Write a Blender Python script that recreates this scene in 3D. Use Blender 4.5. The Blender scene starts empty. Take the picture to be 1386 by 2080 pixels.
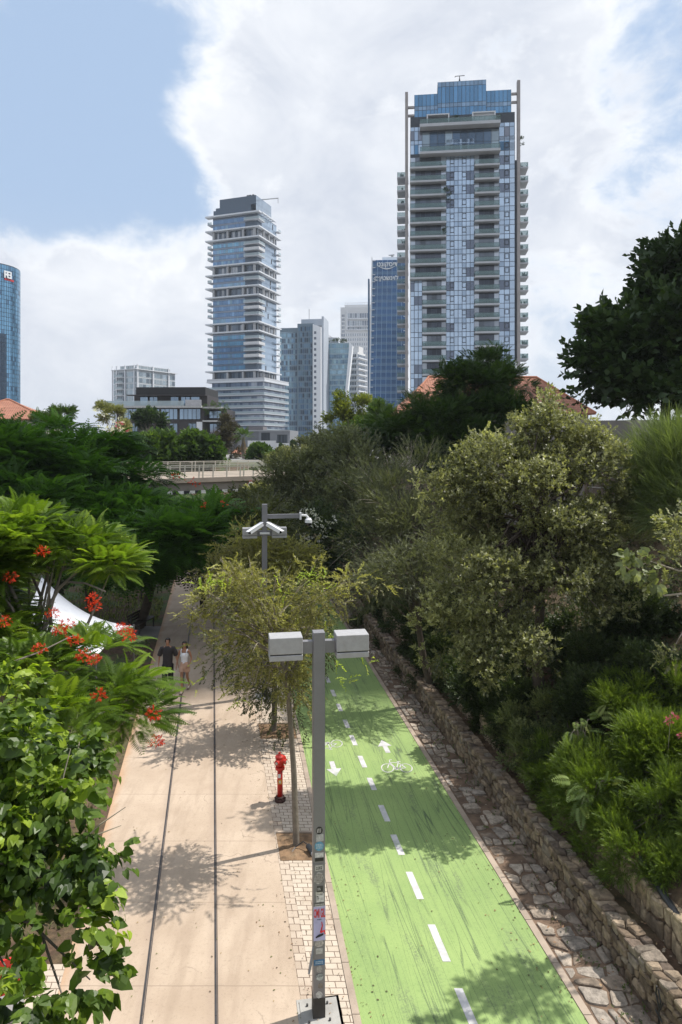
import bpy, math, random
import numpy as np
from mathutils import Vector, Matrix

R = math.radians
random.seed(11)
rng = np.random.default_rng(11)
SC = bpy.context.scene
C = SC.collection

# ------------------------------------------------------------------ camera
F, H, CX, CY = 1386.67, 8.4, 693.0, 900.0      # focal length in photo pixels, eye height, horizon point
def at(px, py, Y):
    """point at distance Y on the line of sight through a photo pixel"""
    return ((px - CX) * Y / F, Y, H - (py - CY) * Y / F)


cd = bpy.data.cameras.new('camera')
cam = bpy.data.objects.new('camera', cd); C.objects.link(cam)
cam.location = (0, 0, H); cam.rotation_euler = (R(90), 0, 0)
cd.sensor_fit = 'VERTICAL'; cd.sensor_height = 36; cd.lens = 24
cd.shift_y = -140 / 2080
cd.clip_start = 0.1; cd.clip_end = 9000
SC.camera = cam

# ------------------------------------------------------------------ sun, sky, exposure
SUN = Vector((0.93, 0.36, 0)).normalized() * math.cos(R(60)); SUN.z = math.sin(R(60))
ld = bpy.data.lights.new('sun', 'SUN'); ld.energy = 5.0; ld.angle = R(0.55); ld.color = (1.0, 0.95, 0.87)
lo = bpy.data.objects.new('sun', ld); C.objects.link(lo)
lo.rotation_euler = (-SUN).to_track_quat('-Z', 'Y').to_euler(); lo.location = (60, 20, 90)
SC.view_settings.view_transform = 'Standard'; SC.view_settings.look = 'None'
SC.view_settings.exposure = 0.18; SC.view_settings.gamma = 1.0; SC.view_settings.use_curve_mapping = False
HAZE = 0.00022
SC.render.engine = 'CYCLES'; SC.cycles.volume_bounces = 0
SC.cycles.max_bounces = 7; SC.cycles.diffuse_bounces = 3; SC.cycles.glossy_bounces = 3
SC.cycles.transmission_bounces = 3; SC.cycles.transparent_max_bounces = 8
SC.cycles.use_denoising = True; SC.cycles.caustics_reflective = False; SC.cycles.caustics_refractive = False


class NT:
    """short hand for node trees"""
    def __init__(s, nt):
        s.nt = nt
    def n(s, typ, **kw):
        nd = s.nt.nodes.new(typ)
        for k, v in kw.items():
            setattr(nd, k, v)
        return nd
    def put(s, sock, v):
        if isinstance(v, bpy.types.NodeSocket):
            s.nt.links.new(v, sock)
        elif v is not None:
            if isinstance(v, (tuple, list)) and len(v) == 3 and sock.type == 'RGBA':
                v = (*v, 1)
            sock.default_value = v
    def math(s, op, a, b=None, c=None, clamp=False):
        nd = s.n('ShaderNodeMath', operation=op); nd.use_clamp = clamp
        s.put(nd.inputs[0], a); s.put(nd.inputs[1], b); s.put(nd.inputs[2], c)
        return nd.outputs[0]
    def mix(s, f, a, b, blend='MIX'):
        nd = s.n('ShaderNodeMix', data_type='RGBA', blend_type=blend)
        s.put(nd.inputs['Factor'], f); s.put(nd.inputs['A'], a); s.put(nd.inputs['B'], b)
        return nd.outputs['Result']
    def step(s, x, a, b):
        nd = s.n('ShaderNodeMapRange', interpolation_type='SMOOTHSTEP')
        s.put(nd.inputs[0], x); s.put(nd.inputs[1], a); s.put(nd.inputs[2], b)
        return nd.outputs[0]
    def noise(s, vec, scale, detail=4, rough=.55, dist=0.0):
        nd = s.n('ShaderNodeTexNoise')
        s.put(nd.inputs['Vector'], vec); nd.inputs['Scale'].default_value = scale
        nd.inputs['Detail'].default_value = detail; nd.inputs['Roughness'].default_value = rough
        nd.inputs['Distortion'].default_value = dist
        return nd.outputs['Fac']
    def vmul(s, vec, v):
        nd = s.n('ShaderNodeVectorMath', operation='MULTIPLY'); s.put(nd.inputs[0], vec); nd.inputs[1].default_value = v
        return nd.outputs[0]


def make_world():
    w = bpy.data.worlds.new('World'); SC.world = w; w.use_nodes = True
    nt = w.node_tree; nt.nodes.clear(); k = NT(nt)
    sky = k.n('ShaderNodeTexSky', sky_type='NISHITA'); sky.sun_disc = False
    sky.sun_elevation = R(60); sky.sun_rotation = math.atan2(0.93, 0.36)
    sky.air_density = 1.2; sky.dust_density = 2.2; sky.ozone_density = 1.6; sky.altitude = 20
    co = k.n('ShaderNodeTexCoord').outputs['Generated']
    def blob(px, py, r, soft, sx=1.0):
        # soft round region of the sky about one direction
        d = Vector(((px - CX) / F, 1, (CY - py) / F)).normalized()
        v = k.n('ShaderNodeVectorMath', operation='SUBTRACT'); k.put(v.inputs[0], co); v.inputs[1].default_value = d
        v = k.vmul(v.outputs[0], (sx, 1, 1))
        l = k.n('ShaderNodeVectorMath', operation='LENGTH'); k.put(l.inputs[0], v)
        return k.step(l.outputs['Value'], r + soft, r - soft)
    st = k.vmul(co, (1, 1, 1.35))
    n1 = k.noise(st, 3.0, 10, .60, .5)
    n2 = k.noise(k.vmul(co, (1, 1, 1.5)), 11, 9, .62, .3)
    m = k.math('ADD', k.math('MULTIPLY', k.math('SUBTRACT', n1, .5), 2.5), k.math('ADD', k.math('MULTIPLY', k.math('SUBTRACT', n2, .5), 1.15), .66))
    for (px, py, r, soft, amt, sx) in [
            (110, 130, .22, .16, -.44, 1), (250, 340, .12, .10, -.40, 1), (60, 400, .13, .10, -.34, 1),
            (340, 400, .07, .06, -.25, 1), (230, 40, .10, .08, -.22, 1), (1330, 330, .07, .06, -.22, 1.4), (1386, 60, .05, .04, -.2, 1),
            (440, 255, .05, .05, .42, 1), (470, 90, .08, .07, .32, 1), (290, 510, .045, .045, .4, 1), (140, 560, .05, .045, .4, 1), (400, 430, .05, .05, -.25, 1), (800, 200, .26, .14, .35, 1),
            (320, 640, .2, .1, .3, 1), (90, 620, .12, .08, .28, 1), (1180, 330, .14, .1, .2, 1), (520, 520, .1, .08, .2, 1)]:
        m = k.math('ADD', m, k.math('MULTIPLY', blob(px, py, r, soft, sx), amt))
    mask = k.step(m, .20, .86)
    # thickness shading: thin rims are bright, thick middles are greyer
    thick = k.step(m, .55, 1.0)
    n3 = k.noise(k.vmul(co, (1, 1, 1.5)), 5.5, 7, .6, .4)
    br = k.math('SUBTRACT', 1.0, k.math('MULTIPLY', thick, .75), clamp=True)
    br = k.math('ADD', br, k.math('MULTIPLY', k.math('SUBTRACT', n3, .5), 2.0), clamp=True)
    for (px, py, r, soft, amt) in [(430, 240, .045, .035, .35), (410, 80, .04, .03, .3), (120, 560, .05, .04, .4),
                                   (270, 560, .05, .04, .4), (1230, 40, .06, .05, .45), (420, 560, .05, .04, .3)]:
        br = k.math('ADD', br, k.math('MULTIPLY', blob(px, py, r, soft), amt), clamp=True)
    cloud = k.mix(br, (7.2, 7.7, 8.7), (10.9, 11.1, 11.4))
    blue = k.mix(.80, sky.outputs[0], (5.2, 6.9, 9.5))
    sep = k.n('ShaderNodeSeparateXYZ'); k.put(sep.inputs[0], co)
    hz = k.step(sep.outputs[2], .34, .0)
    blue = k.mix(k.math('MULTIPLY', hz, .75), blue, (7.8, 8.4, 9.2))
    col = k.mix(k.math('MULTIPLY', mask, .96), blue, cloud)
    up = k.step(sep.outputs[2], -.02, .0)
    col = k.mix(up, (1.6, 1.55, 1.45), col)
    bg = k.n('ShaderNodeBackground'); bg.inputs['Strength'].default_value = 0.086
    k.put(bg.inputs[0], col)
    out = k.n('ShaderNodeOutputWorld'); nt.links.new(bg.outputs[0], out.inputs[0])


make_world()

# ------------------------------------------------------------------ helpers

def tag(o, label=None, cat=None, group=None, kind=None):
    if label: o['label'] = label
    if cat: o['category'] = cat
    if group: o['group'] = group
    if kind: o['kind'] = kind
    return o


def thing(name, label, cat, loc=(0, 0, 0), rz=0.0, group=None):
    o = bpy.data.objects.new(name, None); C.objects.link(o)
    o.empty_display_size = .2; o.location = loc; o.rotation_euler = (0, 0, rz)
    return tag(o, label, cat, group)


def origin_of(o):
    v = Vector((0, 0, 0))
    while o is not None:
        v += Vector(o.location); o = o.parent
    return v


class MB:
    def __init__(s):
        s.v, s.f, s.c = [], [], []
    def face(s, pts, col=None):
        n = len(s.v); s.v += [tuple(p) for p in pts]; s.f.append(tuple(range(n, n + len(pts)))); s.c.append(col)
    def box(s, x0, x1, y0, y1, z0, z1, col=None):
        n = len(s.v)
        s.v += [(x0, y0, z0), (x1, y0, z0), (x1, y1, z0), (x0, y1, z0), (x0, y0, z1), (x1, y0, z1), (x1, y1, z1), (x0, y1, z1)]
        for q in ((0, 3, 2, 1), (4, 5, 6, 7), (0, 1, 5, 4), (1, 2, 6, 5), (2, 3, 7, 6), (3, 0, 4, 7)):
            s.f.append(tuple(n + i for i in q)); s.c.append(col)
        return s
    def hexa(s, p, col=None):
        """eight points: bottom ring then top ring"""
        n = len(s.v); s.v += [tuple(q) for q in p]
        for q in ((0, 3, 2, 1), (4, 5, 6, 7), (0, 1, 5, 4), (1, 2, 6, 5), (2, 3, 7, 6), (3, 0, 4, 7)):
            s.f.append(tuple(n + i for i in q)); s.c.append(col)
    def bar(s, a, b, w, h, col=None):
        a, b = Vector(a), Vector(b); d = (b - a).normalized()
        side = d.cross(Vector((0, 0, 1)))
        if side.length < 1e-4: side = Vector((1, 0, 0))
        side.normalize(); up = side.cross(d).normalized()
        sd, u = side * w / 2, up * h / 2
        s.hexa([a - sd - u, a + sd - u, b + sd - u, b - sd - u, a - sd + u, a + sd + u, b + sd + u, b - sd + u], col)
    def tube(s, pts, rad, n=7, cap=True, col=None):
        pts = [Vector(p) for p in pts]
        if not hasattr(rad, '__len__'): rad = [rad] * len(pts)
        base = len(s.v); ref = None
        for i, p in enumerate(pts):
            d = (pts[min(i + 1, len(pts) - 1)] - pts[max(i - 1, 0)])
            if d.length < 1e-9: d = Vector((0, 0, 1))
            d.normalize()
            if ref is None: ref = Vector((1, 0, 0)) if abs(d.x) < .8 else Vector((0, 1, 0))
            a = (ref - d * ref.dot(d)).normalized(); ref = a; b = d.cross(a)
            for k in range(n):
                t = 2 * math.pi * k / n
                s.v.append(tuple(p + (a * math.cos(t) + b * math.sin(t)) * rad[i]))
        for i in range(len(pts) - 1):
            for k in range(n):
                q = base + i * n; k2 = (k + 1) % n
                s.f.append((q + k, q + k2, q + n + k2, q + n + k)); s.c.append(col)
        if cap:
            s.f.append(tuple(base + k for k in range(n))[::-1]); s.c.append(col)
            e = base + (len(pts) - 1) * n
            s.f.append(tuple(e + k for k in range(n))); s.c.append(col)
    def lathe(s, prof, cx=0, cy=0, n=16, col=None):
        s.tube([(cx, cy, z) for r, z in prof], [max(r, 1e-4) for r, z in prof], n, True, col)
    def prism(s, poly, z0, z1, col=None):
        n = len(s.v); m = len(poly)
        s.v += [(x, y, z0) for x, y in poly] + [(x, y, z1) for x, y in poly]
        s.f.append(tuple(n + i for i in range(m))[::-1]); s.c.append(col)
        s.f.append(tuple(n + m + i for i in range(m))); s.c.append(col)
        for i in range(m):
            j = (i + 1) % m
            s.f.append((n + i, n + j, n + m + j, n + m + i)); s.c.append(col)
    def build(s, name, mat, parent=None, world=False, smooth=False, bevel=0.0, loc=None):
        me = bpy.data.meshes.new(name)
        v = np.array(s.v, dtype=float).reshape(-1, 3)
        if world and parent is not None: v = v - np.array(origin_of(parent))
        me.from_pydata(v.tolist(), [], s.f)
        if any(c is not None for c in s.c):
            at_ = me.attributes.new('Col', 'FLOAT_COLOR', 'FACE')
            at_.data.foreach_set('color', np.array([(*(c or (.5, .5, .5)), 1.0) for c in s.c], dtype=np.float32).ravel())
        if smooth: me.polygons.foreach_set('use_smooth', [True] * len(me.polygons))
        me.materials.append(mat); me.update()
        o = bpy.data.objects.new(name, me); C.objects.link(o)
        if parent is not None: o.parent = parent
        if loc: o.location = loc
        if bevel:
            b = o.modifiers.new('bevel', 'BEVEL'); b.width = bevel; b.segments = 2; b.limit_method = 'ANGLE'
        return o


def ico(mb, c, r, seed=0, sub=1, col=None, squash=(1, 1, 1), amp=.18):
    import bmesh
    bm = bmesh.new(); bmesh.ops.create_icosphere(bm, subdivisions=sub + 1, radius=1)
    rr = random.Random(seed); ph = [rr.uniform(0, 6) for _ in range(6)]
    n = len(mb.v)
    for v in bm.verts:
        p = v.co
        k = 1 + amp * (math.sin(3 * p.x + ph[0]) * math.sin(2.6 * p.y + ph[1]) + .6 * math.sin(5 * p.z + ph[2]) * math.sin(4.3 * p.x + ph[3]))
        mb.v.append((c[0] + p.x * r * k * squash[0], c[1] + p.y * r * k * squash[1], c[2] + p.z * r * k * squash[2]))
    for f in bm.faces:
        mb.f.append(tuple(n + v.index for v in f.verts)); mb.c.append(col)
    bm.free()


# ---- materials
MATS = {}

def new_mat(name):
    m = bpy.data.materials.new(name); m.use_nodes = True
    nt = m.node_tree; nt.nodes.clear(); k = NT(nt)
    out = k.n('ShaderNodeOutputMaterial'); p = k.n('ShaderNodeBsdfPrincipled')
    nt.links.new(p.outputs[0], out.inputs[0])
    return m, k, p, out


def mat(name, col, rough=.6, metal=0.0, var=.12, vscale=3.0, bump=0.0, bscale=20.0, spec=.5, dirt=None, coat=0.0):
    if name in MATS: return MATS[name]
    m, k, p, out = new_mat(name)
    co = k.n('ShaderNodeTexCoord').outputs['Object']
    n = k.noise(co, vscale, 5, .6)
    a = tuple(c * (1 - var) for c in col); b = tuple(min(1, c * (1 + var)) for c in col)
    c_ = k.mix(k.step(n, .3, .7), a, b)
    if dirt:
        n2 = k.noise(co, vscale * .37, 6, .65, .5)
        c_ = k.mix(k.math('MULTIPLY', k.step(n2, .52, .75), dirt[1]), c_, dirt[0])
    k.put(p.inputs['Base Color'], c_)
    k.put(p.inputs['Roughness'], k.math('ADD', rough - .06, k.math('MULTIPLY', n, .12), clamp=True))
    p.inputs['Metallic'].default_value = metal; p.inputs['Specular IOR Level'].default_value = spec
    p.inputs['Coat Weight'].default_value = coat
    if bump:
        b_ = k.n('ShaderNodeBump'); b_.inputs['Strength'].default_value = bump; b_.inputs['Distance'].default_value = .02
        k.put(b_.inputs['Height'], k.noise(co, bscale, 5, .65)); k.put(p.inputs['Normal'], b_.outputs[0])
    MATS[name] = m
    return m


def mat_attr(name, rough=.25, metal=.0, spec=.5, var=.1, vscale=.4, bump=0.0, bscale=10):
    """colour of every face comes from its own 'Col' attribute (panels, stones)"""
    if name in MATS: return MATS[name]
    m, k, p, out = new_mat(name)
    a = k.n('ShaderNodeAttribute', attribute_name='Col')
    co = k.n('ShaderNodeTexCoord').outputs['Object']
    n = k.noise(co, vscale, 4, .6)
    c_ = k.mix(1.0, a.outputs['Color'], k.mix(k.step(n, .3, .7), (1 - var,) * 3, (1 + var,) * 3), 'MULTIPLY')
    k.put(p.inputs['Base Color'], c_)
    p.inputs['Roughness'].default_value = rough; p.inputs['Metallic'].default_value = metal
    p.inputs['Specular IOR Level'].default_value = spec
    if bump:
        b_ = k.n('ShaderNodeBump'); b_.inputs['Strength'].default_value = bump; b_.inputs['Distance'].default_value = .03
        k.put(b_.inputs['Height'], k.noise(co, bscale, 6, .7)); k.put(p.inputs['Normal'], b_.outputs[0])
    MATS[name] = m
    return m


def mat_clear(name, tint, gloss=.18):
    """pane of clear or tinted glass for railings"""
    if name in MATS: return MATS[name]
    m, k, p, out = new_mat(name)
    p.inputs['Base Color'].default_value = (*tint, 1); p.inputs['Roughness'].default_value = .08
    t = k.n('ShaderNodeBsdfTransparent'); t.inputs[0].default_value = (*[.6 + .4 * c for c in tint], 1)
    mx = k.n('ShaderNodeMixShader'); mx.inputs[0].default_value = gloss
    k.nt.links.new(t.outputs[0], mx.inputs[1]); k.nt.links.new(p.outputs[0], mx.inputs[2])
    k.nt.links.new(mx.outputs[0], out.inputs[0])
    MATS[name] = m
    return m


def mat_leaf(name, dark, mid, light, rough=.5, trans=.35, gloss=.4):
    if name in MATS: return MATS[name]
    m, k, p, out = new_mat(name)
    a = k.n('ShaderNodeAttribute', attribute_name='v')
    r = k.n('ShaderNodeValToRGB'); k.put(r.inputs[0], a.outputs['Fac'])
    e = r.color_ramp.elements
    e[0].position = 0.0; e[0].color = (*dark, 1); e[1].position = 1.0; e[1].color = (*light, 1)  # random leaf tones, spread widened to carry foliage light and shade contrast
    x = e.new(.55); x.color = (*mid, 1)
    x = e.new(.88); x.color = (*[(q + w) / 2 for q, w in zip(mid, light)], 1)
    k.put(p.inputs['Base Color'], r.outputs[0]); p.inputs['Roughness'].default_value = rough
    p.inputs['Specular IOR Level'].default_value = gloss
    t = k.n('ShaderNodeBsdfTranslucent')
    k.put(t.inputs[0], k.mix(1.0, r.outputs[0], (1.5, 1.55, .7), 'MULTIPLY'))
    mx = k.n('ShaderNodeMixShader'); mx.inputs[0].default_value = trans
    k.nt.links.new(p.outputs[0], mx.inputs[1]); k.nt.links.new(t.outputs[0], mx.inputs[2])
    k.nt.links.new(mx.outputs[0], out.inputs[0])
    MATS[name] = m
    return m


def smooth(t):
    t = np.clip(t, 0, 1); return t * t * (3 - 2 * t)


UP = 6.0
def gz(X, Y):
    """height of the ground sheet"""
    X = np.asarray(X, float); Y = np.asarray(Y, float)
    u = X + .168 * np.minimum(Y, 80)
    z = np.zeros(np.broadcast(X, Y).shape)
    z = np.where(u > 6.4, .55, z)
    z = np.where(u > 6.95, 1.0 + (UP - 1.0) * np.clip((u - 6.95) / 7.0, 0, 1), z)
    z = np.maximum(z, UP * smooth((-u - 19) / 12))
    z = np.maximum(z, UP * smooth((Y - 70) / 10))
    return z


def gzf(x, y): return float(gz(x, y))

# =================================================================== SETTING
PK, PW = .188, .168           # slants of the promenade and of the wall line
def lane_l(y): return 1.78 - .150 * y
def lane_r(y): return 5.13 - .158 * y


def slant_uv(k, s):
    """object coordinates with the promenade's slant taken out"""
    co = k.n('ShaderNodeTexCoord').outputs['Object']
    sp = k.n('ShaderNodeSeparateXYZ'); k.put(sp.inputs[0], co)
    u = k.math('ADD', sp.outputs[0], k.math('MULTIPLY', sp.outputs[1], s))
    cb = k.n('ShaderNodeCombineXYZ'); k.put(cb.inputs[0], u); k.put(cb.inputs[1], sp.outputs[1])
    return cb.outputs[0], u, sp.outputs[1], co


def mat_soil():
    m, k, p, out = new_mat('soil_and_grass')
    co = k.n('ShaderNodeTexCoord').outputs['Object']
    n = k.noise(co, .6, 8, .65); n2 = k.noise(co, 6, 6, .7); n3 = k.noise(co, .16, 3, .5)
    earth = k.mix(k.step(n2, .3, .7), (.06, .036, .022), (.15, .09, .055))
    grass = k.mix(k.step(n2, .3, .7), (.025, .05, .012), (.075, .125, .03))
    sp = k.n('ShaderNodeSeparateXYZ'); k.put(sp.inputs[0], co)
    g = k.step(k.math('ADD', n, k.math('MULTIPLY', n3, .5)), .66, .84)
    left = k.step(sp.outputs[0], -5.0, -8.0)
    c_ = k.mix(k.math('MULTIPLY', g, k.math('ADD', .25, k.math('MULTIPLY', left, .75))), earth, grass)
    c_ = k.mix(k.step(sp.outputs[1], 78, 95), c_, (.20, .20, .195))
    k.put(p.inputs['Base Color'], c_); p.inputs['Roughness'].default_value = .95
    b_ = k.n('ShaderNodeBump'); b_.inputs['Strength'].default_value = .8; b_.inputs['Distance'].default_value = .05
    k.put(b_.inputs['Height'], k.noise(co, 12, 8, .75)); k.put(p.inputs['Normal'], b_.outputs[0])
    return m


def build_ground():
    us = [-2500, -900, -300, -120, -70, -45] + list(np.arange(-32, 6, 1.0)) + [6.30, 6.41, 6.92, 6.97] + \
         list(np.arange(7.5, 15, .5)) + [16, 20, 30, 50, 90, 200, 500, 1200, 2500]
    ys = [-300, -60, -20] + list(np.arange(-10, 84, 1.0)) + [90, 120, 200, 400, 900, 2000, 4000]
    us = np.array(us, float); ys = np.array(ys, float)
    U, Y = np.meshgrid(us, ys); X = U - .168 * np.minimum(np.maximum(Y, -60), 80)
    Z = gz(X, Y)
    bank = (U > 7) & (U < 14) & (Y < 70)
    Z = Z + np.where(bank, rng.normal(0, .06, Z.shape), 0)
    mb = MB(); mb.v = list(map(tuple, np.stack([X, Y, Z], -1).reshape(-1, 3)))
    nx = len(us)
    for j in range(len(ys) - 1):
        for i in range(nx - 1):
            a = j * nx + i; mb.f.append((a, a + 1, a + nx + 1, a + nx)); mb.c.append(None)
    o = mb.build('ground', mat_soil()); tag(o, kind='structure')


build_ground()


def strip(name, fl, fr, y0, y1, z, m, step=1.0):
    mb = MB(); ys = np.arange(y0, y1 + .01, step); n = len(ys)
    for y in ys: mb.v += [(fl(y), y, z), (fr(y), y, z)]
    for i in range(n - 1): mb.f.append((2 * i, 2 * i + 1, 2 * i + 3, 2 * i + 2)); mb.c.append(None)
    o = mb.build(name, m); tag(o, kind='structure'); return o


def mat_concrete_path():
    m, k, p, out = new_mat('tan_concrete')
    uv, u, y, co = slant_uv(k, PK)
    n = k.noise(co, .7, 7, .6); n2 = k.noise(co, 22, 4, .7); n3 = k.noise(k.vmul(co, (3, .5, 1)), 1.1, 5, .6)
    c_ = k.mix(k.step(n, .3, .7), (.395, .305, .228), (.49, .39, .30))
    c_ = k.mix(k.math('MULTIPLY', k.step(n3, .45, .7), .45), c_, (.30, .225, .165))
    c_ = k.mix(k.math('MULTIPLY', k.step(n2, .52, .7), .35), c_, (.25, .2, .15))
    # orange sand washed in from the left border
    e = k.step(k.math('ADD', u, k.math('MULTIPLY', n, .5)), -1.85, -2.2)
    c_ = k.mix(k.math('MULTIPLY', e, .7), c_, (.44, .235, .11))
    # dirt beside both rails
    for ur in (-1.06, .03):
        d = k.math('ABSOLUTE', k.math('SUBTRACT', u, ur))
        c_ = k.mix(k.math('MULTIPLY', k.step(d, .16, .03), .25), c_, (.27, .2, .16))
    # sawn joints across the slab
    fy = k.math('FRACT', k.math('DIVIDE', k.math('ADD', y, k.math('MULTIPLY', n3, .02)), 1.92))
    j = k.step(k.math('ABSOLUTE', k.math('SUBTRACT', fy, .5)), .0065, .0025)
    c_ = k.mix(k.math('MULTIPLY', j, .55), c_, (.2, .15, .11))
    # hairline cracks
    vo = k.n('ShaderNodeTexVoronoi', feature='DISTANCE_TO_EDGE'); vo.inputs['Scale'].default_value = .33
    wv = k.n('ShaderNodeVectorMath', operation='ADD'); k.put(wv.inputs[0], co)
    nz = k.n('ShaderNodeTexNoise'); nz.inputs['Scale'].default_value = 2.5; nz.inputs['Detail'].default_value = 6; k.put(nz.inputs['Vector'], co)
    k.put(wv.inputs[1], k.vmul(nz.outputs['Color'], (.6, .6, .6))); k.put(vo.inputs['Vector'], wv.outputs[0])
    cr = k.math('MULTIPLY', k.step(vo.outputs['Distance'], .006, .001), k.step(n, .5, .62))
    c_ = k.mix(k.math('MULTIPLY', cr, .5), c_, (.17, .13, .1))
    k.put(p.inputs['Base Color'], c_); p.inputs['Roughness'].default_value = .85
    b_ = k.n('ShaderNodeBump'); b_.inputs['Strength'].default_value = .25; b_.inputs['Distance'].default_value = .01
    k.put(b_.inputs['Height'], k.noise(co, 40, 5, .7)); k.put(p.inputs['Normal'], b_.outputs[0])
    return m


def mat_green_lane():
    m, k, p, out = new_mat('green_asphalt')
    uv, u, y, co = slant_uv(k, .154)
    n = k.noise(co, .5, 6, .6); g = k.noise(co, 70, 3, .8); g2 = k.noise(co, 26, 4, .75)
    c_ = k.mix(k.step(n, .3, .7), (.225, .325, .11), (.29, .395, .135))
    c_ = k.mix(k.math('MULTIPLY', k.step(g, .5, .68), .35), c_, (.12, .21, .06))
    c_ = k.mix(k.math('MULTIPLY', k.step(g2, .52, .7), .28), c_, (.08, .17, .05))
    # worn through to the asphalt along the riding lines
    lane = k.step(k.math('ABSOLUTE', k.math('SUBTRACT', k.math('ABSOLUTE', k.math('SUBTRACT', u, 3.45)), .75)), .9, .2)
    w = k.noise(k.vmul(uv, (2.2, .35, 1)), 1.6, 8, .72)
    w = k.math('MULTIPLY', k.step(w, .48, .68), k.step(g2, .38, .62))
    c_ = k.mix(k.math('MULTIPLY', k.math('MULTIPLY', w, lane), .75), c_, (.10, .115, .09))
    # tyre marks: long thin dark curves that wander a little
    for i, (su, sy, sh, wd, amt) in enumerate(((2.6, .05, .0, .011, .8), (1.7, .035, .10, .008, .8), (3.4, .07, -.12, .013, .6), (2.1, .025, .22, .007, .7), (5.0, .08, .05, .014, .45), (1.2, .03, -.2, .005, .7), (3.0, .03, .05, .010, .6))):
        cb = k.n('ShaderNodeCombineXYZ'); k.put(cb.inputs[0], k.math('MULTIPLY', k.math('ADD', u, k.math('MULTIPLY', y, sh * .35)), su)); k.put(cb.inputs[1], k.math('MULTIPLY', y, sy)); cb.inputs[2].default_value = 3.7 * i
        nn = k.noise(cb.outputs[0], 1.0, 2.2, .45)
        ln = k.step(k.math('ABSOLUTE', k.math('SUBTRACT', nn, .5)), wd * .5, wd * .15)
        brk = k.step(k.noise(k.vmul(uv, (.6, .14, 1)), .9 + i * .21, 3, .6), .36, .50)
        f_ = k.math('MULTIPLY', k.math('MULTIPLY', ln, brk), k.math('MULTIPLY', k.math('ADD', .3, k.step(g, .35, .6)), amt * .8), clamp=True)
        c_ = k.mix(f_, c_, (.055, .085, .05))
    k.put(p.inputs['Base Color'], c_); p.inputs['Roughness'].default_value = .8
    b_ = k.n('ShaderNodeBump'); b_.inputs['Strength'].default_value = .35; b_.inputs['Distance'].default_value = .008
    k.put(b_.inputs['Height'], g); k.put(p.inputs['Normal'], b_.outputs[0])
    return m


def mat_pavers(name, bw, bh, c1, c2, rot=False, s=PK):
    m, k, p, out = new_mat(name)
    uv, u, y, co = slant_uv(k, s)
    br = k.n('ShaderNodeTexBrick'); k.put(br.inputs['Vector'], uv)
    br.inputs['Scale'].default_value = 1.0; br.inputs['Brick Width'].default_value = bw; br.inputs['Row Height'].default_value = bh
    br.inputs['Mortar Size'].default_value = .007; br.inputs['Mortar Smooth'].default_value = .2; br.inputs['Bias'].default_value = -.1
    br.inputs['Color1'].default_value = (*c1, 1); br.inputs['Color2'].default_value = (*c2, 1); br.inputs['Mortar'].default_value = (.13, .085, .06, 1)
    n = k.noise(co, 1.3, 6, .65); n2 = k.noise(co, 14, 5, .7)
    c_ = k.mix(k.math('MULTIPLY', k.step(n, .5, .72), .45), br.outputs['Color'], (.27, .18, .12))
    c_ = k.mix(k.math('MULTIPLY', k.step(n2, .55, .75), .3), c_, (.2, .14, .1))
    k.put(p.inputs['Base Color'], c_); p.inputs['Roughness'].default_value = .85
    b_ = k.n('ShaderNodeBump'); b_.inputs['Strength'].default_value = .5; b_.inputs['Distance'].default_value = .012
    k.put(b_.inputs['Height'], k.math('SUBTRACT', k.math('MULTIPLY', n2, .3), br.outputs['Fac'])); k.put(p.inputs['Normal'], b_.outputs[0])
    return m


pav = mat_pavers('pale_pavers', .2, .125, (.47, .40, .32), (.54, .46, .38))
pav2 = mat_pavers('rough_border_pavers', .19, .17, (.40, .32, .25), (.50, .42, .34))
strip('promenade', lambda y: -2.36 - PK * y, lambda y: 1.33 - PK * y, -8, 66, .012, mat_concrete_path())
strip('paved_border', lambda y: 1.33 - PK * y, lambda y: 1.53 - PK * y, -8, 66, .016, pav2)
strip('paved_strip', lambda y: 1.53 - PK * y, lambda y: lane_l(y) - .12, -8, 66, .020, pav)
strip('side_paving', lambda y: -4.6 - PK * y, lambda y: -2.36 - PK * y, 4, 11.4, .008, pav)
strip('garden_path', lambda y: -10.5, lambda y: -2.36 - PK * y, 29.3, 32.0, .008, mat('grey_paving', (.20, .19, .18), .9, var=.2, vscale=1.2, bump=.3))
strip('bicycle_lane', lane_l, lane_r, -8, 66, .012, mat_green_lane())


def kerb(name, f, w, h, m, y0=-8, y1=66):
    mb = MB(); y = y0
    while y < y1:
        L = 1.0; a, b = y + .006, y + L - .006
        mb.hexa([(f(a), a, -.05), (f(a) + w, a, -.05), (f(b) + w, b, -.05), (f(b), b, -.05),
                 (f(a), a, h), (f(a) + w, a, h), (f(b) + w, b, h), (f(b), b, h)])
        y += L
    o = mb.build(name, m); tag(o, kind='structure')


kc = mat('kerb_concrete', (.36, .29, .23), .85, var=.14, vscale=2, bump=.3, dirt=((.16, .12, .09), .6))
kerb('lane_kerb', lambda y: lane_l(y) - .115, .11, .035, kc)
kerb('lane_edging', lambda y: lane_r(y) + .004, .12, .026, kc)

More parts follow.
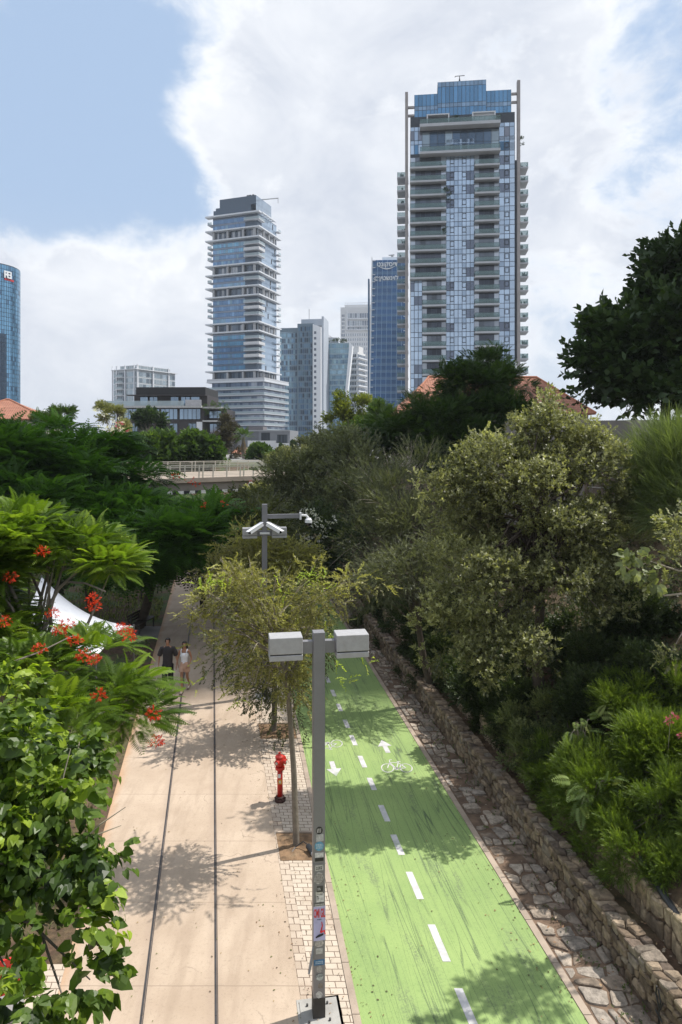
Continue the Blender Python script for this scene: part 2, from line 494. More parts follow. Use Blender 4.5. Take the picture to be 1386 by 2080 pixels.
# rails of the old railway, flush with the slab
steel = mat('dark_rail_steel', (.055, .052, .055), .55, metal=.3, var=.25, vscale=4)
for ut, lb in ((-1.06, 'dark steel rail flush in the promenade, the one the woman walks on'),
               (.03, 'dark steel rail flush in the promenade, the straight one nearer the paved strip')):
    mb = MB()
    for y in np.arange(-8, 62, 1.5):
        for dx, w, h in ((0, .034, .017), (.040, .012, .015)):
            a, b = y, y + 1.494
            f = lambda q: ut + dx - PK * q
            mb.hexa([(f(a), a, 0), (f(a) + w, a, 0), (f(b) + w, b, 0), (f(b), b, 0),
                     (f(a), a, h), (f(a) + w, a, h), (f(b) + w, b, h), (f(b), b, h)])
    o = mb.build('steel_rail', steel); tag(o, lb, 'rail', group='rails of the old railway')

# tree pits of bare soil
soil = mat('pit_soil', (.20, .125, .07), .95, var=.35, vscale=7, bump=1.0, bscale=25, dirt=((.36, .26, .16), .6))
PITS = [(13.7, 14.65), (19.35, 20.35), (25.2, 26.2), (31, 32), (37, 38), (43, 44)]
for i, (a, b) in enumerate(PITS):
    mb = MB(); nx, ny = 8, 6
    for j in range(ny + 1):
        for i2 in range(nx + 1):
            y = a + (b - a) * j / ny; x0 = 1.36 - PK * y; x1 = lane_l(y) - .13
            edge = i2 in (0, nx) or j in (0, ny)
            mb.v.append((x0 + (x1 - x0) * i2 / nx, y, .024 + (0 if edge else random.uniform(.0, .035))))
    for j in range(ny):
        for i2 in range(nx):
            q = j * (nx + 1) + i2; mb.f.append((q, q + 1, q + nx + 2, q + nx + 1)); mb.c.append(None)
    tag(mb.build('soil_pit', soil), kind='structure')
    mb = MB(); y = b
    x0 = 1.36 - PK * y; x1 = lane_l(y) - .13
    mb.box(x0, x1, y, y + .06, 0, .05); tag(mb.build('pit_edging', kc), kind='structure')

# ---- painted marks
paint = mat('road_paint', (.53, .52, .53), .75, var=.16, vscale=5, bump=.3, dirt=((.27, .35, .23), .8))
ZP = .0165
def cl(y): return 3.545 - .166 * y
dashes = [(9.55, 10.5), (11.04, 11.89), (12.55, 13.35), (13.9, 14.62), (15.13, 15.81), (16.5, 17.1), (17.65, 18.3), (18.94, 19.6),
          (20.1, 20.7), (21.35, 21.95), (22.6, 23.2)] + [(23.9 + 1.3 * i, 24.5 + 1.3 * i) for i in range(26)]
mb = MB()
for a, b in dashes:
    w = .065
    mb.face([(cl(a) - w, a, ZP), (cl(a) + w, a, ZP), (cl(b) + w, b, ZP), (cl(b) - w, b, ZP)])
tag(mb.build('lane_line', paint), kind='structure')


def arrow(x, y, s):
    mb = MB(); d = Vector((-.165, 1, 0)).normalized() * s; n = Vector((d.y, -d.x, 0)) * s
    c = Vector((x, y, ZP))
    P = lambda a, b: c + d * a + n * b
    mb.face([P(-.42, -.085), P(-.42, .085), P(.05, .085), P(.05, -.085)])
    mb.face([P(.05, -.25), P(.05, .25), P(.5, 0)])
    tag(mb.build('lane_arrow', paint), kind='structure')


def bicycle(x, y, s, mirror=1):
    """white painted bicycle, wheels along x"""
    mb = MB(); t = .026
    def P(a, b):
        a *= mirror
        return Vector((x + a * s, y + b * s, ZP))
    def seg(a, b):
        A, B = P(*a), P(*b); d = (B - A); n = Vector((-d.y, d.x, 0)).normalized() * t * .5
        mb.face([A - n, B - n, B + n, A + n] if True else None)
    for cx in (-.52, .52):
        for i in range(20):
            a0, a1 = 2 * math.pi * i / 20, 2 * math.pi * (i + 1) / 20
            seg((cx + .34 * math.cos(a0), .34 * math.sin(a0) * 1.45), (cx + .34 * math.cos(a1), .34 * math.sin(a1) * 1.45))
    bb, st, hd, rw, fw = (-.02, -.08), (.13, .62), (-.36, .66), (.52, 0), (-.52, 0)
    for a, b in ((bb, st), (st, hd), (bb, hd), (bb, rw), (rw, st), (hd, fw), (hd, (-.34, .98)), ((-.34, .98), (-.2, .98)),
                 (st, (.16, .76)), ((.06, .78), (.28, .76)), ((-.1, -.22), (.06, .06))):
        seg(a, b)
    for i in range(8):
        a0, a1 = 2 * math.pi * i / 8, 2 * math.pi * (i + 1) / 8
        seg((bb[0] + .09 * math.cos(a0), bb[1] + .12 * math.sin(a0)), (bb[0] + .09 * math.cos(a1), bb[1] + .12 * math.sin(a1)))
    tag(mb.build('bicycle_marking', paint), kind='structure')


arrow(1.22, 18.85, .88); bicycle(1.44, 17.62, .46)
arrow(-.19, 17.62, -.88); bicycle(-.36, 19.05, -.46, -1)

# ---- rubble paving of the gutter strip: irregular flat stones set in mortar
def stones(mb, o, eu, ev, en, nu, nv, cols, proud=(.02, .05), gap=.1, jit=.3, inset=.18, skip=0):
    """irregular stones over a nu x nv jittered lattice spanned by eu, ev from o"""
    o, eu, ev, en = map(Vector, (o, eu, ev, en))
    g = {}
    def lat(i, j):
        if (i, j) not in g:
            ju = 0 if i in (0, nu) else random.uniform(-jit, jit); jv = 0 if j in (0, nv) else random.uniform(-jit, jit)
            g[(i, j)] = (i + ju, j + jv)
        return g[(i, j)]
    for j in range(nv):
        off = 0
        i = 0
        while i < nu:
            span = 2 if (random.random() < .3 and i + 2 <= nu) else 1
            q = [lat(i, j), lat(i + span, j), lat(i + span, j + 1), lat(i, j + 1)]
            cx = sum(a for a, b in q) / 4; cy = sum(b for a, b in q) / 4
            ring = []
            for a in range(4):
                p, r = q[a], q[(a + 1) % 4]
                for t in ((.12, .5, .88)):
                    ring.append((p[0] + (r[0] - p[0]) * t + random.uniform(-.05, .05), p[1] + (r[1] - p[1]) * t + random.uniform(-.05, .05)))
            ring = [(cx + (a - cx) * (1 - gap), cy + (b - cy) * (1 - gap)) for a, b in ring]
            if skip and random.random() < skip: i += span; continue
            hh = random.uniform(*proud); col = random.choice(cols); f = random.uniform(.8, 1.15); col = tuple(c * f for c in col)
            n = len(mb.v); m_ = len(ring)
            tilt = (random.uniform(-.3, .3), random.uniform(-.3, .3))
            for (a, b) in ring: mb.v.append(tuple(o + eu * (a / nu) + ev * (b / nv) - en * .01))
            for (a, b) in ring: mb.v.append(tuple(o + eu * (a / nu) + ev * (b / nv) + en * hh * .72))
            for (a, b) in ring:
                a2, b2 = cx + (a - cx) * (1 - inset), cy + (b - cy) * (1 - inset)
                mb.v.append(tuple(o + eu * (a2 / nu) + ev * (b2 / nv) + en * hh * (1 + tilt[0] * (a - cx) + tilt[1] * (b - cy))))
            mb.v.append(tuple(o + eu * (cx / nu) + ev * (cy / nv) + en * hh * 1.05))
            for a in range(m_):
                b = (a + 1) % m_
                mb.f.append((n + a, n + b, n + m_ + b, n + m_ + a)); mb.c.append(col)
                mb.f.append((n + m_ + a, n + m_ + b, n + 2 * m_ + b, n + 2 * m_ + a)); mb.c.append(col)
                mb.f.append((n + 2 * m_ + a, n + 2 * m_ + b, n + 3 * m_)); mb.c.append(col)
            i += span


mstone = mat_attr('rough_limestone', .92, var=.34, vscale=9, bump=1.0, bscale=24)
_k = NT(mstone.node_tree); _p = [n for n in mstone.node_tree.nodes if n.type == 'BSDF_PRINCIPLED'][0]
_src = _p.inputs['Base Color'].links[0].from_socket; _co = _k.n('ShaderNodeTexCoord').outputs['Object']
_a = _k.mix(_k.math('MULTIPLY', _k.step(_k.noise(_co, 1.6, 8, .7, .6), .52, .70), .5), _src, (.09, .07, .05))
_k.put(_p.inputs['Base Color'], _k.mix(_k.math('MULTIPLY', _k.step(_k.noise(_co, 28, 4, .8),   .60, .72), .45), _a, (.06, .05, .035)))
mortar = mat('brown_mortar', (.15, .10, .068), .95, var=.3, vscale=4, bump=.7, dirt=((.07, .05, .035), .6))
strip('gutter_bed', lambda y: lane_r(y) + .124, lambda y: 6.27 - PW * y, -8, 66, .006, mortar)
mb = MB()
for y in np.arange(7.6, 60, 2.0):
    a = lane_r(y) + .15; b = 6.22 - PW * y; a2 = lane_r(y + 2) + .15; b2 = 6.22 - PW * (y + 2)
    if y > 40:
        cols = [(.22, .17, .13)]
    cols = [(.33, .27, .215), (.27, .215, .165), (.38, .32, .26), (.22, .17, .13), (.30, .26, .22)]
    stones(mb, (a, y, .008), (b - a, 0, 0), ((a2 - a), 2.0, 0), (0, 0, 1), 4, 7 if y < 30 else 5, cols, (.004, .05), .16, .40, .2, .12)
tag(mb.build('rubble_gutter', mstone), kind='structure')

# ---- two low terrace walls of rough stone
def terrace_wall(name, u0, u1, z0, z1, label, cols, y0=7.0, y1=60.0, rows=3, su=.34, gap=.09, proud=(.03, .09)):
    t = thing(name, label, 'wall', (u0 - PW * y0, y0, z0))
    mb = MB(); f = lambda u, y: u - PW * y
    mb.hexa([(f(u0, y0), y0, z0 - .1), (f(u1, y0), y0, z0 - .1), (f(u1, y1), y1, z0 - .1), (f(u0, y1), y1, z0 - .1),
             (f(u0, y0), y0, z1 - .03), (f(u1, y0), y0, z1 - .03), (f(u1, y1), y1, z1 - .03), (f(u0, y1), y1, z1 - .03)])
    mb.build('wall_core', mortar, t, world=True)
    d = Vector((-PW, 1, 0)); n = Vector((-1, -PW, 0)).normalized()
    mb = MB(); y = y0
    while y < y1:
        L = 3.0; nu = int(L / (su * (1 if y < 30 else 1.5)))
        stones(mb, (f(u0, y), y, z0), d * L, (0, 0, z1 - z0), n, nu, rows, cols, proud, gap, .3, .2)
        y += L
    mb.build('stone_face', mstone, t, world=True)
    mb = MB(); y = y0
    while y < y1:
        L = 3.0; nu = int(L / (su * 1.15))
        stones(mb, (f(u0 - .05, y), y, z1 - .03), (f(u1, y) - f(u0 - .05, y), 0, 0), d * L, (0, 0, 1), 2 if u1 - u0 > .25 else 1, nu, cols, (.03, .09), .07, .3, .2)
        y += L
    mb.build('stone_coping', mstone, t, world=True)
    return t


terrace_wall('stone_wall', 6.27, 6.60, .0, .66, 'low rough stone wall along the rubble gutter of the green lane',
             [(.25, .19, .13), (.21, .155, .105), (.17, .125, .085), (.29, .225, .16), (.14, .105, .08), (.23, .19, .15)], rows=5, su=.15, gap=.12, proud=(.015, .08))
w2 = terrace_wall('stone_wall', 6.92, 7.12, .5, 1.12, 'upper terrace wall of upright pale stones, close behind the lower wall under the shrubs',
             [(.33, .26, .17), (.27, .205, .135), (.36, .285, .20), (.22, .165, .11)], rows=2, su=.15, gap=.10, proud=(.03, .08))
# black scrawl painted on the lower wall
mb = MB(); n = Vector((-1, -PW, 0)).normalized(); d = Vector((-PW, 1, 0)).normalized()
bp = Vector((6.27 - PW * 9.75, 9.75, .1)) + n * .10
for pts in (((0, 0), (.0, .22), (-.04, .36), (.02, .5)), ((.0, .25), (.07, .4), (.05, .52)), ((-.07, .1), (.08, .16)), ((0, .2), (-.09, .38), (-.03, .3))):
    mb.tube([bp + d * a + Vector((0, 0, b)) for a, b in pts], .012, 5)
mb.build('painted_scrawl', mat('black_paint', (.02, .02, .02), .6), bpy.data.objects['stone_wall'], world=True)

# leaf litter and rubble on the bank
lit = mat_attr('dry_litter', .95, var=.3, vscale=8)
mb = MB()
for _ in range(9000):
    y = random.uniform(7.5, 30); u = random.uniform(6.6, 13.5) if random.random() < .93 else random.choice((random.uniform(5.4, 6.2), random.uniform(1.4, 2.2)))
    x = u - PW * y
    if u < 3 : x = random.uniform(1.4 - PK * y, lane_l(y) - .15)
    if 6.6 > u > 3: x = random.uniform(lane_r(y) + .2, 6.2 - PW * y)
    z = gzf(x, y) + (.09 if 6.2 > u > 5 else .04); s = random.uniform(.012, .04) * (.6 if u < 3 else 1); a = random.uniform(0, 6.3)
    c, s2 = math.cos(a) * s, math.sin(a) * s; h = random.uniform(-.01, .012)
    col = random.choice(((.22, .13, .07), (.3, .2, .11), (.12, .075, .05), (.33, .27, .2)))
    mb.face([(x - c, y - s2, z), (x + s2 * .5, y - c * .5, z + h), (x + c, y + s2, z + .01), (x - s2 * .5, y + c * .5, z + h)], col)
for _ in range(1500):
    y = 8 + 40 * random.random() ** 1.6; r_ = random.random()
    if r_ < .35: x = lane_r(y) - random.random() ** 2 * .7
    elif r_ < .6: x = lane_l(y) + random.random() ** 2 * .6
    elif r_ < .7: x = random.uniform(lane_l(y), lane_r(y))
    elif r_ < .85: x = 1.33 - PK * y - random.random() ** 2 * .6
    else: x = -2.3 - PK * y + random.random() ** 1.5 * 3.4
    z = .0185; s = random.uniform(.008, .026); a = random.uniform(0, 6.3); c, s2 = math.cos(a) * s, math.sin(a) * s
    col = random.choice(((.20, .12, .06), (.3, .22, .10), (.10, .07, .04), (.16, .17, .06)))
    mb.face([(x - c, y - s2, z), (x + s2 * .5, y - c * .5, z + .008), (x + c, y + s2, z + .003), (x - s2 * .5, y + c * .5, z + .006)], col)
tag(mb.build('leaf_litter', lit), 'dry fallen leaves scattered on the bank and along the gutter', 'leaf litter', kind='stuff')

# grass tufts over the lawn on the left
def grass():
    n = 26000
    Y = rng.uniform(10, 60, n); X = -2.6 - PK * Y - rng.uniform(0, 1, n) ** 1.3 * 14
    nn = np.sin(X * .9 + 1.3 * np.sin(Y * .5)) + np.sin(Y * .7 + X * .3) + rng.normal(0, .5, n)
    kp = (nn > -.5) & ~((Y > 29) & (Y < 32.3) & (X > -10.7)) & ~((Y < 11.6) & (X > -4.7 - PK * Y)); X, Y = X[kp], Y[kp]; n = len(X)
    Z = gz(X, Y); a = rng.uniform(0, 6.28, n); s = rng.uniform(.03, .07, n) * (1 + Y / 40)
    P = np.stack([X, Y, Z], 1); dx = np.stack([np.cos(a), np.sin(a), np.zeros(n)], 1) * (s * .35)[:, None]
    tip = np.stack([rng.normal(0, .02, n), rng.normal(0, .02, n), s * 1.3], 1)
    v = np.stack([P - dx, P + dx, P + tip + dx * .2, P + tip - dx * .2], 1).reshape(-1, 3)
    return v, rng.uniform(0, 1, n)


# ---- road bridge across the cutting
def build_bridge():
    A = Vector((-26, 44.0, 0)); B = Vector((9.0, 67.0, 0))
    d = (B - A).normalized(); n = Vector((d.y, -d.x, 0))     # n points to the viewer
    t = thing('road_bridge', 'concrete road bridge with pale railing crossing the cutting in the middle distance', 'bridge', (A.x, A.y, 0))
    L = (B - A).length
    zt = lambda s: 5.62 + .10 * s / L
    mb = MB()
    def beam(mb, s0, s1, o0, o1, za, zb):
        P = lambda s, o, z: (A + d * s - n * o) + Vector((0, 0, z))
        mb.hexa([P(s0, o0, za(s0)), P(s1, o0, za(s1)), P(s1, o1, za(s1)), P(s0, o1, za(s0)),
                 P(s0, o0, zb(s0)), P(s1, o0, zb(s1)), P(s1, o1, zb(s1)), P(s0, o1, zb(s0))])
    beam(mb, -8, L + 8, .25, 10.75, lambda s: 4.42, lambda s: zt(s) - .36)
    mb.build('bridge_girder', mat('weathered_concrete', (.25, .22, .19), .9, var=.12, vscale=.8, bump=.2, dirt=((.17, .14, .12), .6)), t, world=True)
    mb = MB(); beam(mb, -8, L + 8, 0, 11, lambda s: zt(s) - .36, lambda s: zt(s))
    mb.build('bridge_deck', mat('sandy_concrete', (.31, .26, .21), .9, var=.1, vscale=.8, dirt=((.2, .16, .13), .5)), t, world=True)
    for i in range(int(L / .46)):
        mb = MB(); beam(mb, i * .46, i * .46 + .459, .19, .246, lambda s: 4.42, lambda s: 4.66)
        mb.build('warning_block', mat('white_band', (.75, .74, .70), .6) if i % 2 else mat('black_band', (.02, .02, .022), .6), t, world=True)
    rm = mat('cream_railing', (.46, .44, .37), .5, var=.08)
    P = lambda s, o, z: (A + d * s - n * o) + Vector((0, 0, z))
    for side in (.12, 10.9):
        mb = MB(); mb.bar(P(-8, side, zt(0) + .98), P(L + 8, side, zt(L) + .98), .09, .07)
        mb.bar(P(-8, side, zt(0) + .84), P(L + 8, side, zt(L) + .84), .05, .05)
        for k_ in range(6): mb.bar(P(-8, side, zt(0) + .16 + .11 * k_), P(L + 8, side, zt(L) + .16 + .11 * k_), .022, .022)
        mb.build('railing_bars', rm, t, world=True)
        i = 0; s = -7.0
        while s < L + 7:
            mb = MB(); 
            for ds in ((0, ) if i % 3 else (0, .32)):
                mb.bar(P(s + ds, side, zt(s)), P(s + ds + .03, side - .0, zt(s) + .98), .10, .07)
            mb.build('railing_post', rm, t, world=True)
            s += 1.18; i += 1
    # abutments, one at each bank
    for s0, s1 in ((-9, 3.0), (L - 5.0, L + 9)):
        mb = MB(); beam(mb, s0, s1, .6, 10.4, lambda s: -.5, lambda s: 4.41)
        mb.build('abutment', MATS['weathered_concrete'], t, world=True)
    # height limit sign
    # point on the face seen at pixel 509,981
    best = min(np.arange(0, L, .05), key=lambda s: abs((A + d * s).x / (A + d * s).y * F + CX - 509))
    c = A + d * best + n * .03
    sg = thing('height_sign', 'round white height limit sign with red rim on the bridge girder', 'sign', (c.x, c.y, 4.98), math.atan2(d.y, d.x))
    mb = MB(); seg = 28
    r = .33
    mb.tube([(0, -.03, 0), (0, .0, 0)], r, seg); mb.build('red_rim', mat('sign_red', (.42, .02, .025), .5), sg)
    mb = MB(); mb.tube([(0, -.045, 0), (0, -.031, 0)], r * .8, seg); mb.build('white_disc', mat('sign_white', (.8, .8, .8), .5), sg)
    text_mesh('sign_number', '4.3', .30, mat('black_band', (0, 0, 0)), sg, (0, -.05, -.11))
    mb = MB(); mb.face([(-.06, -.052, .17), (.06, -.052, .17), (0, -.052, .10)]); mb.face([(-.06, -.052, -.17), (0, -.052, -.15 + .05), (.06, -.052, -.17)])
    mb.build('height_mark', mat('black_band', (0, 0, 0)), sg)


def text_mesh(name, body, size, m, parent, loc, rot=(R(90), 0, 0), ext=.01, align='CENTER', sx=1.0, bold=0.0):
    c = bpy.data.curves.new(name, 'FONT'); c.body = body; c.size = size; c.extrude = ext; c.align_x = align; c.resolution_u = 3
    c.offset = bold
    o = bpy.data.objects.new(name + '_tmp', c); C.objects.link(o)
    bpy.context.view_layer.update()
    me = bpy.data.meshes.new_from_object(o.evaluated_get(bpy.context.evaluated_depsgraph_get()))
    bpy.data.objects.remove(o); me.materials.clear(); me.materials.append(m)
    o = bpy.data.objects.new(name, me); C.objects.link(o); o.parent = parent; o.location = loc; o.rotation_euler = rot
    o.scale = (sx, 1, 1)
    return o


build_bridge()

# =================================================================== STREET FURNITURE
grey_metal = mat('grey_painted_metal', (.20, .20, .215), .45, metal=.2, var=.08, vscale=1.5, dirt=((.13, .13, .135), .5), bump=.05)
head_metal = mat('pale_lamp_metal', (.36, .36, .37), .5, metal=.1, var=.06, vscale=12, dirt=((.22, .20, .17), .3), bump=.05)
LAMPZ = R(9)


def lamp_post(x, y, label, height=5.62, dy=0):
    t = thing('street_lamp', label, 'street lamp', (x, y, .02), LAMPZ, 'street lamps of the promenade')
    hw = .086
    mb = MB(); mb.box(-hw, hw, -hw, hw, .3, height); mb.build('pole', grey_metal, t, bevel=.006)
    mb = MB(); mb.box(-hw - .004, hw + .004, -hw - .004, hw + .004, .0, .30); mb.build('pole_foot', mat('dark_pole_paint', (.035, .033, .03), .7, var=.3), t, bevel=.004)
    for sx in (-1, 1):
        for sy in (-1, 1):
            mb = MB(); mb.lathe([(.016, .012), (.016, .045), (.008, .05)], sx * .15, sy * .15, 6); mb.build('anchor_bolt', MATS.get('dark_metal') or mat('dark_metal', (.05, .05, .05), .5), t)
    mb = MB(); mb.box(hw + .0005, hw + .004, -.05, .05, .75, 1.15); mb.build('access_door', grey_metal, t)
    mb = MB(); mb.box(-.30, .34, -.30, .30, -.02, .0); mb.box(-.26, .30, -.26, .26, 0.0, .012)
    mb.build('footing', mat('footing_concrete', (.34, .33, .31), .85, var=.15, bump=.3), t)
    for a, b in ((-.245, -hw - .001), (hw + .001, .245)):
        mb = MB(); mb.box(a, b, -.05, .05, height - .31, height - .13); mb.build('cross_arm', grey_metal, t, bevel=.004)
    for s in (-1, 1):
        a, b = (.246, .725) if s > 0 else (-.725, -.246)
        mb = MB(); mb.box(a, b, -.155, .155, height - .275, height - .035); h = mb.build('lamp_head', head_metal, t, bevel=.01)
        mb = MB(); mb.box(a + .012, b - .012, -.143, .143, height - .291, height - .275); mb.build('seam', mat('dark_gap', (.03, .03, .03), .8), h)
        mb = MB(); mb.box(a, b, -.155, .155, height - .37, height - .291); mb.build('lamp_cover', head_metal, h, bevel=.008)
        mb = MB(); mb.box(a + .05, b - .05, -.11, .11, height - .376, height - .37); mb.build('lens', mat('frosted_lens', (.6, .6, .58), .3), h)
    return t


lp = lamp_post(-.33, 10.02, 'tall square grey lamp post covered in stickers, nearest, standing on the paved strip')

# stickers: thin sheets stuck on the near face of the post
def sticker(nm, z, w, h, col, x=0, label=None, shape='box', rough=.6):
    y = -.0862
    mb = MB()
    if shape == 'box': mb.box(x - w / 2, x + w / 2, y - .003, y, z - h / 2, z + h / 2)
    else:
        n = 22 if shape == 'disc' else 7
        ring = [(x + w / 2 * math.cos(2 * math.pi * i / n) * (1 if shape == 'disc' else random.uniform(.75, 1.1)),
                 z + h / 2 * math.sin(2 * math.pi * i / n) * (1 if shape == 'disc' else random.uniform(.75, 1.1))) for i in range(n)]
        mb.tube([(x, y, z), (x, y - .003, z)], 1, n)
        for k_, i0 in enumerate((0, n)):
            for i in range(n): mb.v[i0 + i] = (ring[i][0], y - .003 * k_, ring[i][1])
    o = mb.build(nm, mat('sticker_' + '_'.join(str(int(c * 100)) for c in col), col, rough, var=.25, vscale=30), lp)
    if label: o['label'] = label
    return o


def zst(py): return H - (py - CY) * 9.93 / F       # height on the post seen at a photo row


def scribble(o, z, w, h, col, n=5, x=0):
    mb = MB(); y = -.0905
    for i in range(n):
        zz = z + h / 2 - h * (i + .5) / n; xx = x - w / 2
        while xx < x + w / 2 - .008:
            l = random.uniform(.006, .022)
            mb.box(xx, min(xx + l, x + w / 2), y, y + .0008, zz - h / n * .28, zz + h / n * .28); xx += l + .006
    mb.build('print', mat('print_' + '_'.join(str(int(c * 100)) for c in col), col, .6, var=0), o)


W_, K_ = (.62, .61, .60), (.02, .02, .02)
s = sticker('sticker', zst(1690), .1, .11, K_, 0, 'black and white round sticker', 'disc'); scribble(s, zst(1690), .07, .06, W_, 4)
sticker('sticker', zst(1703) - .015, .105, .10, (.42, .42, .42), .01)
s = sticker('sticker', zst(1722), .135, .135, (.12, .32, .48), .0, 'round light blue sticker', 'disc'); scribble(s, zst(1722), .09, .07, (.5, .6, .65), 4)
sticker('sticker', zst(1740), .125, .07, (.55, .55, .55), .0); sticker('sticker', zst(1749), .125, .05, K_, .0)
mb = MB(); mb.box(-.09, .09, -.092, .088, zst(1758) - .006, zst(1758) + .006); mb.build('clamp_band', grey_metal, lp)
s = sticker('sticker', zst(1766), .12, .08, (.45, .45, .44), .0); scribble(s, zst(1766), .09, .05, K_, 2)
s = sticker('sticker', zst(1787), .155, .19, (.40, .39, .38), .0, 'round torn grey sticker', 'rough'); scribble(s, zst(1787), .11, .13, (.15, .13, .12), 6)
s = sticker('sticker', zst(1809), .09, .09, (.05, .05, .05), .01); scribble(s, zst(1809), .05, .04, (.5, .5, .5), 2)
sticker('sticker', zst(1818), .1, .045, (.5, .49, .45), .0)
s = sticker('sticker', zst(1827), .115, .12, (.58, .58, .58), .015); scribble(s, zst(1827), .03, .07, K_, 3, -.02)
s = sticker('sticker', zst(1842), .165, .08, (.12, .12, .12), .0); scribble(s, zst(1842), .13, .05, W_, 2)
# poster with red letters and a pair of legs
pz = zst(1880)
mb = MB(); mb.box(-.084, .090, -.0895, -.0862, pz - .24, pz + .26)
po = mb.build('poster', mat('lilac_poster', (.42, .42, .66), .5, var=.12, vscale=3), lp); po['label'] = 'lilac poster with red capital letters on the post'
text_mesh('poster_title', 'OMI GIL', .1, mat('poster_red', (.55, .02, .02), .5), po, (.003, -.0915, pz + .10), ext=.0008, sx=.46, bold=.003).scale = (.46, 1.75, 1)
text_mesh('poster_line', 'music', .03, mat('black_band', (0, 0, 0)), po, (.0, -.0915, pz + .06), ext=.0008)
mb = MB()
mb.tube([(.02, -.0915, pz - .12), (.045, -.0915, pz - .03), (.035, -.0915, pz + .03)], [.012, .009, .006], 6)
mb.tube([(.02, -.0915, pz - .12), (.075, -.0915, pz - .10), (.085, -.0915, pz - .15)], [.014, .012, .01], 6)
mb.build('printed_legs', MATS['poster_red'], po)
mb = MB(); mb.tube([(-.05, -.0915, pz - .19), (.0, -.0915, pz - .165), (.06, -.0915, pz - .15)], [.01, .018, .012], 6)
mb.build('printed_shadow', MATS['black_band'], po)
s = sticker('sticker', zst(1919), .14, .13, (.50, .47, .45), .0, 'torn remains of white paper', 'rough'); scribble(s, zst(1919), .09, .07, (.2, .2, .2), 4)
s = sticker('sticker', zst(1935), .10, .08, (.42, .42, .42), .0)
s = sticker('sticker', zst(1958), .16, .08, (.05, .16, .32), .0, 'dark blue sticker'); scribble(s, zst(1958), .11, .05, (.4, .5, .6), 2)
sticker('sticker', zst(1972), .1, .12, (.30, .30, .30), .0, None, 'rough')
s = sticker('sticker', zst(1988), .12, .13, (.38, .42, .42), .01, None, 'rough'); scribble(s, zst(1984), .1, .06, (.12, .14, .15), 4)
sticker('sticker', zst(2006), .09, .1, (.18, .16, .14), .02, None, 'rough'); sticker('sticker', zst(2024), .1, .11, (.42, .43, .43), .0, None, 'rough')
mb = MB(); mb.tube([(-.09, -.08, zst(1925)), (-.105, -.10, zst(1940)), (-.13, -.11, zst(1958)), (-.155, -.12, zst(1975))], [.012, .02, .022, .016], 5)
mb.build('hanging_tape', mat('torn_tape', (.22, .23, .26), .5), lp)

# post with surveillance cameras further down the strip
cp = lamp_post(-2.53, 22.6, 'grey lamp post with white surveillance cameras, rising out of the row of trees', 5.62)
white = mat('white_plastic', (.70, .71, .73), .4, var=.04)
mb = MB(); mb.box(-.088, .088, -.088, .088, 5.621, 6.36); mb.build('pole_extension', grey_metal, cp, bevel=.006)
mb = MB(); mb.box(.0885, 1.16, -.05, .05, 5.88, 6.02); mb.build('camera_arm', grey_metal, cp, bevel=.004)
dm = MB(); dm.box(1.161, 1.22, -.08, .08, 5.83, 6.07); dm.tube([(1.22, 0, 5.97), (1.38, 0, 5.96), (1.45, 0, 5.88)], [.04, .04, .045], 8)
dm.lathe([(.06, 5.88), (.115, 5.82), (.12, 5.72)], 1.46, 0, 14)
o = dm.build('dome_camera', white, cp, smooth=False)
mb = MB(); mb.lathe([(.10, 5.72), (.098, 5.68), (.06, 5.62), (.01, 5.60)], 1.46, 0, 14); mb.build('dome_glass', mat('dark_glass_dome', (.02, .02, .025), .1), o)
mb = MB(); mb.box(-.16, .16, -.16, .16, 5.38, 5.44); mb.build('camera_bracket', white, cp)
for sx, sy, yaw in ((-1, -1, 215), (1, -1, -35), (1, 1, 35)):
    c = MB(); L = .46
    c.box(-.10, L, -.075, .075, -.05, .06); c.box(-.13, L + .07, -.085, .085, .061, .075)
    o = c.build('camera_housing', white, cp, bevel=.01, loc=(sx * .16, sy * .14, 5.66)); o.rotation_euler = (0, R(24), R(yaw if yaw != 215 else 215))
    g = MB(); g.box(L + .001, L + .012, -.06, .06, -.04, .05); g.build('camera_lens', MATS['dark_glass_dome'], o)

# short post with a pair of cameras
x, y = -2.30, 27.2
t = thing('camera_post', 'thin dark post with a pair of white box cameras among the tree tops', 'camera post', (x, y, .02))
mb = MB(); mb.tube([(0, 0, 0), (0, 0, 3.62)], .035, 8); mb.box(-.30, .30, -.03, .03, 3.40, 3.45); mb.build('post', mat('dark_metal', (.05, .05, .05), .5), t)
for sx in (-.28, .22):
    c = MB(); c.box(sx - .10, sx + .13, -.25, .2, 3.46, 3.66); c.box(sx - .13, sx + .16, -.30, .25, 3.661, 3.69)
    o = c.build('box_camera', white, t, bevel=.01); g = MB(); g.box(sx - .07, sx + .10, -.262, -.251, 3.5, 3.63); g.build('camera_lens', MATS['dark_glass_dome'], o)

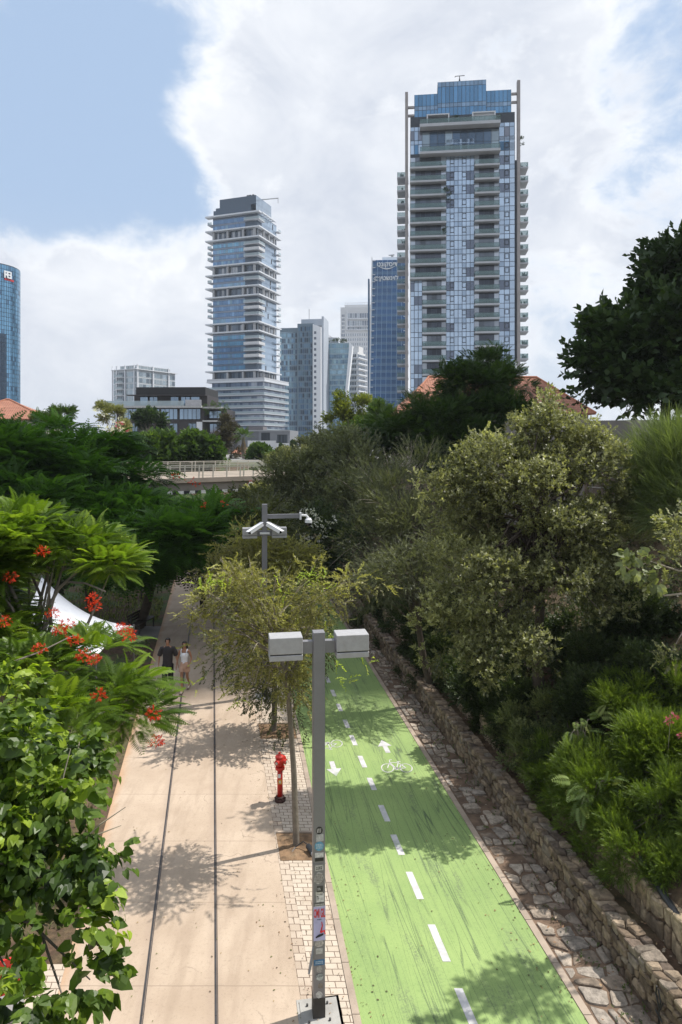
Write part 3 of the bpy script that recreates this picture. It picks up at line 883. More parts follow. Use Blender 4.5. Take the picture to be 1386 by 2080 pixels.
# ---- red hydrant
def hydrant(x, y):
    t = thing('fire_hydrant', 'tall bright red pillar hydrant with two small stickers on the pale pavers', 'hydrant', (x, y, .02))
    red = mat('hydrant_red', (.52, .025, .015), .42, var=.12, vscale=9, dirt=((.3, .03, .02), .5))
    mb = MB(); mb.lathe([(.13, 0), (.135, .05), (.11, .06), (.11, .10), (.085, .115)], n=20)
    for i in range(6):
        a = i * math.pi / 3; mb.lathe([(.016, .05), (.016, .085)], .12 * math.cos(a), .12 * math.sin(a), 6)
    mb.build('base_flange', mat('rust_black', (.045, .02, .016), .8, var=.3), t)
    mb = MB(); mb.lathe([(.066, .10), (.064, .4), (.062, .74)], n=20); b = mb.build('column', red, t, smooth=True)
    mb = MB(); mb.lathe([(.11, .74), (.112, .755), (.112, .79), (.105, .80)], n=20)
    for i in range(6):
        a = i * math.pi / 3 + .3; mb.lathe([(.015, .80), (.015, .822)], .092 * math.cos(a), .092 * math.sin(a), 6)
    mb.build('upper_flange', red, t)
    mb = MB(); mb.lathe([(.075, .80), (.09, .84), (.105, .90), (.105, .96), (.085, 1.02), (.05, 1.06)], n=20); mb.build('valve_body', red, t, smooth=True)
    mb = MB(); mb.lathe([(.10, 1.0), (.105, 1.02), (.10, 1.045), (.05, 1.07), (.03, 1.10), (.03, 1.13)], -.01, 0, 8); mb.build('top_cap', red, t)
    for a, nm in ((R(-115), 'outlet'), (R(-20), 'outlet'), (R(60), 'outlet')):
        dx, dy = math.cos(a), math.sin(a); mb = MB()
        mb.tube([(dx * .06, dy * .06, .95), (dx * .13, dy * .13, .94), (dx * .131, dy * .131, .94), (dx * .165, dy * .165, .935)], [.05, .05, .062, .062], 12)
        o = mb.build(nm, red, t)
        mb = MB(); mb.tube([(dx * .165, dy * .165, .935), (dx * .176, dy * .176, .933)], [.035, .03], 10); mb.build('outlet_plug', mat('pale_aluminium', (.5, .5, .48), .35, metal=.6), o)
    mb = MB(); mb.box(-.042, .022, -.068, -.063, .56, .65); mb.build('sticker', mat('paper_white', (.7, .7, .7), .6), t)['label'] = 'small white sticker'
    mb = MB(); mb.box(-.032, .042, -.070, -.063, .42, .52); o = mb.build('sticker', mat('sticker_yellow', (.7, .45, .08), .5), t); o['label'] = 'square yellow sticker'
    mb = MB(); mb.box(-.012, .022, -.072, -.070, .445, .495); mb.build('print', mat('paper_white', (.7, .7, .7)), o)


hydrant(-1.43, 16.0)

# ---- black ground light lying in the near soil pit
t = thing('garden_spotlight', 'small black spotlight with cable in the soil at the foot of the near tree', 'spotlight', (-.66, 14.0, .03))
bk = mat('black_rubber', (.018, .02, .024), .4)
mb = MB(); mb.tube([(-.02, .02, .10), (.10, -.16, .06)], [.055, .07], 12); mb.build('spot_body', bk, t)
mb = MB(); mb.tube([(.10, -.16, .06), (.112, -.178, .056)], [.062, .058], 12); mb.build('spot_glass', mat('spot_glass', (.35, .37, .4), .1), t)
mb = MB(); mb.tube([(-.02, .02, .12), (-.12, .10, .14), (-.28, .06, .05), (-.34, -.04, .012)], .011, 6); mb.build('cable', bk, t)

# ---- black irrigation pipe on the right bank
def gp(px, py, Y0=6, Y1=60, lift=0):
    """point of the ground sheet met by the photo's line of sight"""
    for y in np.arange(Y0, Y1, .02):
        X, Y, Z = at(px, py, y)
        if Z <= gzf(X, Y): return Vector((X, Y, gzf(X, Y) + lift))
    return Vector(at(px, py, Y1))


a, b = gp(1302, 1762, lift=.14), gp(1352, 1838, lift=.10)
d = (b - a); mid = a + d * .5
t = thing('black_pipe', 'thick black plastic pipe lying on the bank above the stone terrace walls', 'pipe', tuple(a))
mb = MB(); mb.tube([a - d * .02, a + d * .4, a + d * .75 + Vector((0, 0, -.01)), b + d * .25, b + d * .6], .062, 12); mb.build('pipe', mat('black_pipe_plastic', (.022, .023, .027), .35), t, world=True)
mb = MB(); mb.tube([a + d * .55, a + d * .62], .072, 12); mb.build('pipe_collar', bk, t, world=True)

# ---- dark bench, bin under the trees on the left
def bench(x, y, rz, label):
    t = thing('park_bench', label, 'bench', (x, y, gzf(x, y)), rz)
    wd = mat('dark_bench_wood', (.06, .045, .035), .7, var=.2)
    mb = MB()
    for i in range(4): mb.box(-.85, .85, -.22 + .11 * i, -.13 + .11 * i, .42, .455)
    mb.build('seat', wd, t)
    mb = MB()
    for i in range(3): mb.box(-.85, .85, .24 + .02 * i, .27 + .02 * i, .52 + .12 * i, .61 + .12 * i)
    mb.build('backrest', wd, t)
    for sx in (-.7, .7):
        mb = MB(); mb.box(sx - .03, sx + .03, -.22, -.17, 0, .42); mb.box(sx - .03, sx + .03, .18, .235, 0, .80); mb.box(sx - .03, sx + .03, -.17, .18, .36, .415)
        mb.build('leg', mat('dark_metal', (.05, .05, .05), .5), t)


bench(-8.9, 30.6, R(80), 'dark wooden bench on the grey paving under the trees left of the promenade')
bench(-10.5, 37.5, R(85), 'dark wooden bench farther back beside the shaded lawn')

# ---- white shade sail
def sail():
    P = [Vector(at(88, 1175, 23)), Vector(at(285, 1282, 20)), Vector(at(150, 1320, 17.5)), Vector(at(20, 1262, 19.5))]
    P = [Vector(at(85, 1172, 23)), Vector(at(272, 1272, 21.5)), Vector(at(195, 1335, 18.5)), Vector(at(20, 1290, 19.5))]
    g = (P[0].x, P[0].y, 0)
    t = thing('shade_sail', 'white curved shade sail showing through the flame tree on the left', 'shade sail', g)
    mb = MB(); n = 14
    for i in range(n + 1):
        for j in range(n + 1):
            a, b = i / n, j / n
            # edges pulled in like a stretched membrane
            a2 = a; b2 = b
            p = P[0] * (1 - a2) * (1 - b2) + P[1] * a2 * (1 - b2) + P[2] * a2 * b2 + P[3] * (1 - a2) * b2
            c = (P[0] + P[1] + P[2] + P[3]) / 4
            pull = .14 * (4 * a * (1 - a) * (1 if b in (0, 1) else abs(2 * b - 1)) + 4 * b * (1 - b) * (abs(2 * a - 1))) * .5
            p = p + (c - p) * pull + Vector((0, 0, -.32 * 4 * a * (1 - a) * (1 - b)))
            mb.v.append(tuple(p))
    for i in range(n):
        for j in range(n):
            q = i * (n + 1) + j; mb.f.append((q, q + 1, q + n + 2, q + n + 1)); mb.c.append(None)
    o = mb.build('membrane', mat('white_membrane', (.62, .63, .66), .7, var=.05), t, world=True, smooth=True)
    sm = o.modifiers.new('thick', 'SOLIDIFY'); sm.thickness = .02
    for p in P:
        z0 = gzf(p.x, p.y)
        mb = MB(); mb.tube([(p.x, p.y, z0), (p.x, p.y, p.z + .05)], .03, 8); mb.build('mast', mat('grey_steel', (.09, .09, .09), .5), t, world=True)


sail()

# red and white board low at the left edge
x, y = -5.02, 9.75
t = thing('advertising_board', 'red and white board at the left edge behind the big leaves', 'board', (x, y, .01), R(25))
mb = MB(); mb.box(-.45, .45, -.02, .02, .45, .95); mb.build('red_panel', mat('board_red', (.55, .03, .02), .5), t)
mb = MB(); mb.box(-.45, .45, -.02, .02, .1, .448); mb.build('white_panel', mat('board_white', (.75, .77, .8), .5), t)
for sx in (-.4, .4):
    mb = MB(); mb.box(sx - .02, sx + .02, .021, .05, 0, .95); mb.build('leg', mat('dark_metal', (.05, .05, .05)), t)

# boulders and the painted cabinet far down the lane
rock = mat('brown_rock', (.17, .13, .11), .9, var=.3, vscale=2, bump=.8, bscale=6)
for px, py, Y, r, lb in ((648, 1172, 40.5, .62, 'large rounded brown boulder beside the far end of the lane'), (671, 1168, 41.5, .55, 'smaller brown boulder leaning against the larger one')):
    X, Y_, Z = at(px, py, Y); mb = MB(); ico(mb, (X, Y, max(r * .6, Z)), r, int(px), 2, squash=(1.1, .9, .8))
    tag(mb.build('boulder', rock), lb, 'boulder', group='boulders beside the lane')
X, Y_, Z = at(604, 1118, 46)
t = thing('utility_cabinet', 'grey cabinet with pale blue painted scrawl in the shade behind the trees', 'cabinet', (X, 46, .0))
mb = MB(); mb.box(-1.6, .35, 0, .7, 0, 2.1); mb.build('cabinet_body', mat('grey_cabinet', (.12, .11, .10), .7), t)
mb = MB(); mb.box(-.3, .36, -.012, -.002, .5, 2.05); o = mb.build('blue_panel', mat('faded_blue', (.10, .20, .34), .6, var=.5, vscale=4), t)
mb = MB()
for i in range(5): mb.tube([(-.25 + i * .13, -.02, .7), (-.18 + i * .12, -.02, 1.3), (-.26 + i * .13, -.02, 1.9)], .018, 5)
mb.build('painted_scrawl', mat('pale_blue_paint', (.35, .5, .65), .6), o)
mb = MB(); mb.box(-1.65, .4, -.05, .75, 2.1, 2.16); mb.build('cabinet_roof', MATS['dark_metal'], t)

# =================================================================== BUILDINGS
panel = mat_attr('facade_glass_panel', .12, .55, .5, .06, .15)
panel_matt = mat_attr('facade_panel', .45, .05, .5, .08, .3)
slab_w = mat('pale_balcony_concrete', (.47, .49, .53), .8, var=.06, vscale=.6)
fac_dark = mat('dark_facade_frame', (.035, .045, .06), .4, metal=.3, var=.1)
rail_g = mat_clear('green_railing_glass', (.30, .44, .45), .28)
rail_c = mat_clear('pale_railing_glass', (.55, .64, .68), .4)
white_f = mat('white_cladding', (.66, .68, .72), .6, var=.05, vscale=.2)
grey_f = mat('grey_cladding', (.33, .34, .36), .6, var=.06, vscale=.2)


def pane_wall(mb, o, eu, L, rows, nu, colf, gap=.1, proud=.05, gz_=None):
    """glass panes on a vertical plane: from o along unit eu for L metres, nu columns (int or list of edges), rows = [(z0,z1,kind)]"""
    o, eu = Vector(o), Vector(eu).normalized(); nrm = Vector((eu.y, -eu.x, 0))
    ed = [L * i / nu for i in range(nu + 1)] if isinstance(nu, int) else nu
    g = gap / 2; g2 = g if gz_ is None else gz_ / 2
    for r, (z0, z1, kind) in enumerate(rows):
        for c in range(len(ed) - 1):
            col = colf(r, c, kind)
            if col is None: continue
            a = o + eu * (ed[c] + g) + nrm * proud; b = o + eu * (ed[c + 1] - g) + nrm * proud
            mb.face([(a.x, a.y, z0 + g2), (b.x, b.y, z0 + g2), (b.x, b.y, z1 - g2), (a.x, a.y, z1 - g2)], col)


def jit(c, a=.12):
    f = random.uniform(1 - a, 1 + a); return tuple(min(1, q * f) for q in c)


# ---------------------------------------------------------------- tall residential tower on the right
def right_tower():
    s = 163 / F; zz = lambda py: H - (py - CY) * s; xx = lambda px: (px - 939) * s / math.cos(R(6.5))
    t = thing('apartment_tower', 'tallest tower, right of centre, blue glass with stacked balconies and a stepped top', 'tower',
              ((939 - CX) * s, 163, 5.5), R(-6.5))
    Z = lambda py: zz(py) - 5.5
    X0, X1 = xx(835), xx(1043); D = 21
    top = Z(233)
    LB, LC, LR, RE = xx(859), xx(907), xx(963), xx(1012)
    mb = MB(); mb.box(X0, X1, 0, D, 0, top); mb.box(xx(843), xx(1037), .8, D - 1, top, Z(184)); mb.box(xx(890), xx(987), .3, D - 3, top, Z(163))
    mb.build('wall', fac_dark, t)
    pale, mid, dark, blue, vdark = (.43, .54, .68), (.33, .43, .56), (.14, .17, .23), (.11, .25, .42), (.03, .035, .045)
    pitch = 28 * s; z0 = Z(340)          # floor level of the top regular floor
    nfl = int(z0 / pitch) + 1
    mb = MB()
    st = {}
    def rows_for(zt, zb):
        rows = []; z = zb
        return rows
    # regular floors: each has a tall pane row and a spandrel row
    for f in range(-1, nfl):
        zf = z0 - f * pitch
        if zf < -pitch: break
        za, zb = zf + .25, zf + pitch - .95; zc = zf + pitch + .25
        for (xa, xb, n, key) in ((LC, LR, 7, 'c'), (RE, X1, 3, 'r'), (X0, LB, 3, 'l')):
            if key == 'l' and f < 9: continue
            def colf(r, c, kind, key=key, f=f):
                if kind == "s": return jit(mid if random.random() < .25 else pale, .1)
                grp = {'c': (0, 0, 1, 1, 1, 2, 2), 'r': (0, 0, 1), 'l': (0, 1, 1)}[key][c]
                k_ = (key, f, grp)
                if k_ not in st: st[k_] = random.random()
                drk = st[k_] < ({'c': (.5, .0, .4), 'r': (.45, .0), 'l': (.05, .45)}[key][grp])
                return jit(dark if drk else pale, .12)
            pane_wall(mb, (xa, 0, 0), (1, 0, 0), xb - xa, [(za, zb, 'g'), (zb, zc, 's')], n, colf, .13, gz_=.13)
        # glazing behind the balconies
        for (xa, xb, k_) in ((X0 if f < 9 else LB, LC, 'a'), (LR, RE, 'b')):
            if f < 0: continue
            dk = random.choice(((.03, .038, .055), (.045, .055, .075), (.065, .075, .10), (.12, .14, .17)))
            pane_wall(mb, (xa, 0, 0), (1, 0, 0), xb - xa, [(zf + .05, zf + pitch - .45, 'g')], 7 if k_ == 'a' and f < 9 else 5,
                      lambda r, c, kk, dk=dk, n_=(7 if k_ == 'a' and f < 9 else 5): jit((.38, .42, .48) if c in (0, n_ - 1) else dk, .35), .09, .03)
    # shoulders above the regular floors, then the blue crown
    zt = top; z = z0 + pitch + .3
    def shoulder(r, c, kind):
        if kind == 's': return jit(pale if random.random() < .5 else mid, .1)
        return jit(random.choice((pale, mid, (.19, .21, .26), blue)), .12)
    rows = []
    q = z
    while q + pitch < zt + .3:
        rows += [(q, q + pitch - 1.0, 'g'), (q + pitch - 1.0, q + pitch, 's')]; q += pitch
    for xa, xb, n in ((X0, LB, 3), (RE, X1, 3)): pane_wall(mb, (xa, 0, 0), (1, 0, 0), xb - xa, rows, n, shoulder, .13)
    bl = lambda r, c, k_: jit(blue if k_ == 'g' else (.20, .30, .42), .2)
    zc = Z(184)
    pane_wall(mb, (xx(843), .8, 0), (1, 0, 0), xx(1037) - xx(843), [(top, top + 1.9, 'g'), (top + 1.9, top + 2.9, 's'), (top + 2.9, zc, 'g')], 24, bl, .1)
    zq = Z(163); zb = top - 1.0
    pane_wall(mb, (xx(890), .3, 0), (1, 0, 0), xx(987) - xx(890), [(zb, zb + 3.1, 'g'), (zb + 3.1, zb + 4.1, 's'), (zb + 4.1, zq - 1.2, 'g'), (zq - 1.2, zq, 's')], 12, bl, .1)
    # penthouse storey
    zp0, zp1 = Z(312), Z(262)
    pane_wall(mb, (LB, 0, 0), (1, 0, 0), RE - LB, [(zp0 + .1, zp0 + 2.6, 'g'), (zp0 + 2.6, zp1 - .4, 'g')], 10,
              lambda r, c, k_: jit((.30, .38, .44) if c in (0, 3, 9) else (.075, .12, .18), .25), .12)
    # sides (seen from a step aside)
    rows = []; q = 0
    while q + pitch < top: rows += [(q, q + pitch - 1, 'g'), (q + pitch - 1, q + pitch, 's')]; q += pitch
    sidef = lambda r, c, k_: jit(random.choice((pale, mid, dark)) if k_ == 'g' else pale, .12)
    pane_wall(mb, (X1, 0, 0), (0, 1, 0), D, rows, 12, sidef, .13)
    pane_wall(mb, (X0, D, 0), (0, -1, 0), D, rows, 12, sidef, .13)
    mb.build('glass_facade', panel, t)
    # operable windows with dark frames, one per floor in three lines
    n = 0
    for f in range(-1, nfl):
        zf = z0 - f * pitch + .9
        if zf < 0: break
        for xc in (LC + (LR - LC) * 1.5 / 7 + .0, LC + (LR - LC) * 4.5 / 7, RE + (X1 - RE) * .5):
            if n >= 78: break
            w = .5; mb = MB(); h = 1.25
            for a, b, c, d in ((xc - w, xc + w, zf, zf + .13), (xc - w, xc + w, zf + h - .13, zf + h), (xc - w, xc - w + .13, zf + .13, zf + h - .13), (xc + w - .13, xc + w, zf + .13, zf + h - .13)):
                mb.box(a, b, -.14, -.055, c, d)
            mb.build('window_frame', fac_dark, t); n += 1
    # fins
    stone = mat('grey_stone_fin', (.33, .31, .31), .8, var=.1, vscale=.8)
    mb = MB(); mb.box(X0 - 1.25, X0 - .55, -.2, 1.0, 0, Z(181)); 
    for zq_ in (Z(211), Z(228)): mb.box(X0 - .55, xx(843), .2, .7, zq_ - .25, zq_ + .25)
    mb.build('stone_fin', stone, t)
    mb = MB(); mb.box(X1 + .55, X1 + 1.25, -.2, 1.0, 0, Z(170))
    for zq_ in (Z(195), Z(212)): mb.box(xx(1037), X1 + .55, .2, .7, zq_ - .25, zq_ + .25)
    mb.build('stone_fin', stone, t)
    mb = MB(); mb.box(X1, X1 + 1.6, 3, 8, Z(730), Z(320)); mb.build('side_bay', fac_dark, t)

    furn = mat('dark_furniture', (.05, .05, .055), .7, var=.3); plantm = mat('balcony_plant', (.03, .06, .02), .8, var=.4, vscale=6)
    def balcony(xa, xb, ya, yb, z, front='y', clutter=True, depth_h=.42):
        mb = MB(); mb.box(xa, xb, ya, yb, z - depth_h, z); b = mb.build('balcony', slab_w, t)
        mb = MB(); g = .03
        if front == 'y': mb.box(xa + .05, xb - .05, ya + .04, ya + .07, z + .05, z + 1.1); mb.box(xa + .05, xa + .08, ya + .07, yb, z + .05, z + 1.1); mb.box(xb - .08, xb - .05, ya + .07, yb, z + .05, z + 1.1)
        else:
            xo = xb - .07 if front == 'x' else xa + .04
            mb.box(xo, xo + .03, ya + .05, yb - .05, z + .05, z + 1.1); mb.box(min(xa, xb) + .06, max(xa, xb) - .08, ya + .05, ya + .08, z + .05, z + 1.1)
        mb.build('railing', rail_g, b)
        mb = MB()
        if front == 'y':
            mb.box(xa + .05, xb - .05, ya + .03, ya + .08, z + 1.1, z + 1.15)
            k_ = xa + .1
            while k_ < xb: mb.box(k_, k_ + .05, ya + .08, ya + .11, z, z + 1.1); k_ += 1.15
        else:
            xo = xb - .08 if front == 'x' else xa + .03
            mb.box(xo, xo + .05, ya + .05, yb - .05, z + 1.1, z + 1.15)
        mb.build('handrail', fac_dark, b)
        if clutter:
            mb = MB()
            for _ in range(random.randint(1, 4)):
                cx = random.uniform(xa + .5, xb - .7); cy = ya + .3 + random.uniform(0, .4); w = random.uniform(.25, .7)
                mb.box(cx, cx + w, cy, cy + .5, z + .01, z + random.uniform(.4, .85))
                if random.random() < .5: mb.box(cx, cx + .1, cy, cy + .5, z + .3, z + 1.0)
            if mb.v: mb.build('balcony_furniture', furn, b)
    for f in range(0, nfl):
        zf = z0 - f * pitch
        if zf < 1: break
        balcony(X0 - .1 if f < 9 else LB, LC, -1.7, -.02, zf)
        balcony(LR, RE, -1.7, -.02, zf)
    for f in range(0, nfl + 3):
        zf = Z(334) - f * pitch
        if zf < 1: break
        balcony(X1 + 1.3, X1 + 3.6, 3.0, 7.5, zf, 'x', True, .40)
        balcony(X0 - 3.3, X0 - .56, 3.5, 8.0, zf - .9, '-x', True, .40)
    # penthouse decks
    for py, h in ((312, .55), (256, .7)):
        zf = Z(py); balcony(LB - .6, RE + .1, -2.3, -.02, zf, 'y', False, h)
    z = Z(254)
    for xa, xb, ya in ((xx(868), xx(913), -1.6), (xx(958), xx(1004), -1.6)):
        mb = MB(); mb.box(xa, xb, ya, .2, z + 2.0, z + 2.25); mb.box(xa, xa + .3, ya, .2, z, z + 2.0); mb.box(xb - .3, xb, ya, .2, z, z + 2.0)
        mb.build('roof_pergola', white_f, t)
    mb = MB(); mb.box(xx(960), xx(1002), -1.0, -.9, z + .1, z + 2.0); mb.build('pergola_screen', white_f, t)
    foliage_part('terrace_plant', [((xx(925), -1.5, z + .9), (1.6, .5, .8)), ((xx(1008), -1.6, z + .8), (.8, .5, .8))], 260, .4, .2, M_DARK, t)
    foliage_part('balcony_shrub', [((xx(906), -1.9, z0 - 2.0 * pitch - .9), (1.0, .8, 1.9))], 260, .4, .22, M_DARK, t)
    foliage_part('balcony_shrub', [((xx(904), -1.9, z0 - 5.0 * pitch + .9), (.6, .6, 1.5))], 120, .4, .22, M_DARK, t)
    foliage_part('balcony_shrub', [((X1 + 1.5, 2.0, Z(283)), (.7, .9, 2.3))], 160, .4, .22, M_DARK, t)
    # mast
    mb = MB(); x = xx(935); z = Z(163)
    mb.box(x - .5, x + .3, 1.6, 2.4, z, z + .5); mb.bar((x - .3, 2, z), (x - .05, 2, z + 1.6), .12, .12); mb.bar((x + .25, 2, z), (x + .02, 2, z + 1.6), .12, .12)
    mb.bar((x - .3, 2, z + .6), (x + .25, 2, z + .6), .08, .08); mb.bar((x, 2, z), (x, 2, z + 2.1), .16, .16)
    mb.bar((x - 1.1, 2, z + 2.1), (x + 1.2, 2, z + 2.15), .12, .12); mb.bar((x - 1.1, 2, z + 1.8), (x - 1.1, 2, z + 2.1), .1, .1)
    mb.build('roof_mast', mat('dark_steel', (.06, .06, .065), .5, metal=.4), t)


# ---------------------------------------------------------------- striped tower on the left
def left_tower():
    s = 330 / F; Z = lambda py: H + (CY - py) * s - 5.5
    t = thing('apartment_tower', 'pale tower with bright horizontal slabs and open corner balconies, left of centre', 'tower', ((522 - CX) * s, 330, 5.5), R(-20))
    FX, D = -25.0, 22.0
    bl, bl2, gr, tq = (.12, .22, .38), (.18, .31, .49), (.40, .50, .62), (.17, .37, .54)
    slabs = [431, 461, 481, 534, 553, 580, 599, 654, 672, 752]     # bright slab edges (photo rows at the corner)
    mb = MB(); mb.box(FX + .5, 0, .5, D, 0, Z(431))
    # crown blocks
    zc = Z(394)
    mb.box(FX + .5, -3.8, 1, 13, Z(431), Z(416)); mb.box(FX + 1.8, -3.8, 1, 13, Z(416), Z(411)); mb.box(FX + 4, -1.0, 1.0, 18, Z(411), zc)
    mb.build('wall', mat('slate_blue_cladding', (.06, .095, .145), .5, var=.06, vscale=.1), t)
    mb = MB()
    pane_wall(mb, (-1.0, 1.0, 0), (0, 1, 0), 17, [(Z(431), Z(411), 'g'), (Z(411), zc, 'g')], 12, lambda r, c, k_: jit((.38, .45, .53), .06), .1)
    pitch = 3.2
    sp = (.20, .24, .31)
    def glass_block(za, zb, nfl):
        p = (zb - za) / nfl
        for f in range(nfl):
            base = random.choice((bl, bl2, tq, bl))
            def front(r, c, k_):
                if k_ == 's': return jit(sp, .05)
                return jit(random.choice((base, base, base, bl2, (.20, .33, .44))), .16)
            z = za + f * p
            pane_wall(mb, (FX + .5, 0.44, 0), (1, 0, 0), -FX - 7.0, [(z, z + p - .9, 'g'), (z + p - .9, z + p, 's')], 15, front, .14, .06)
            pane_wall(mb, (.0, 5.2, 0), (0, 1, 0), D - 5.2, [(z, z + p - .5, 'g'), (z + p - .5, z + p, 's')], 13,
                      lambda r, c, k_: jit((.05, .06, .08) if (k_ == 'g' and random.random() < .035) else gr, .05), .1, .02)
            # left side
            pane_wall(mb, (FX + .5, D, 0), (0, -1, 0), D - .5, [(z, z + p - .5, 'g'), (z + p - .5, z + p, 's')], 13, lambda r, c, k_: jit(bl, .2), .12, .03)
    blocks = [(481, 534, 4), (553, 580, 2), (599, 654, 4), (672, 752, 6)]
    for a, b, n in blocks: glass_block(Z(b) + .6, Z(a) - .5, n)
    glass_block(Z(461) + .6, Z(431) - .4, 2)
    # recessed floors between the double slabs
    rec = [(461, 481), (534, 553), (580, 599), (654, 672), (752, 775)]
    for a, b in rec:
        pane_wall(mb, (FX + 1, 0.44, 0), (1, 0, 0), -FX - 1.2, [(Z(b) + .1, Z(a) - .6, 'g')], 16, lambda r, c, k_: jit(random.choice(((.05, .07, .10), (.10, .13, .17), (.28, .30, .33))), .2), .2, .02)
        pane_wall(mb, (.0, .6, 0), (0, 1, 0), D - 1, [(Z(b) + .1, Z(a) - .6, 'g')], 13, lambda r, c, k_: jit(random.choice(((.05, .07, .10), (.42, .44, .47), (.42, .44, .47), (.14, .15, .17))), .15), .2, .02)
    mb.build('glass_facade', panel, t)
    br = mat('bright_slab', (.62, .65, .70), .6, var=.03)
    for py in slabs:
        mb = MB(); z = Z(py)
        if py == 431:
            mb.box(FX - 2.6, 2.0, -1.8, 1.2, z - .35, z + .35)
            # open canopy frame at the corner
            mb.box(-6, 2.6, 1.2, 1.8, z - .3, z + .3); mb.box(1.9, 2.6, 1.8, D - 6, z - .3, z + .3)
            for y in range(3, 16, 3): mb.box(.05, 1.9, y, y + .35, z - .2, z + .2)
        else:
            mb.box(FX - 2.6, 2.2, -1.8, .43, z - .36, z + .26); mb.box(.06, 2.2, .43, D + 1.5, z - .36, z + .26); mb.box(FX - 2.6, FX + .44, .43, D + 1, z - .36, z + .26)
        mb.build('floor_slab', br, t)
    # columns in the open floors
    for a, b in rec:
        mb = MB()
        for x in (FX + 1.2, FX + 9, FX + 17.5, -1.4): mb.box(x, x + 1.0, -1.2, -.2, Z(b) + .39, Z(a) - .51)
        for y in (4, 10, 16): mb.box(.9, 1.7, y, y + .8, Z(b) + .39, Z(a) - .51)
        mb.build('column', grey_f, t)
    # corner and left side balconies of the glass blocks
    for a, b, n in blocks + [(431, 461, 2)]:
        za, zb = Z(b) + .6, Z(a) - .5; p = (zb - za) / n
        for f in range(1, n):
            z = za + f * p
            mb = MB(); mb.box(-6.4, 1.9, -1.5, .43, z - .25, z + .1); mb.box(.06, 1.9, .43, 5.2, z - .25, z + .1)
            o = mb.build('balcony', slab_w, t)
            mb = MB(); mb.box(-6.4, 1.85, -1.47, -1.43, z + .11, z + 1.25); mb.box(1.8, 1.84, -1.42, 5.2, z + .11, z + 1.25)
            mb.build('railing', rail_c if f % 2 else mat('white_parapet', (.55, .56, .58), .6), o)
            mb = MB(); mb.box(FX - 2.0, FX + .42, -.6, 3.6, z - .25, z + .1); o = mb.build('balcony', slab_w, t)
            mb = MB(); mb.box(FX - 1.95, FX - 1.9, -.55, 3.6, z + .11, z + 1.2); mb.box(FX - 1.85, FX + .42, -.57, -.53, z + .11, z + 1.2); mb.build('railing', rail_c, o)
            mb = MB(); mb.box(.06, 1.9, D - 1.5, D + 1.6, z - .25, z + .1); o = mb.build('balcony', slab_w, t)
            mb = MB(); mb.box(1.83, 1.87, D - 1.45, D + 1.55, z + .11, z + 1.2); mb.build('railing', rail_c, o)
    # dark recess behind the corner balconies
    # podium with continuous balconies
    mb = MB(); pz = [773, 790, 802.5, 815, 828, 840.5, 852.5, 864, 876, 888, 900]
    zt_ = Z(773); mb.box(FX + .6, 3.5, -.6, D + 3, 0, zt_ - .6); mb.build('podium_wall', mat('podium_blue', (.10, .13, .19), .4, var=.15), t)
    mb = MB()
    for a, b in zip(pz, pz[1:]):
        zb, za = Z(a) - .6, Z(b) + .3
        f = lambda r, c, k_: jit(random.choice(((.14, .18, .26), (.22, .26, .34), (.10, .13, .19), (.33, .36, .42))), .12)
        pane_wall(mb, (FX + .6, -.6, 0), (1, 0, 0), 3.5 - FX - .6, [(za, zb, 'g')], 18, f, .15, .04)
        pane_wall(mb, (3.5, -.6, 0), (0, 1, 0), D + 3.6, [(za, zb, 'g')], 14, f, .15, .04)
    mb.build('podium_glass', panel, t)
    for i, py in enumerate(pz[:-1]):
        z = Z(py); h = .7 if i == 0 else .25
        mb = MB(); mb.box(FX - 1.5, 5.2, -2.2, -.65, z - h, z + .15); mb.box(3.6, 5.2, -.65, D + 4, z - h, z + .15); mb.box(FX - 1.5, FX + .55, -.65, 12, z - h, z + .15)
        o = mb.build('podium_slab', br if i == 0 else mat('grey_slab', (.46, .48, .52), .6), t)
        mb = MB(); mb.box(FX - 1.4, 5.1, -2.16, -2.12, z + .16, z + 1.2); mb.box(5.06, 5.10, -2.1, D + 4, z + .16, z + 1.2)
        mb.build('railing', rail_c if i else slab_w, o)
    # aerials, small crane
    mb = MB(); z = zc
    for x in (-6.5, -5.2, -3.6): mb.box(x, x + .9, 2, 3, z, z + .9)
    mb.build('roof_fan', fac_dark, t)
    mb = MB(); mb.bar((-2, 9, z - .4), (-2, 9, z + .6), .5, .5); mb.bar((-2.5, 9, z + .5), (7.2, 9, z + .1), .35, .35); mb.bar((7.1, 9, z + .4), (7.1, 9, z - 2.4), .2, .2)
    mb.build('cleaning_crane', mat('crane_grey', (.35, .36, .38), .6), t)


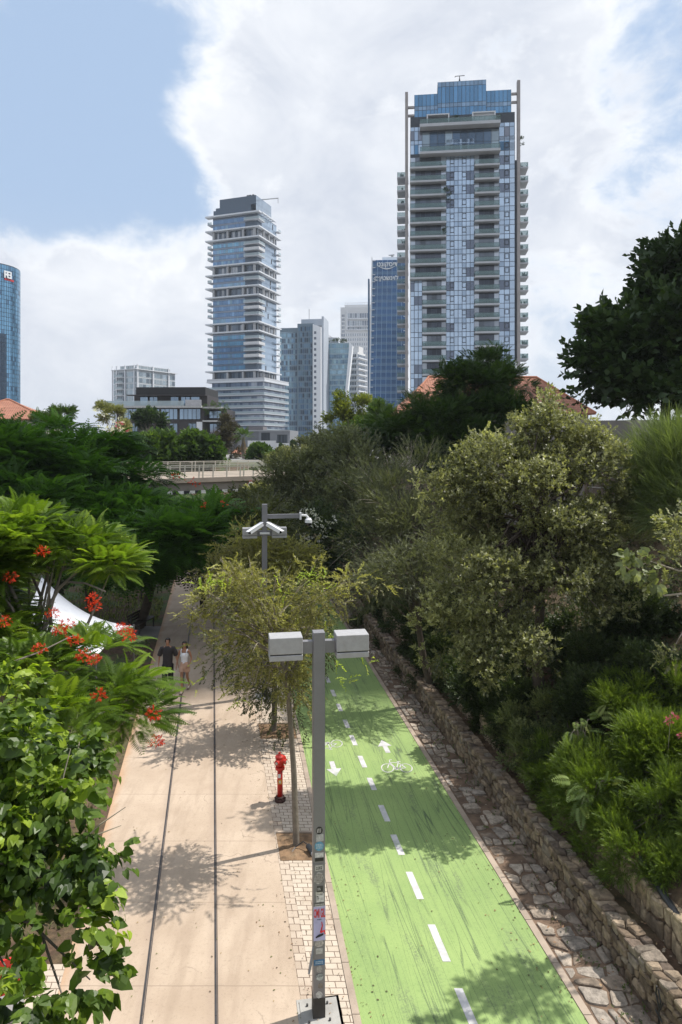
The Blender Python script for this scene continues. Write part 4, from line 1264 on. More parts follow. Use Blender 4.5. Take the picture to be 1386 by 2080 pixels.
# ---------------------------------------------------------------- dark blue office tower with signs
def blue_tower():
    s = 350 / F; Z = lambda py: H + (CY - py) * s - 5.5; x = lambda px: (px - 787) * s
    t = thing('office_tower', 'deep blue glass office tower with two white roof signs, just left of the tallest tower', 'tower', ((787 - CX) * s, 350, 5.5), R(-3))
    xl_t, xl_b, xr = x(757), x(749), x(822); D = 20
    mb = MB(); zt, zb = Z(528), 0
    mb.hexa([(xl_b, 0, zb), (xr + 1, 0, zb), (xr + 1, D, zb), (xl_b, D, zb), (xl_t, 0, zt), (xr + 1, 0, zt), (xr + 1, D, zt), (xl_t, D, zt)])
    mb.build('wall', mat('pale_mullion', (.30, .42, .56), .5), t)
    mb = MB(); n = 6; p = 3.6; z = 0
    fl = int(zt / p)
    for f in range(fl):
        za = zt - (f + 1) * p; 
        k_ = (za + p / 2) / zt; xl = xl_b + (xl_t - xl_b) * k_
        if za < 0: break
        c0 = (.010, .075, .20)
        rows = [(za, za + .5, 's'), (za + .5, za + 1.05, 's'), (za + 1.05, za + p, 'g')]
        pane_wall(mb, (xl + .3, 0, 0), (1, 0, 0), xr + 1 - xl - .3, rows, 7, lambda r, c, kk: jit(c0 if kk == 'g' else (.022, .09, .19), .16), .18, .05, .11)
    mb.build('glass_facade', mat_attr('deep_blue_glass', .18, .35, .5, .1, .05), t)
    mb = MB(); w = .45
    mb.hexa([(xl_b - w, -.4, 0), (xl_b, -.4, 0), (xl_b, 1, 0), (xl_b - w, 1, 0), (xl_t - w, -.4, Z(521)), (xl_t, -.4, Z(524)), (xl_t, 1, Z(524)), (xl_t - w, 1, Z(521))])
    mb.build('side_fin', white_f, t)
    for f in range(fl):
        z = zt - f * p - .4; k_ = z / zt; xl = xl_b + (xl_t - xl_b) * k_
        if z < 3: break
        mb = MB(); mb.box(xl, xl + 1.6, -.8, -.06, z - .12, z + .12); mb.box(xr - .6, xr + 1.4, -.8, -.06, z - .12, z + .12); mb.build('ledge', white_f, t)
    mb = MB(); mb.box(x(747.5), xl_b + .5, 3, 16, 0, Z(563)); mb.build('rear_wing', mat('wing_blue', (.03, .09, .18), .3, metal=.3), t)
    mb = MB(); mb.box(x(777), x(810), 4, 12, zt, Z(518)); mb.build('plant_room', white_f, t)
    mb = MB(); mb.box(x(795), x(800), 5, 6, Z(518), Z(514)); mb.bar((x(790), 5.5, Z(513)), (x(802), 5.5, Z(512)), .7, .5); mb.build('roof_crane', grey_f, t)
    sg = mat('sign_letters', (.72, .74, .76), .5, var=0)
    text_mesh('sign_letters', "טנוקסיד"[::1], 3.1, sg, t, (x(786.5), -.35, Z(541)), ext=.12, bold=.06)
    mb = MB(); pts = []
    for i in range(13):
        a = -1 + i / 6; pts.append((x(786) + a * 4.0, -.35, Z(541.5) - 1.35 * (1 - a * a) + .1))
    mb.tube(pts, [.1 + .22 * (1 - abs(-1 + i / 6)) for i in range(13)], 6); mb.build('sign_swoosh', sg, t)
    text_mesh('sign_letters', "ןיטשניול", 3.0, sg, t, (x(790), -.35, Z(569)), ext=.12, bold=.05)
    mb = MB()
    for r_, a0, a1 in ((1.0, 20, 320), (.55, 40, 300)):
        mb.tube([(x(765) + r_ * 1.3 * math.cos(R(a)), -.35, Z(566) + r_ * math.sin(R(a))) for a in range(a0, a1, 20)], .16, 5)
    mb.build('sign_emblem', sg, t)


# ---------------------------------------------------------------- other high buildings
def grid_block(name, label, cat, cx_px, Y, rz, parts, group=None):
    s = Y / F
    t = thing(name, label, cat, ((cx_px - CX) * s, Y, 5.5), R(rz), group)
    return t, (lambda py: H + (CY - py) * s - 5.5), (lambda px: (px - cx_px) * s)


def mid_towers():
    # glass office with a white end wall numbered 22
    t, Z, x = grid_block('office_tower', 'glass office tower with a bright white end wall numbered 22', 'tower', 628, 430, -8, None)
    D = 22
    mb = MB(); mb.box(x(566), x(604), 2.2, D, 0, Z(664)); mb.box(x(604), x(637), 0, D, 0, Z(657)); mb.build('wall', mat('teal_frame', (.12, .18, .23), .5), t)
    mb = MB(); p = 3.5
    for f in range(25):
        za = f * p; base = random.choice(((.10, .20, .32), (.15, .27, .39), (.22, .36, .48), (.08, .14, .23)))
        cf = lambda r, c, k_: jit((.22, .31, .38), .1) if k_ == 's' else jit(random.choice((base, base, (.20, .32, .40), (.07, .11, .16))), .25)
        if za + p < Z(664): pane_wall(mb, (x(566), 2.2, 0), (1, 0, 0), x(602) - x(566), [(za, za + 2.7, 'g'), (za + 2.7, za + p, 's')], 9, cf, .16)
        if za + p < Z(655): pane_wall(mb, (x(606), 0, 0), (1, 0, 0), x(635) - x(606), [(za, za + 2.7, 'g'), (za + 2.7, za + p, 's')], 7, cf, .16)
    mb.build('glass_facade', panel, t)
    mb = MB()
    z1, z2 = Z(659), Z(665)
    mb.hexa([(x(636.4), -1, 0), (x(653), -1, 0), (x(653), 8, 0), (x(636.4), 8, 0), (x(636.4), -1, z1), (x(653), -1, z2), (x(653), 8, z2), (x(636.4), 8, z1)])
    ew = mb.build('white_end_wall', mat('bright_white_wall', (.80, .81, .83), .6, var=.03), t)
    for i in range(19):
        z = Z(676.5 + 11.3 * i)
        if z < 3: break
        mb = MB(); mb.box(x(639), x(643.5), -1.06, -1.01, z - .8, z + .8); mb.build('window', mat('slot_window', (.12, .14, .18), .3), ew)
    text_mesh('wall_number', '22', 5.2, grey_f, t, (x(647.2), -1.06, Z(868)), ext=.04)
    mb = MB(); mb.box(x(653), x(657), 2, D, 0, Z(642)); mb.box(x(606), x(656.9), 9, D, Z(657), Z(643)); mb.build('rear_slab', mat('pale_blue_cladding', (.40, .44, .50), .6, var=.04), t)
    mb = MB(); mb.bar((x(621), 12, Z(643)), (x(621), 12, Z(620)), .35, .35); mb.build('roof_mast', grey_f, t)

    # glass office with a leaning white blade
    t, Z, x = grid_block('office_tower', 'green tinted glass office block with a leaning white blade wall and roof trees', 'tower', 685, 450, -6, None)
    mb = MB(); mb.box(x(657), x(706), 0, 20, 0, Z(697)); mb.build('wall', MATS['teal_frame'], t)
    mb = MB(); p = 3.45
    for f in range(24):
        za = f * p; base = random.choice(((.09, .17, .25), (.13, .24, .33), (.20, .33, .42)))
        if za + p < Z(695):
            pane_wall(mb, (x(657), 0, 0), (1, 0, 0), x(711 - f * 0 - (24 - f) * .28) - x(657), [(za, za + 2.6, 'g'), (za + 2.6, za + p, 's')], 12,
                      lambda r, c, k_: jit((.24, .33, .38), .1) if k_ == 's' else jit(random.choice((base, base, (.17, .28, .33))), .25), .15)
    mb.build('glass_facade', panel, t)
    mb = MB(); mb.hexa([(x(699), -1.5, Z(830)), (x(703), -1.5, Z(830)), (x(703), 6, Z(830)), (x(699), 6, Z(830)),
                        (x(711), -1.5, Z(696)), (x(717), -1.5, Z(703)), (x(717), 6, Z(703)), (x(711), 6, Z(696))]); mb.build('white_blade', MATS['bright_white_wall'], t)
    mb = MB(); mb.box(x(658), x(686), 6, 14, Z(697), Z(684)); mb.build('roof_room', white_f, t)
    mb = MB(); mb.bar((x(657), 10, Z(672)), (x(676), 10, Z(684)), .3, .3); mb.bar((x(660), 8, Z(682)), (x(684), 8, Z(683)), 1.6, .5); mb.build('roof_boom', grey_f, t)
    foliage_part('roof_tree', [((x(661), 3, Z(690)), (2.2, 2, 3.0)), ((x(681), 3, Z(692)), (3.6, 2, 1.8)), ((x(696), 3, Z(693)), (3.6, 2, 1.6))], 500, 1.1, .6, M_DARK, t)

    # small white balcony building
    t, Z, x = grid_block('apartment_building', 'slim white apartment block with ribbon balconies, right behind the white blade', 'building', 724, 480, -25, None)
    mb = MB(); mb.box(x(706), x(727), 0, 14, 0, Z(715)); mb.box(x(716), x(727), 2, 10, Z(715), Z(703)); mb.build('wall', mat('cream_white', (.66, .66, .66), .7, var=.04), t)
    mb = MB(); p = 3.3 * 1.18
    for f in range(16):
        z = Z(715) - 4 - f * p
        if z < 2: break
        pane_wall(mb, (x(706), 0, 0), (1, 0, 0), x(727) - x(706) - 1.0, [(z, z + 2.7, 'g')], 5, lambda r, c, k_: jit((.12, .15, .19), .3), .3)
        pane_wall(mb, (x(727), 0, 0), (0, 1, 0), 14, [(z, z + 2.7, 'g')], 5, lambda r, c, k_: jit((.12, .15, .19), .3), .3)
    mb.build('window_band', panel, t)
    for f in range(15):
        z = Z(715) - 4.3 - f * p
        if z < 2: break
        mb = MB(); mb.box(x(706), x(727) + 1.6, -1.6, -.06, z - .3, z + .5); mb.box(x(727) + .06, x(727) + 1.6, -.06, 14, z - .3, z + .5); mb.build('balcony', white_f, t)
    # distant white lattice tower
    t, Z, x = grid_block('lattice_tower', 'distant white tower with a fine lattice facade, between the glass offices and the blue tower', 'tower', 722, 600, -4, None)
    mb = MB(); mb.box(x(692), x(757), 0, 25, 0, Z(624)); mb.box(x(700), x(757), 2, 20, Z(624), Z(618)); mb.build('wall', mat('lattice_white', (.60, .61, .63), .7, var=.03), t)
    mb = MB(); p = 4.15
    for f in range(32):
        z = f * p + 1
        if z + 3 > Z(672): break
        pane_wall(mb, (x(699), 0, 0), (1, 0, 0), x(757) - x(699), [(z, z + 3.2, 'g')], 16, lambda r, c, k_: jit((.25, .29, .35), .3), .9)
        pane_wall(mb, (x(692), 0, 0), (1, 0, 0), 2.6, [(z, z + 3.2, 'g')], 2, lambda r, c, k_: jit((.3, .32, .36), .3), .7)
    for a, b in ((636, 646), (651, 662), (663, 670)):
        pane_wall(mb, (x(706), 0, 0), (1, 0, 0), x(750) - x(706), [(Z(b), Z(a), 'g')], 9, lambda r, c, k_: jit(random.choice(((.20, .23, .28), (.34, .38, .42))), .2), .3)
    for q in range(8):
        pane_wall(mb, (x(694), 0, 0), (1, 0, 0), 2.8, [(Z(700 - q * 8), Z(694 - q * 8), 'g')], 2, lambda r, c, k_: jit((.22, .25, .3), .2), .4)
    mb.build('window_lattice', panel, t)
    mb = MB(); mb.box(x(705), x(752), -1.2, -.06, Z(647), Z(649) + 2 * 0); mb.box(x(705), x(752), -1.2, -.06, Z(664), Z(662)); mb.box(x(704), x(706.5), -1.4, -.06, Z(671), Z(632)); mb.box(x(706.6), x(757), -1.0, -.06, Z(671.5), Z(669.5))
    mb.build('balcony_frame', white_f, t)
    mb = MB(); 
    for px in range(701, 757, 5): mb.bar((x(px), 3, Z(618)), (x(px), 3, Z(614)), .3, .3)
    mb.bar((x(700), 3, Z(614)), (x(757), 3, Z(613.5)), .3, .3); mb.build('roof_frame', white_f, t)


def curved_tower():
    Y = 250; s = Y / F
    cx = (-32 - CX) * 262 / F; rad = 12.6
    t = thing('office_tower', 'curved blue glass tower cut by the left edge of the picture', 'tower', (cx, Y + 12, 5.5))
    Z = lambda py: H + (CY - py) * s - 5.5
    zt = Z(528)
    mb = MB(); n = 40; ring = [(rad * math.cos(2 * math.pi * i / n), rad * .98 * math.sin(2 * math.pi * i / n)) for i in range(n)]
    mb.prism(ring, 0, zt); mb.build('wall', fac_dark, t)
    mb = MB(); p = 1.62
    for i in range(n * 2):
        a0, a1 = math.pi * i / n, math.pi * (i + 1) / n
        am = math.degrees((a0 + a1) / 2)
        left = 180 < am < 309
        q = 0; f = 0
        while q + p < zt + .2:
            r = rad * 1.012; g = .006
            P = lambda a, z: (r * math.cos(a), r * .98 * math.sin(a), z)
            if left:
                col = (.62, .65, .68) if f % 2 == 0 and q < zt - 6 else (.03, .045, .06)
                h0, h1 = (q + .1, q + .75) if f % 2 == 0 else (q - .8, q + 1.6)
                if f % 2 == 0:
                    r = rad * 1.05; P = lambda a, z: (r * math.cos(a), r * .98 * math.sin(a), z)
                mb.face([P(a0 + g, h0), P(a1 - g, h0), P(a1 - g, h1), P(a0 + g, h1)], jit(col, .2))
            else:
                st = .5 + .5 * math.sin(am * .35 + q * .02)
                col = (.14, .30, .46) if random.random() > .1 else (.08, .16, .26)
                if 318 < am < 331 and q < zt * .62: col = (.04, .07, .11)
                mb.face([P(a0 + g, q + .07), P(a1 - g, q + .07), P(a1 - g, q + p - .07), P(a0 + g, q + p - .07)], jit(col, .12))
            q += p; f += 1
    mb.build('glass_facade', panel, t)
    for a, ch in ((R(-28), 'R'), (R(-23.5), 'E'), (R(-19), 'I')):
        o = text_mesh('sign_letter', ch, 3.6, MATS['sign_letters'], t, (rad * 1.03 * math.cos(a), rad * 1.01 * math.sin(a), Z(556)), ext=.15, bold=.08)
        o.rotation_euler = (R(90), 0, a + R(90)); o['label'] = 'letter of the rooftop sign'
    mb = MB()
    for i in range(5):
        a0, a1 = R(-31 + i * 4), R(-31 + (i + 1) * 4); r = rad * 1.022
        mb.face([(r * math.cos(a0), r * .98 * math.sin(a0), Z(561)), (r * math.cos(a1), r * .98 * math.sin(a1), Z(561)), (r * math.cos(a1), r * .98 * math.sin(a1), Z(557)), (r * math.cos(a0), r * .98 * math.sin(a0), Z(557))])
    mb.build('red_sign_strip', mat('sign_red', (.42, .02, .025)), t)
    mb = MB(); mb.prism([(q * 1.03, w * 1.03) for q, w in ring if q < 6], zt, zt + 1.4); mb.build('roof_slab', white_f, t)


def far_left_block():
    Y = 370; s = Y / F
    t = thing('apartment_building', 'pale glass and white framed apartment block rising behind the dark modern house', 'building', ((276 - CX) * s, Y, 5.5), R(-30))
    Z = lambda py: H + (CY - py) * s - 5.5; x = lambda px: (px - 278) * s
    X0, X1 = x(212) * 1.0 + (x(278) - x(276)), x(278); D = 30; SK = 1.0
    mb = MB(); mb.box(X0, X1, 0, D, 0, Z(750)); mb.box(X0 + 4, X1, 1, D - 4, Z(750), Z(741)); mb.build('wall', mat('pale_frame', (.46, .49, .52), .6, var=.04), t)
    mb = MB()
    for f in range(12):
        z = Z(752) - 3.3 * (f + 1)
        if z < 1: break
        def front(r, c, k_): return jit((.10, .13, .16) if 3 <= c <= 6 else random.choice(((.26, .33, .38), (.36, .42, .46))), .2)
        pane_wall(mb, (X0, 0, 0), (1, 0, 0), X1 - X0, [(z, z + 2.7, 'g')], 12, front, .25)
        pane_wall(mb, (X1, 0, 0), (0, 1, 0), D, [(z, z + 2.7, 'g')], 12, lambda r, c, k_: jit(random.choice(((.30, .36, .40), (.40, .46, .5), (.16, .2, .24))), .2), .25)
    pane_wall(mb, (X0 + 4, 1, 0), (1, 0, 0), X1 - X0 - 4, [(Z(750), Z(742), 'g')], 9, lambda r, c, k_: jit((.30, .35, .38), .15), .2)
    pane_wall(mb, (X1, 1, 0), (0, 1, 0), D - 5, [(Z(750), Z(742), 'g')], 10, lambda r, c, k_: jit((.30, .35, .38), .15), .2)
    mb.build('glass_facade', panel, t)
    for px0, px1 in ((211, 213), (223, 226), (247, 250), (274, 276)):
        mb = MB(); mb.box(x(px0), x(px1), -.6, -.06, 0, Z(741)); mb.build('pier', white_f, t)
    for yy in (0.5, 12, 24):
        mb = MB(); mb.box(X1 + .06, X1 + .7, yy, yy + .9, 0, Z(740)); mb.build('pier', white_f, t)
    for f in range(7):
        z = Z(752) - 3.3 * (f + 1) + .0
        if z < 1: break
        mb = MB(); mb.box(x(226.2), x(246.8), -1.8, -.07, z - .3, z + .1); o = mb.build('balcony', white_f, t)
        mb = MB(); mb.box(x(226.4), x(246.6), -1.75, -1.7, z + .11, z + 1.2); mb.build('railing', rail_c, o)
    mb = MB(); mb.box(X0 - 1, X1 + 1.2, -1, D + 1, Z(750), Z(750) + .4); mb.build('roof_edge', white_f, t)


def dark_house():
    Y = 140; s = Y / F
    t = thing('modern_house', 'dark flat roofed house with long window bands and planted terraces on the left', 'house', ((340 - CX) * s, Y, 5.5), R(-2))
    Z = lambda py: H + (CY - py) * s - 5.5; x = lambda px: (px - 340) * s
    dk = mat('dark_brown_cladding', (.035, .030, .032), .6, var=.15, vscale=.8)
    mb = MB(); mb.box(x(262), x(415), 3, 14, Z(826), Z(800)); mb.box(x(236), x(415), 0, 14, 0, Z(829)); mb.box(x(415), x(458), 2.5, 14, 0, Z(852)); mb.build('wall', dk, t)
    mb = MB(); mb.box(x(270), x(414), 1.8, 14, Z(800), Z(785)); mb.build('roof', mat('black_roof', (.018, .018, .02), .7), t)
    mb = MB(); mb.box(x(254), x(417), .6, 1.79, Z(803), Z(801)); mb.build('pergola', dk, t)
    mb = MB(); mb.box(x(195), x(414), -1.6, -.01, Z(829), Z(825)); mb.box(x(195), x(236) - .01, 0, 10, Z(829), Z(825)); mb.build('terrace_slab', mat('terrace_concrete', (.42, .42, .42), .8), t)
    mb = MB(); mb.box(x(200), x(378), -1.5, -1.46, Z(824.8), Z(815)); rl = mb.build('terrace_railing', rail_c, t)
    mb = MB(); mb.box(x(381), x(413), -1.5, -1.3, Z(824.8), Z(813)); mb.build('parapet', mat('light_parapet', (.40, .40, .42), .7), t)
    win = mat_attr('house_glass', .08, .6, .5, .05, .5)
    def wf(a, b, z0, z1, y, n, parent=t, pick=None):
        mb = MB(); mb.box(x(a), x(b), y - .10, y - .0, Z(z1), Z(z0)); w = mb.build('window', mat('window_frame_black', (.015, .015, .017), .4), parent)
        mb = MB(); pane_wall(mb, (x(a) + .06, y - .10, 0), (1, 0, 0), x(b) - x(a) - .12, [(Z(z1) + .1, Z(z0) - .1, 'g')], n, lambda r, c, k_: jit(pick or (.25, .33, .42), .15), .12, .02)
        mb.build('pane', win, w)
    for a, b, n in ((274, 292, 1), (294, 312, 2), (338, 356, 1), (360, 380, 2), (380.5, 400, 1)): wf(a, b, 803, 823, 3, n)
    for a, b, n in ((251, 287, 4), (289, 325, 4), (327, 362, 4), (365, 409, 5)): wf(a, b, 829.5, 853, 0, n)
    for a, b in ((268, 280), (345, 362), (383, 400)): wf(a, b, 859, 880, 0, 2, pick=(.18, .24, .3))
    for a, b, z0, z1 in ((423, 446, 853 - 20, 851), (422, 448, 862, 880)): 
        pass
    mb = MB(); mb.box(x(400.5), x(412), -.2, -.01, Z(890), Z(857)); mb.build('white_pier', white_f, t)
    # right wing with planted terraces
    mb = MB(); mb.box(x(415) + .01, x(456), 2.6 - .12, 2.49, Z(852), Z(833))
    mb2 = MB(); mb2.box(x(415), x(456), 2.6, 12, Z(852), Z(830)); mb2.build('wing_wall', dk, t)
    wf(420, 446, 833, 850, 2.49, 3); wf(421, 446, 859, 880, 2.49, 3)
    for z in (830, 857, 884):
        mb = MB(); mb.box(x(414), x(464 if z == 857 else 452), -.8, 2.4, Z(z), Z(z - 3)); mb.build('terrace_slab', MATS['terrace_concrete'], t)
    mb = MB()
    for a, b in ((302, 308), (318, 327), (350, 360), (364, 374)):
        mb.box(x(a), x(b), -.9, -.5, Z(817), Z(816)); 
        for q in (a, b - .8): mb.box(x(q), x(q + .8), -.9, -.8, Z(824.5), Z(817))
    mb.build('terrace_furniture', mat('terrace_wood', (.35, .28, .22), .7), t)
    foliage_part('terrace_plant', [((x(430), 0, Z(826)), (2.2, 1, 1.1)), ((x(452), .3, Z(824)), (1.6, 1, 1.0)), ((x(418), -.6, Z(838)), (.9, .8, 1.6)), ((x(455), -.4, Z(842)), (1.4, .9, 1.7)), ((x(212), -.6, Z(820)), (2.0, .8, .7))], 1500, .32, .16, M_GARDEN, t)


def box_building(name, label, cat, px0, px1, Y, py0, py1, col, rz=0, D=10, wins=(), extra=None, group=None):
    s = Y / F; cxp = (px0 + px1) / 2
    t = thing(name, label, cat, ((cxp - CX) * s, Y, 5.5), R(rz), group)
    Z = lambda py: H + (CY - py) * s - 5.5; x = lambda px: (px - cxp) * s
    mb = MB(); mb.box(x(px0), x(px1), 0, D, 0, Z(py0)); mb.build('wall', col, t)
    for (a, b, z0, z1, n) in wins:
        mb = MB(); mb.box(x(a), x(b), -.07, -.01, Z(z1), Z(z0)); w = mb.build('window', mat('window_frame_black', (.015, .015, .017), .4), t)
        mb = MB(); pane_wall(mb, (x(a), -.07, 0), (1, 0, 0), x(b) - x(a), [(Z(z1) + .06, Z(z0) - .06, 'g')], n, lambda r, c, k_: jit((.14, .17, .2), .3), .14, .02)
        mb.build('pane', panel, w)
    return t, Z, x


def low_buildings():
    gw = mat('gallery_white', (.62, .63, .64), .7, var=.04, vscale=.3); gg = mat('corrugated_grey', (.20, .21, .23), .6, var=.06, vscale=.4)
    t, Z, x = box_building('gallery_building', 'grey upper box on a white plinth with large grid windows, behind the palm', 'building', 470, 590, 190, 874, 905, gg, -6, 14,
                           [(531, 549, 879, 895, 6), (564, 585, 883, 900, 6)])
    mb = MB(); mb.box(x(505), x(562), -1.2, -.1, 0, Z(895)); mb.box(x(563), x(602), -1.8, -.1, 0, Z(900)); mb.build('white_plinth', gw, t)
    mb = MB(); mb.box(x(500), x(533), 1, 6, Z(874), Z(866)); mb.build('roof_box', mat('brown_grey_box', (.16, .15, .16), .7), t)
    mb = MB(); 
    for i in range(8): mb.box(x(472), x(526), -.06, -.01, Z(876 + 2.4 * i) - .04, Z(876 + 2.4 * i) + .04)
    mb.build('cladding_joint', fac_dark, t)
    mb = MB(); mb.box(x(471), x(590), -.25, -.07, Z(876), Z(873.5)); mb.build('roof_edge', grey_f, t)
    t, Z, x = box_building('gallery_building', 'long low building with a dark grey upper storey and white base, under the numbered tower', 'building', 590, 668, 220, 888, 925, mat('slate_grey', (.13, .14, .16), .7), -4, 14,
                           [(634, 648, 890, 897, 6)])
    mb = MB(); mb.box(x(600), x(640), -1.2, -.1, 0, Z(908)); mb.box(x(640.1), x(672), -.9, -.1, 0, Z(912)); mb.box(x(598), x(614), -.5, -.02, Z(906), Z(899)); mb.box(x(632), x(650), -.5, -.11, Z(908), Z(897)); mb.build('white_base', gw, t)
    for a, b in ((638, 645), (649, 654)):
        mb = MB(); mb.box(x(a), x(b), -1.3, -1.21, Z(935), Z(922)); mb.build('window', mat('slot_window', (.12, .14, .18)), t)
    # small houses with tile roofs
    tile = mat_tiles()
    def tile_house(label, Y, px0, px1, pyr, pye, D, rz=0, wall=None, hip=.25, over=.5, chim=None, grp=None):
        s = Y / F; cxp = (px0 + px1) / 2
        t = thing('tiled_house', label, 'house', ((cxp - CX) * s, Y, 5.5), R(rz), grp)
        ze = H + (CY - pye) * s - 5.5; w = (px1 - px0) * s / 2; zr = H + (CY - pyr) * s * (1 + D / 2 / Y) - 5.5
        mb = MB(); mb.box(-w + over, w - over, over, D - over, 0, ze - .02); mb.build('wall', wall or mat('cream_plaster', (.42, .37, .31), .85, var=.08, vscale=.6), t)
        hx = w * 2 * hip
        a, b, c, d = (-w, 0, ze), (w, 0, ze), (w, D, ze), (-w, D, ze); r0, r1 = (-w + hx, D / 2, zr), (w - hx, D / 2, zr)
        mb = MB(); n = .16
        mb.v = [a, b, c, d, r0, r1] + [(p[0], p[1], p[2] - n) for p in (a, b, c, d)]
        mb.f = [(0, 1, 5, 4), (1, 2, 5), (2, 3, 4, 5), (3, 0, 4), (0, 6, 7, 1), (1, 7, 8, 2), (2, 8, 9, 3), (3, 9, 6, 0), (9, 8, 7, 6)]; mb.c = [None] * 9
        rf = mb.build('roof', tile, t)
        mb = MB(); mb.tube([r0, r1], .14, 8); mb.tube([a, r0], .11, 8); mb.tube([b, r1], .11, 8); mb.build('ridge_tile', mat('ridge_clay', (.36, .15, .09), .85, var=.15), rf)
        if chim:
            cx_, w_, z_ = (chim[0] - cxp) * s, .6, H + (CY - chim[1]) * s - 5.5
            mb = MB(); mb.box(cx_ - w_, cx_ + w_, D / 2 - .5, D / 2 + .5, zr - .8, z_ - .25); mb.box(cx_ - w_ - .12, cx_ + w_ + .12, D / 2 - .62, D / 2 + .62, z_ - .25, z_ - .02); mb.box(cx_ - w_, cx_ + w_, D / 2 - .45, D / 2 + .45, z_ - .02, z_ + .12)
            mb.build('chimney', mat('cement_chimney', (.30, .27, .25), .85, var=.1), rf)
        return t
    tile_house('wide house with an orange tile roof and a grey chimney, under the tallest tower', 62, 812, 1215, 766, 838, 11, 3, hip=.2, chim=(1122, 764))
    tile_house('house with an orange tile roof at the left edge above the flame trees', 75, -110, 92, 812, 850, 10, 12, mat('white_plaster', (.5, .47, .42), .8), .48)
    tile_house('small old house with an orange tile roof beside the palm', 115, 470, 516, 911, 921, 6, -4, mat('pale_plaster', (.45, .38, .31), .8), .1, .25)
    # satellite dish on the left roof
    X, Y_, Z_ = at(89, 840, 72); t = thing('satellite_dish', 'white satellite dish beside the orange roof on the left', 'dish', (X, Y_, 5.5 + 0))
    mb = MB(); mb.lathe([(.42, -.03), (.40, 0), (.25, .06), (.01, .10)], 0, 0, 16); o = mb.build('reflector', MATS['white_plastic'], t, loc=(0, 0, Z_ - 5.5)); o.rotation_euler = (R(70), 0, R(20))
    mb = MB(); mb.tube([(0, .1, 0), (0, .1, Z_ - 5.5)], .04, 6); mb.build('mast', MATS['dark_metal'], t)


def mat_tiles():
    m, k, p, out = new_mat('clay_tiles')
    co = k.n('ShaderNodeTexCoord').outputs['Object']
    sp = k.n('ShaderNodeSeparateXYZ'); k.put(sp.inputs[0], co)
    n = k.noise(co, 1.2, 6, .65); n2 = k.noise(k.vmul(co, (4, 2, 3)), 1.0, 3, .6)
    c_ = k.mix(k.step(n, .3, .7), (.26, .105, .065), (.36, .16, .10))
    c_ = k.mix(k.math('MULTIPLY', k.step(n2, .45, .75), .35), c_, (.20, .12, .085))
    rz = k.math('FRACT', k.math('MULTIPLY', sp.outputs[2], 5.0)); rx = k.math('ABSOLUTE', k.math('SUBTRACT', k.math('FRACT', k.math('MULTIPLY', sp.outputs[0], 4.2)), .5))
    c_ = k.mix(k.math('MULTIPLY', k.step(rz, .78, .98), .6), c_, (.12, .05, .035))
    c_ = k.mix(k.math('MULTIPLY', k.step(rx, .4, .5), .35), c_, (.12, .05, .035))
    k.put(p.inputs['Base Color'], c_); p.inputs['Roughness'].default_value = .85
    b_ = k.n('ShaderNodeBump'); b_.inputs['Distance'].default_value = .06; k.put(b_.inputs['Height'], k.math('SUBTRACT', k.math('SUBTRACT', 1, rx), rz)); k.put(p.inputs['Normal'], b_.outputs[0])
    return m


# retaining wall with the slatted fence at the top of the right bank
def bank_walls():
    t = thing('retaining_wall', 'grey plaster wall at the top of the right bank, behind the broom bush', 'wall', (9.3, 20, 5.5))
    mb = MB(); A, B = Vector((7.2, 30, 0)), Vector((12.6, 16, 0)); d = (B - A).normalized(); n = Vector((d.y, -d.x, 0))
    mb.hexa([A + Vector((0, 0, 4)), B + Vector((0, 0, 4)), B + n * -.25 + Vector((0, 0, 4)), A + n * -.25 + Vector((0, 0, 4)),
             A + Vector((0, 0, 9.35)), B + Vector((0, 0, 9.0)), B + n * -.25 + Vector((0, 0, 9.0)), A + n * -.25 + Vector((0, 0, 9.35))])
    mb.build('plaster_wall', mat('grey_plaster', (.20, .18, .165), .9, var=.12, vscale=.8, bump=.2, dirt=((.11, .095, .08), .6)), t, world=True)
    # reed and wire fence in front
    t = thing('reed_fence', 'weathered reed and wire fence standing against the plaster wall', 'fence', (9.2, 19.5, 5.0))
    fm = mat('weathered_reed', (.16, .12, .09), .9, var=.3, vscale=3)
    A2, B2 = A - n * .3 + d * 6, A - n * .3 + d * 13; 
    s = Vector((-n.x, -n.y, 0)) * -1
    A2, B2 = A + d * 5.5, A + d * 13.5
    side = n if n.y < 0 else -n
    A2 = A2 + side * .25; B2 = B2 + side * .25
    mb = MB(); L = (B2 - A2).length; q = 0
    while q < L:
        p = A2 + d * q; h = random.uniform(7.3, 7.6); mb.tube([(p.x, p.y, 4.6), (p.x + random.uniform(-.02, .02), p.y, h)], .018, 4); q += random.uniform(.05, .09)
    mb.build('reeds', fm, t, world=True)
    mb = MB()
    for z in np.arange(5.3, 7.6, .38): mb.bar((A2.x + side.x * .03, A2.y + side.y * .03, z), (B2.x + side.x * .03, B2.y + side.y * .03, z + .02), .02, .03)
    mb.build('wires', mat('pale_wire', (.30, .28, .25), .6), t, world=True)
    for q in np.arange(0, L + .1, 2.2):
        p = A2 + d * q + side * .08; mb = MB(); mb.box(p.x - .05, p.x + .05, p.y - .05, p.y + .05, 4.3, 7.6); mb.build('post', fm, t, world=True)

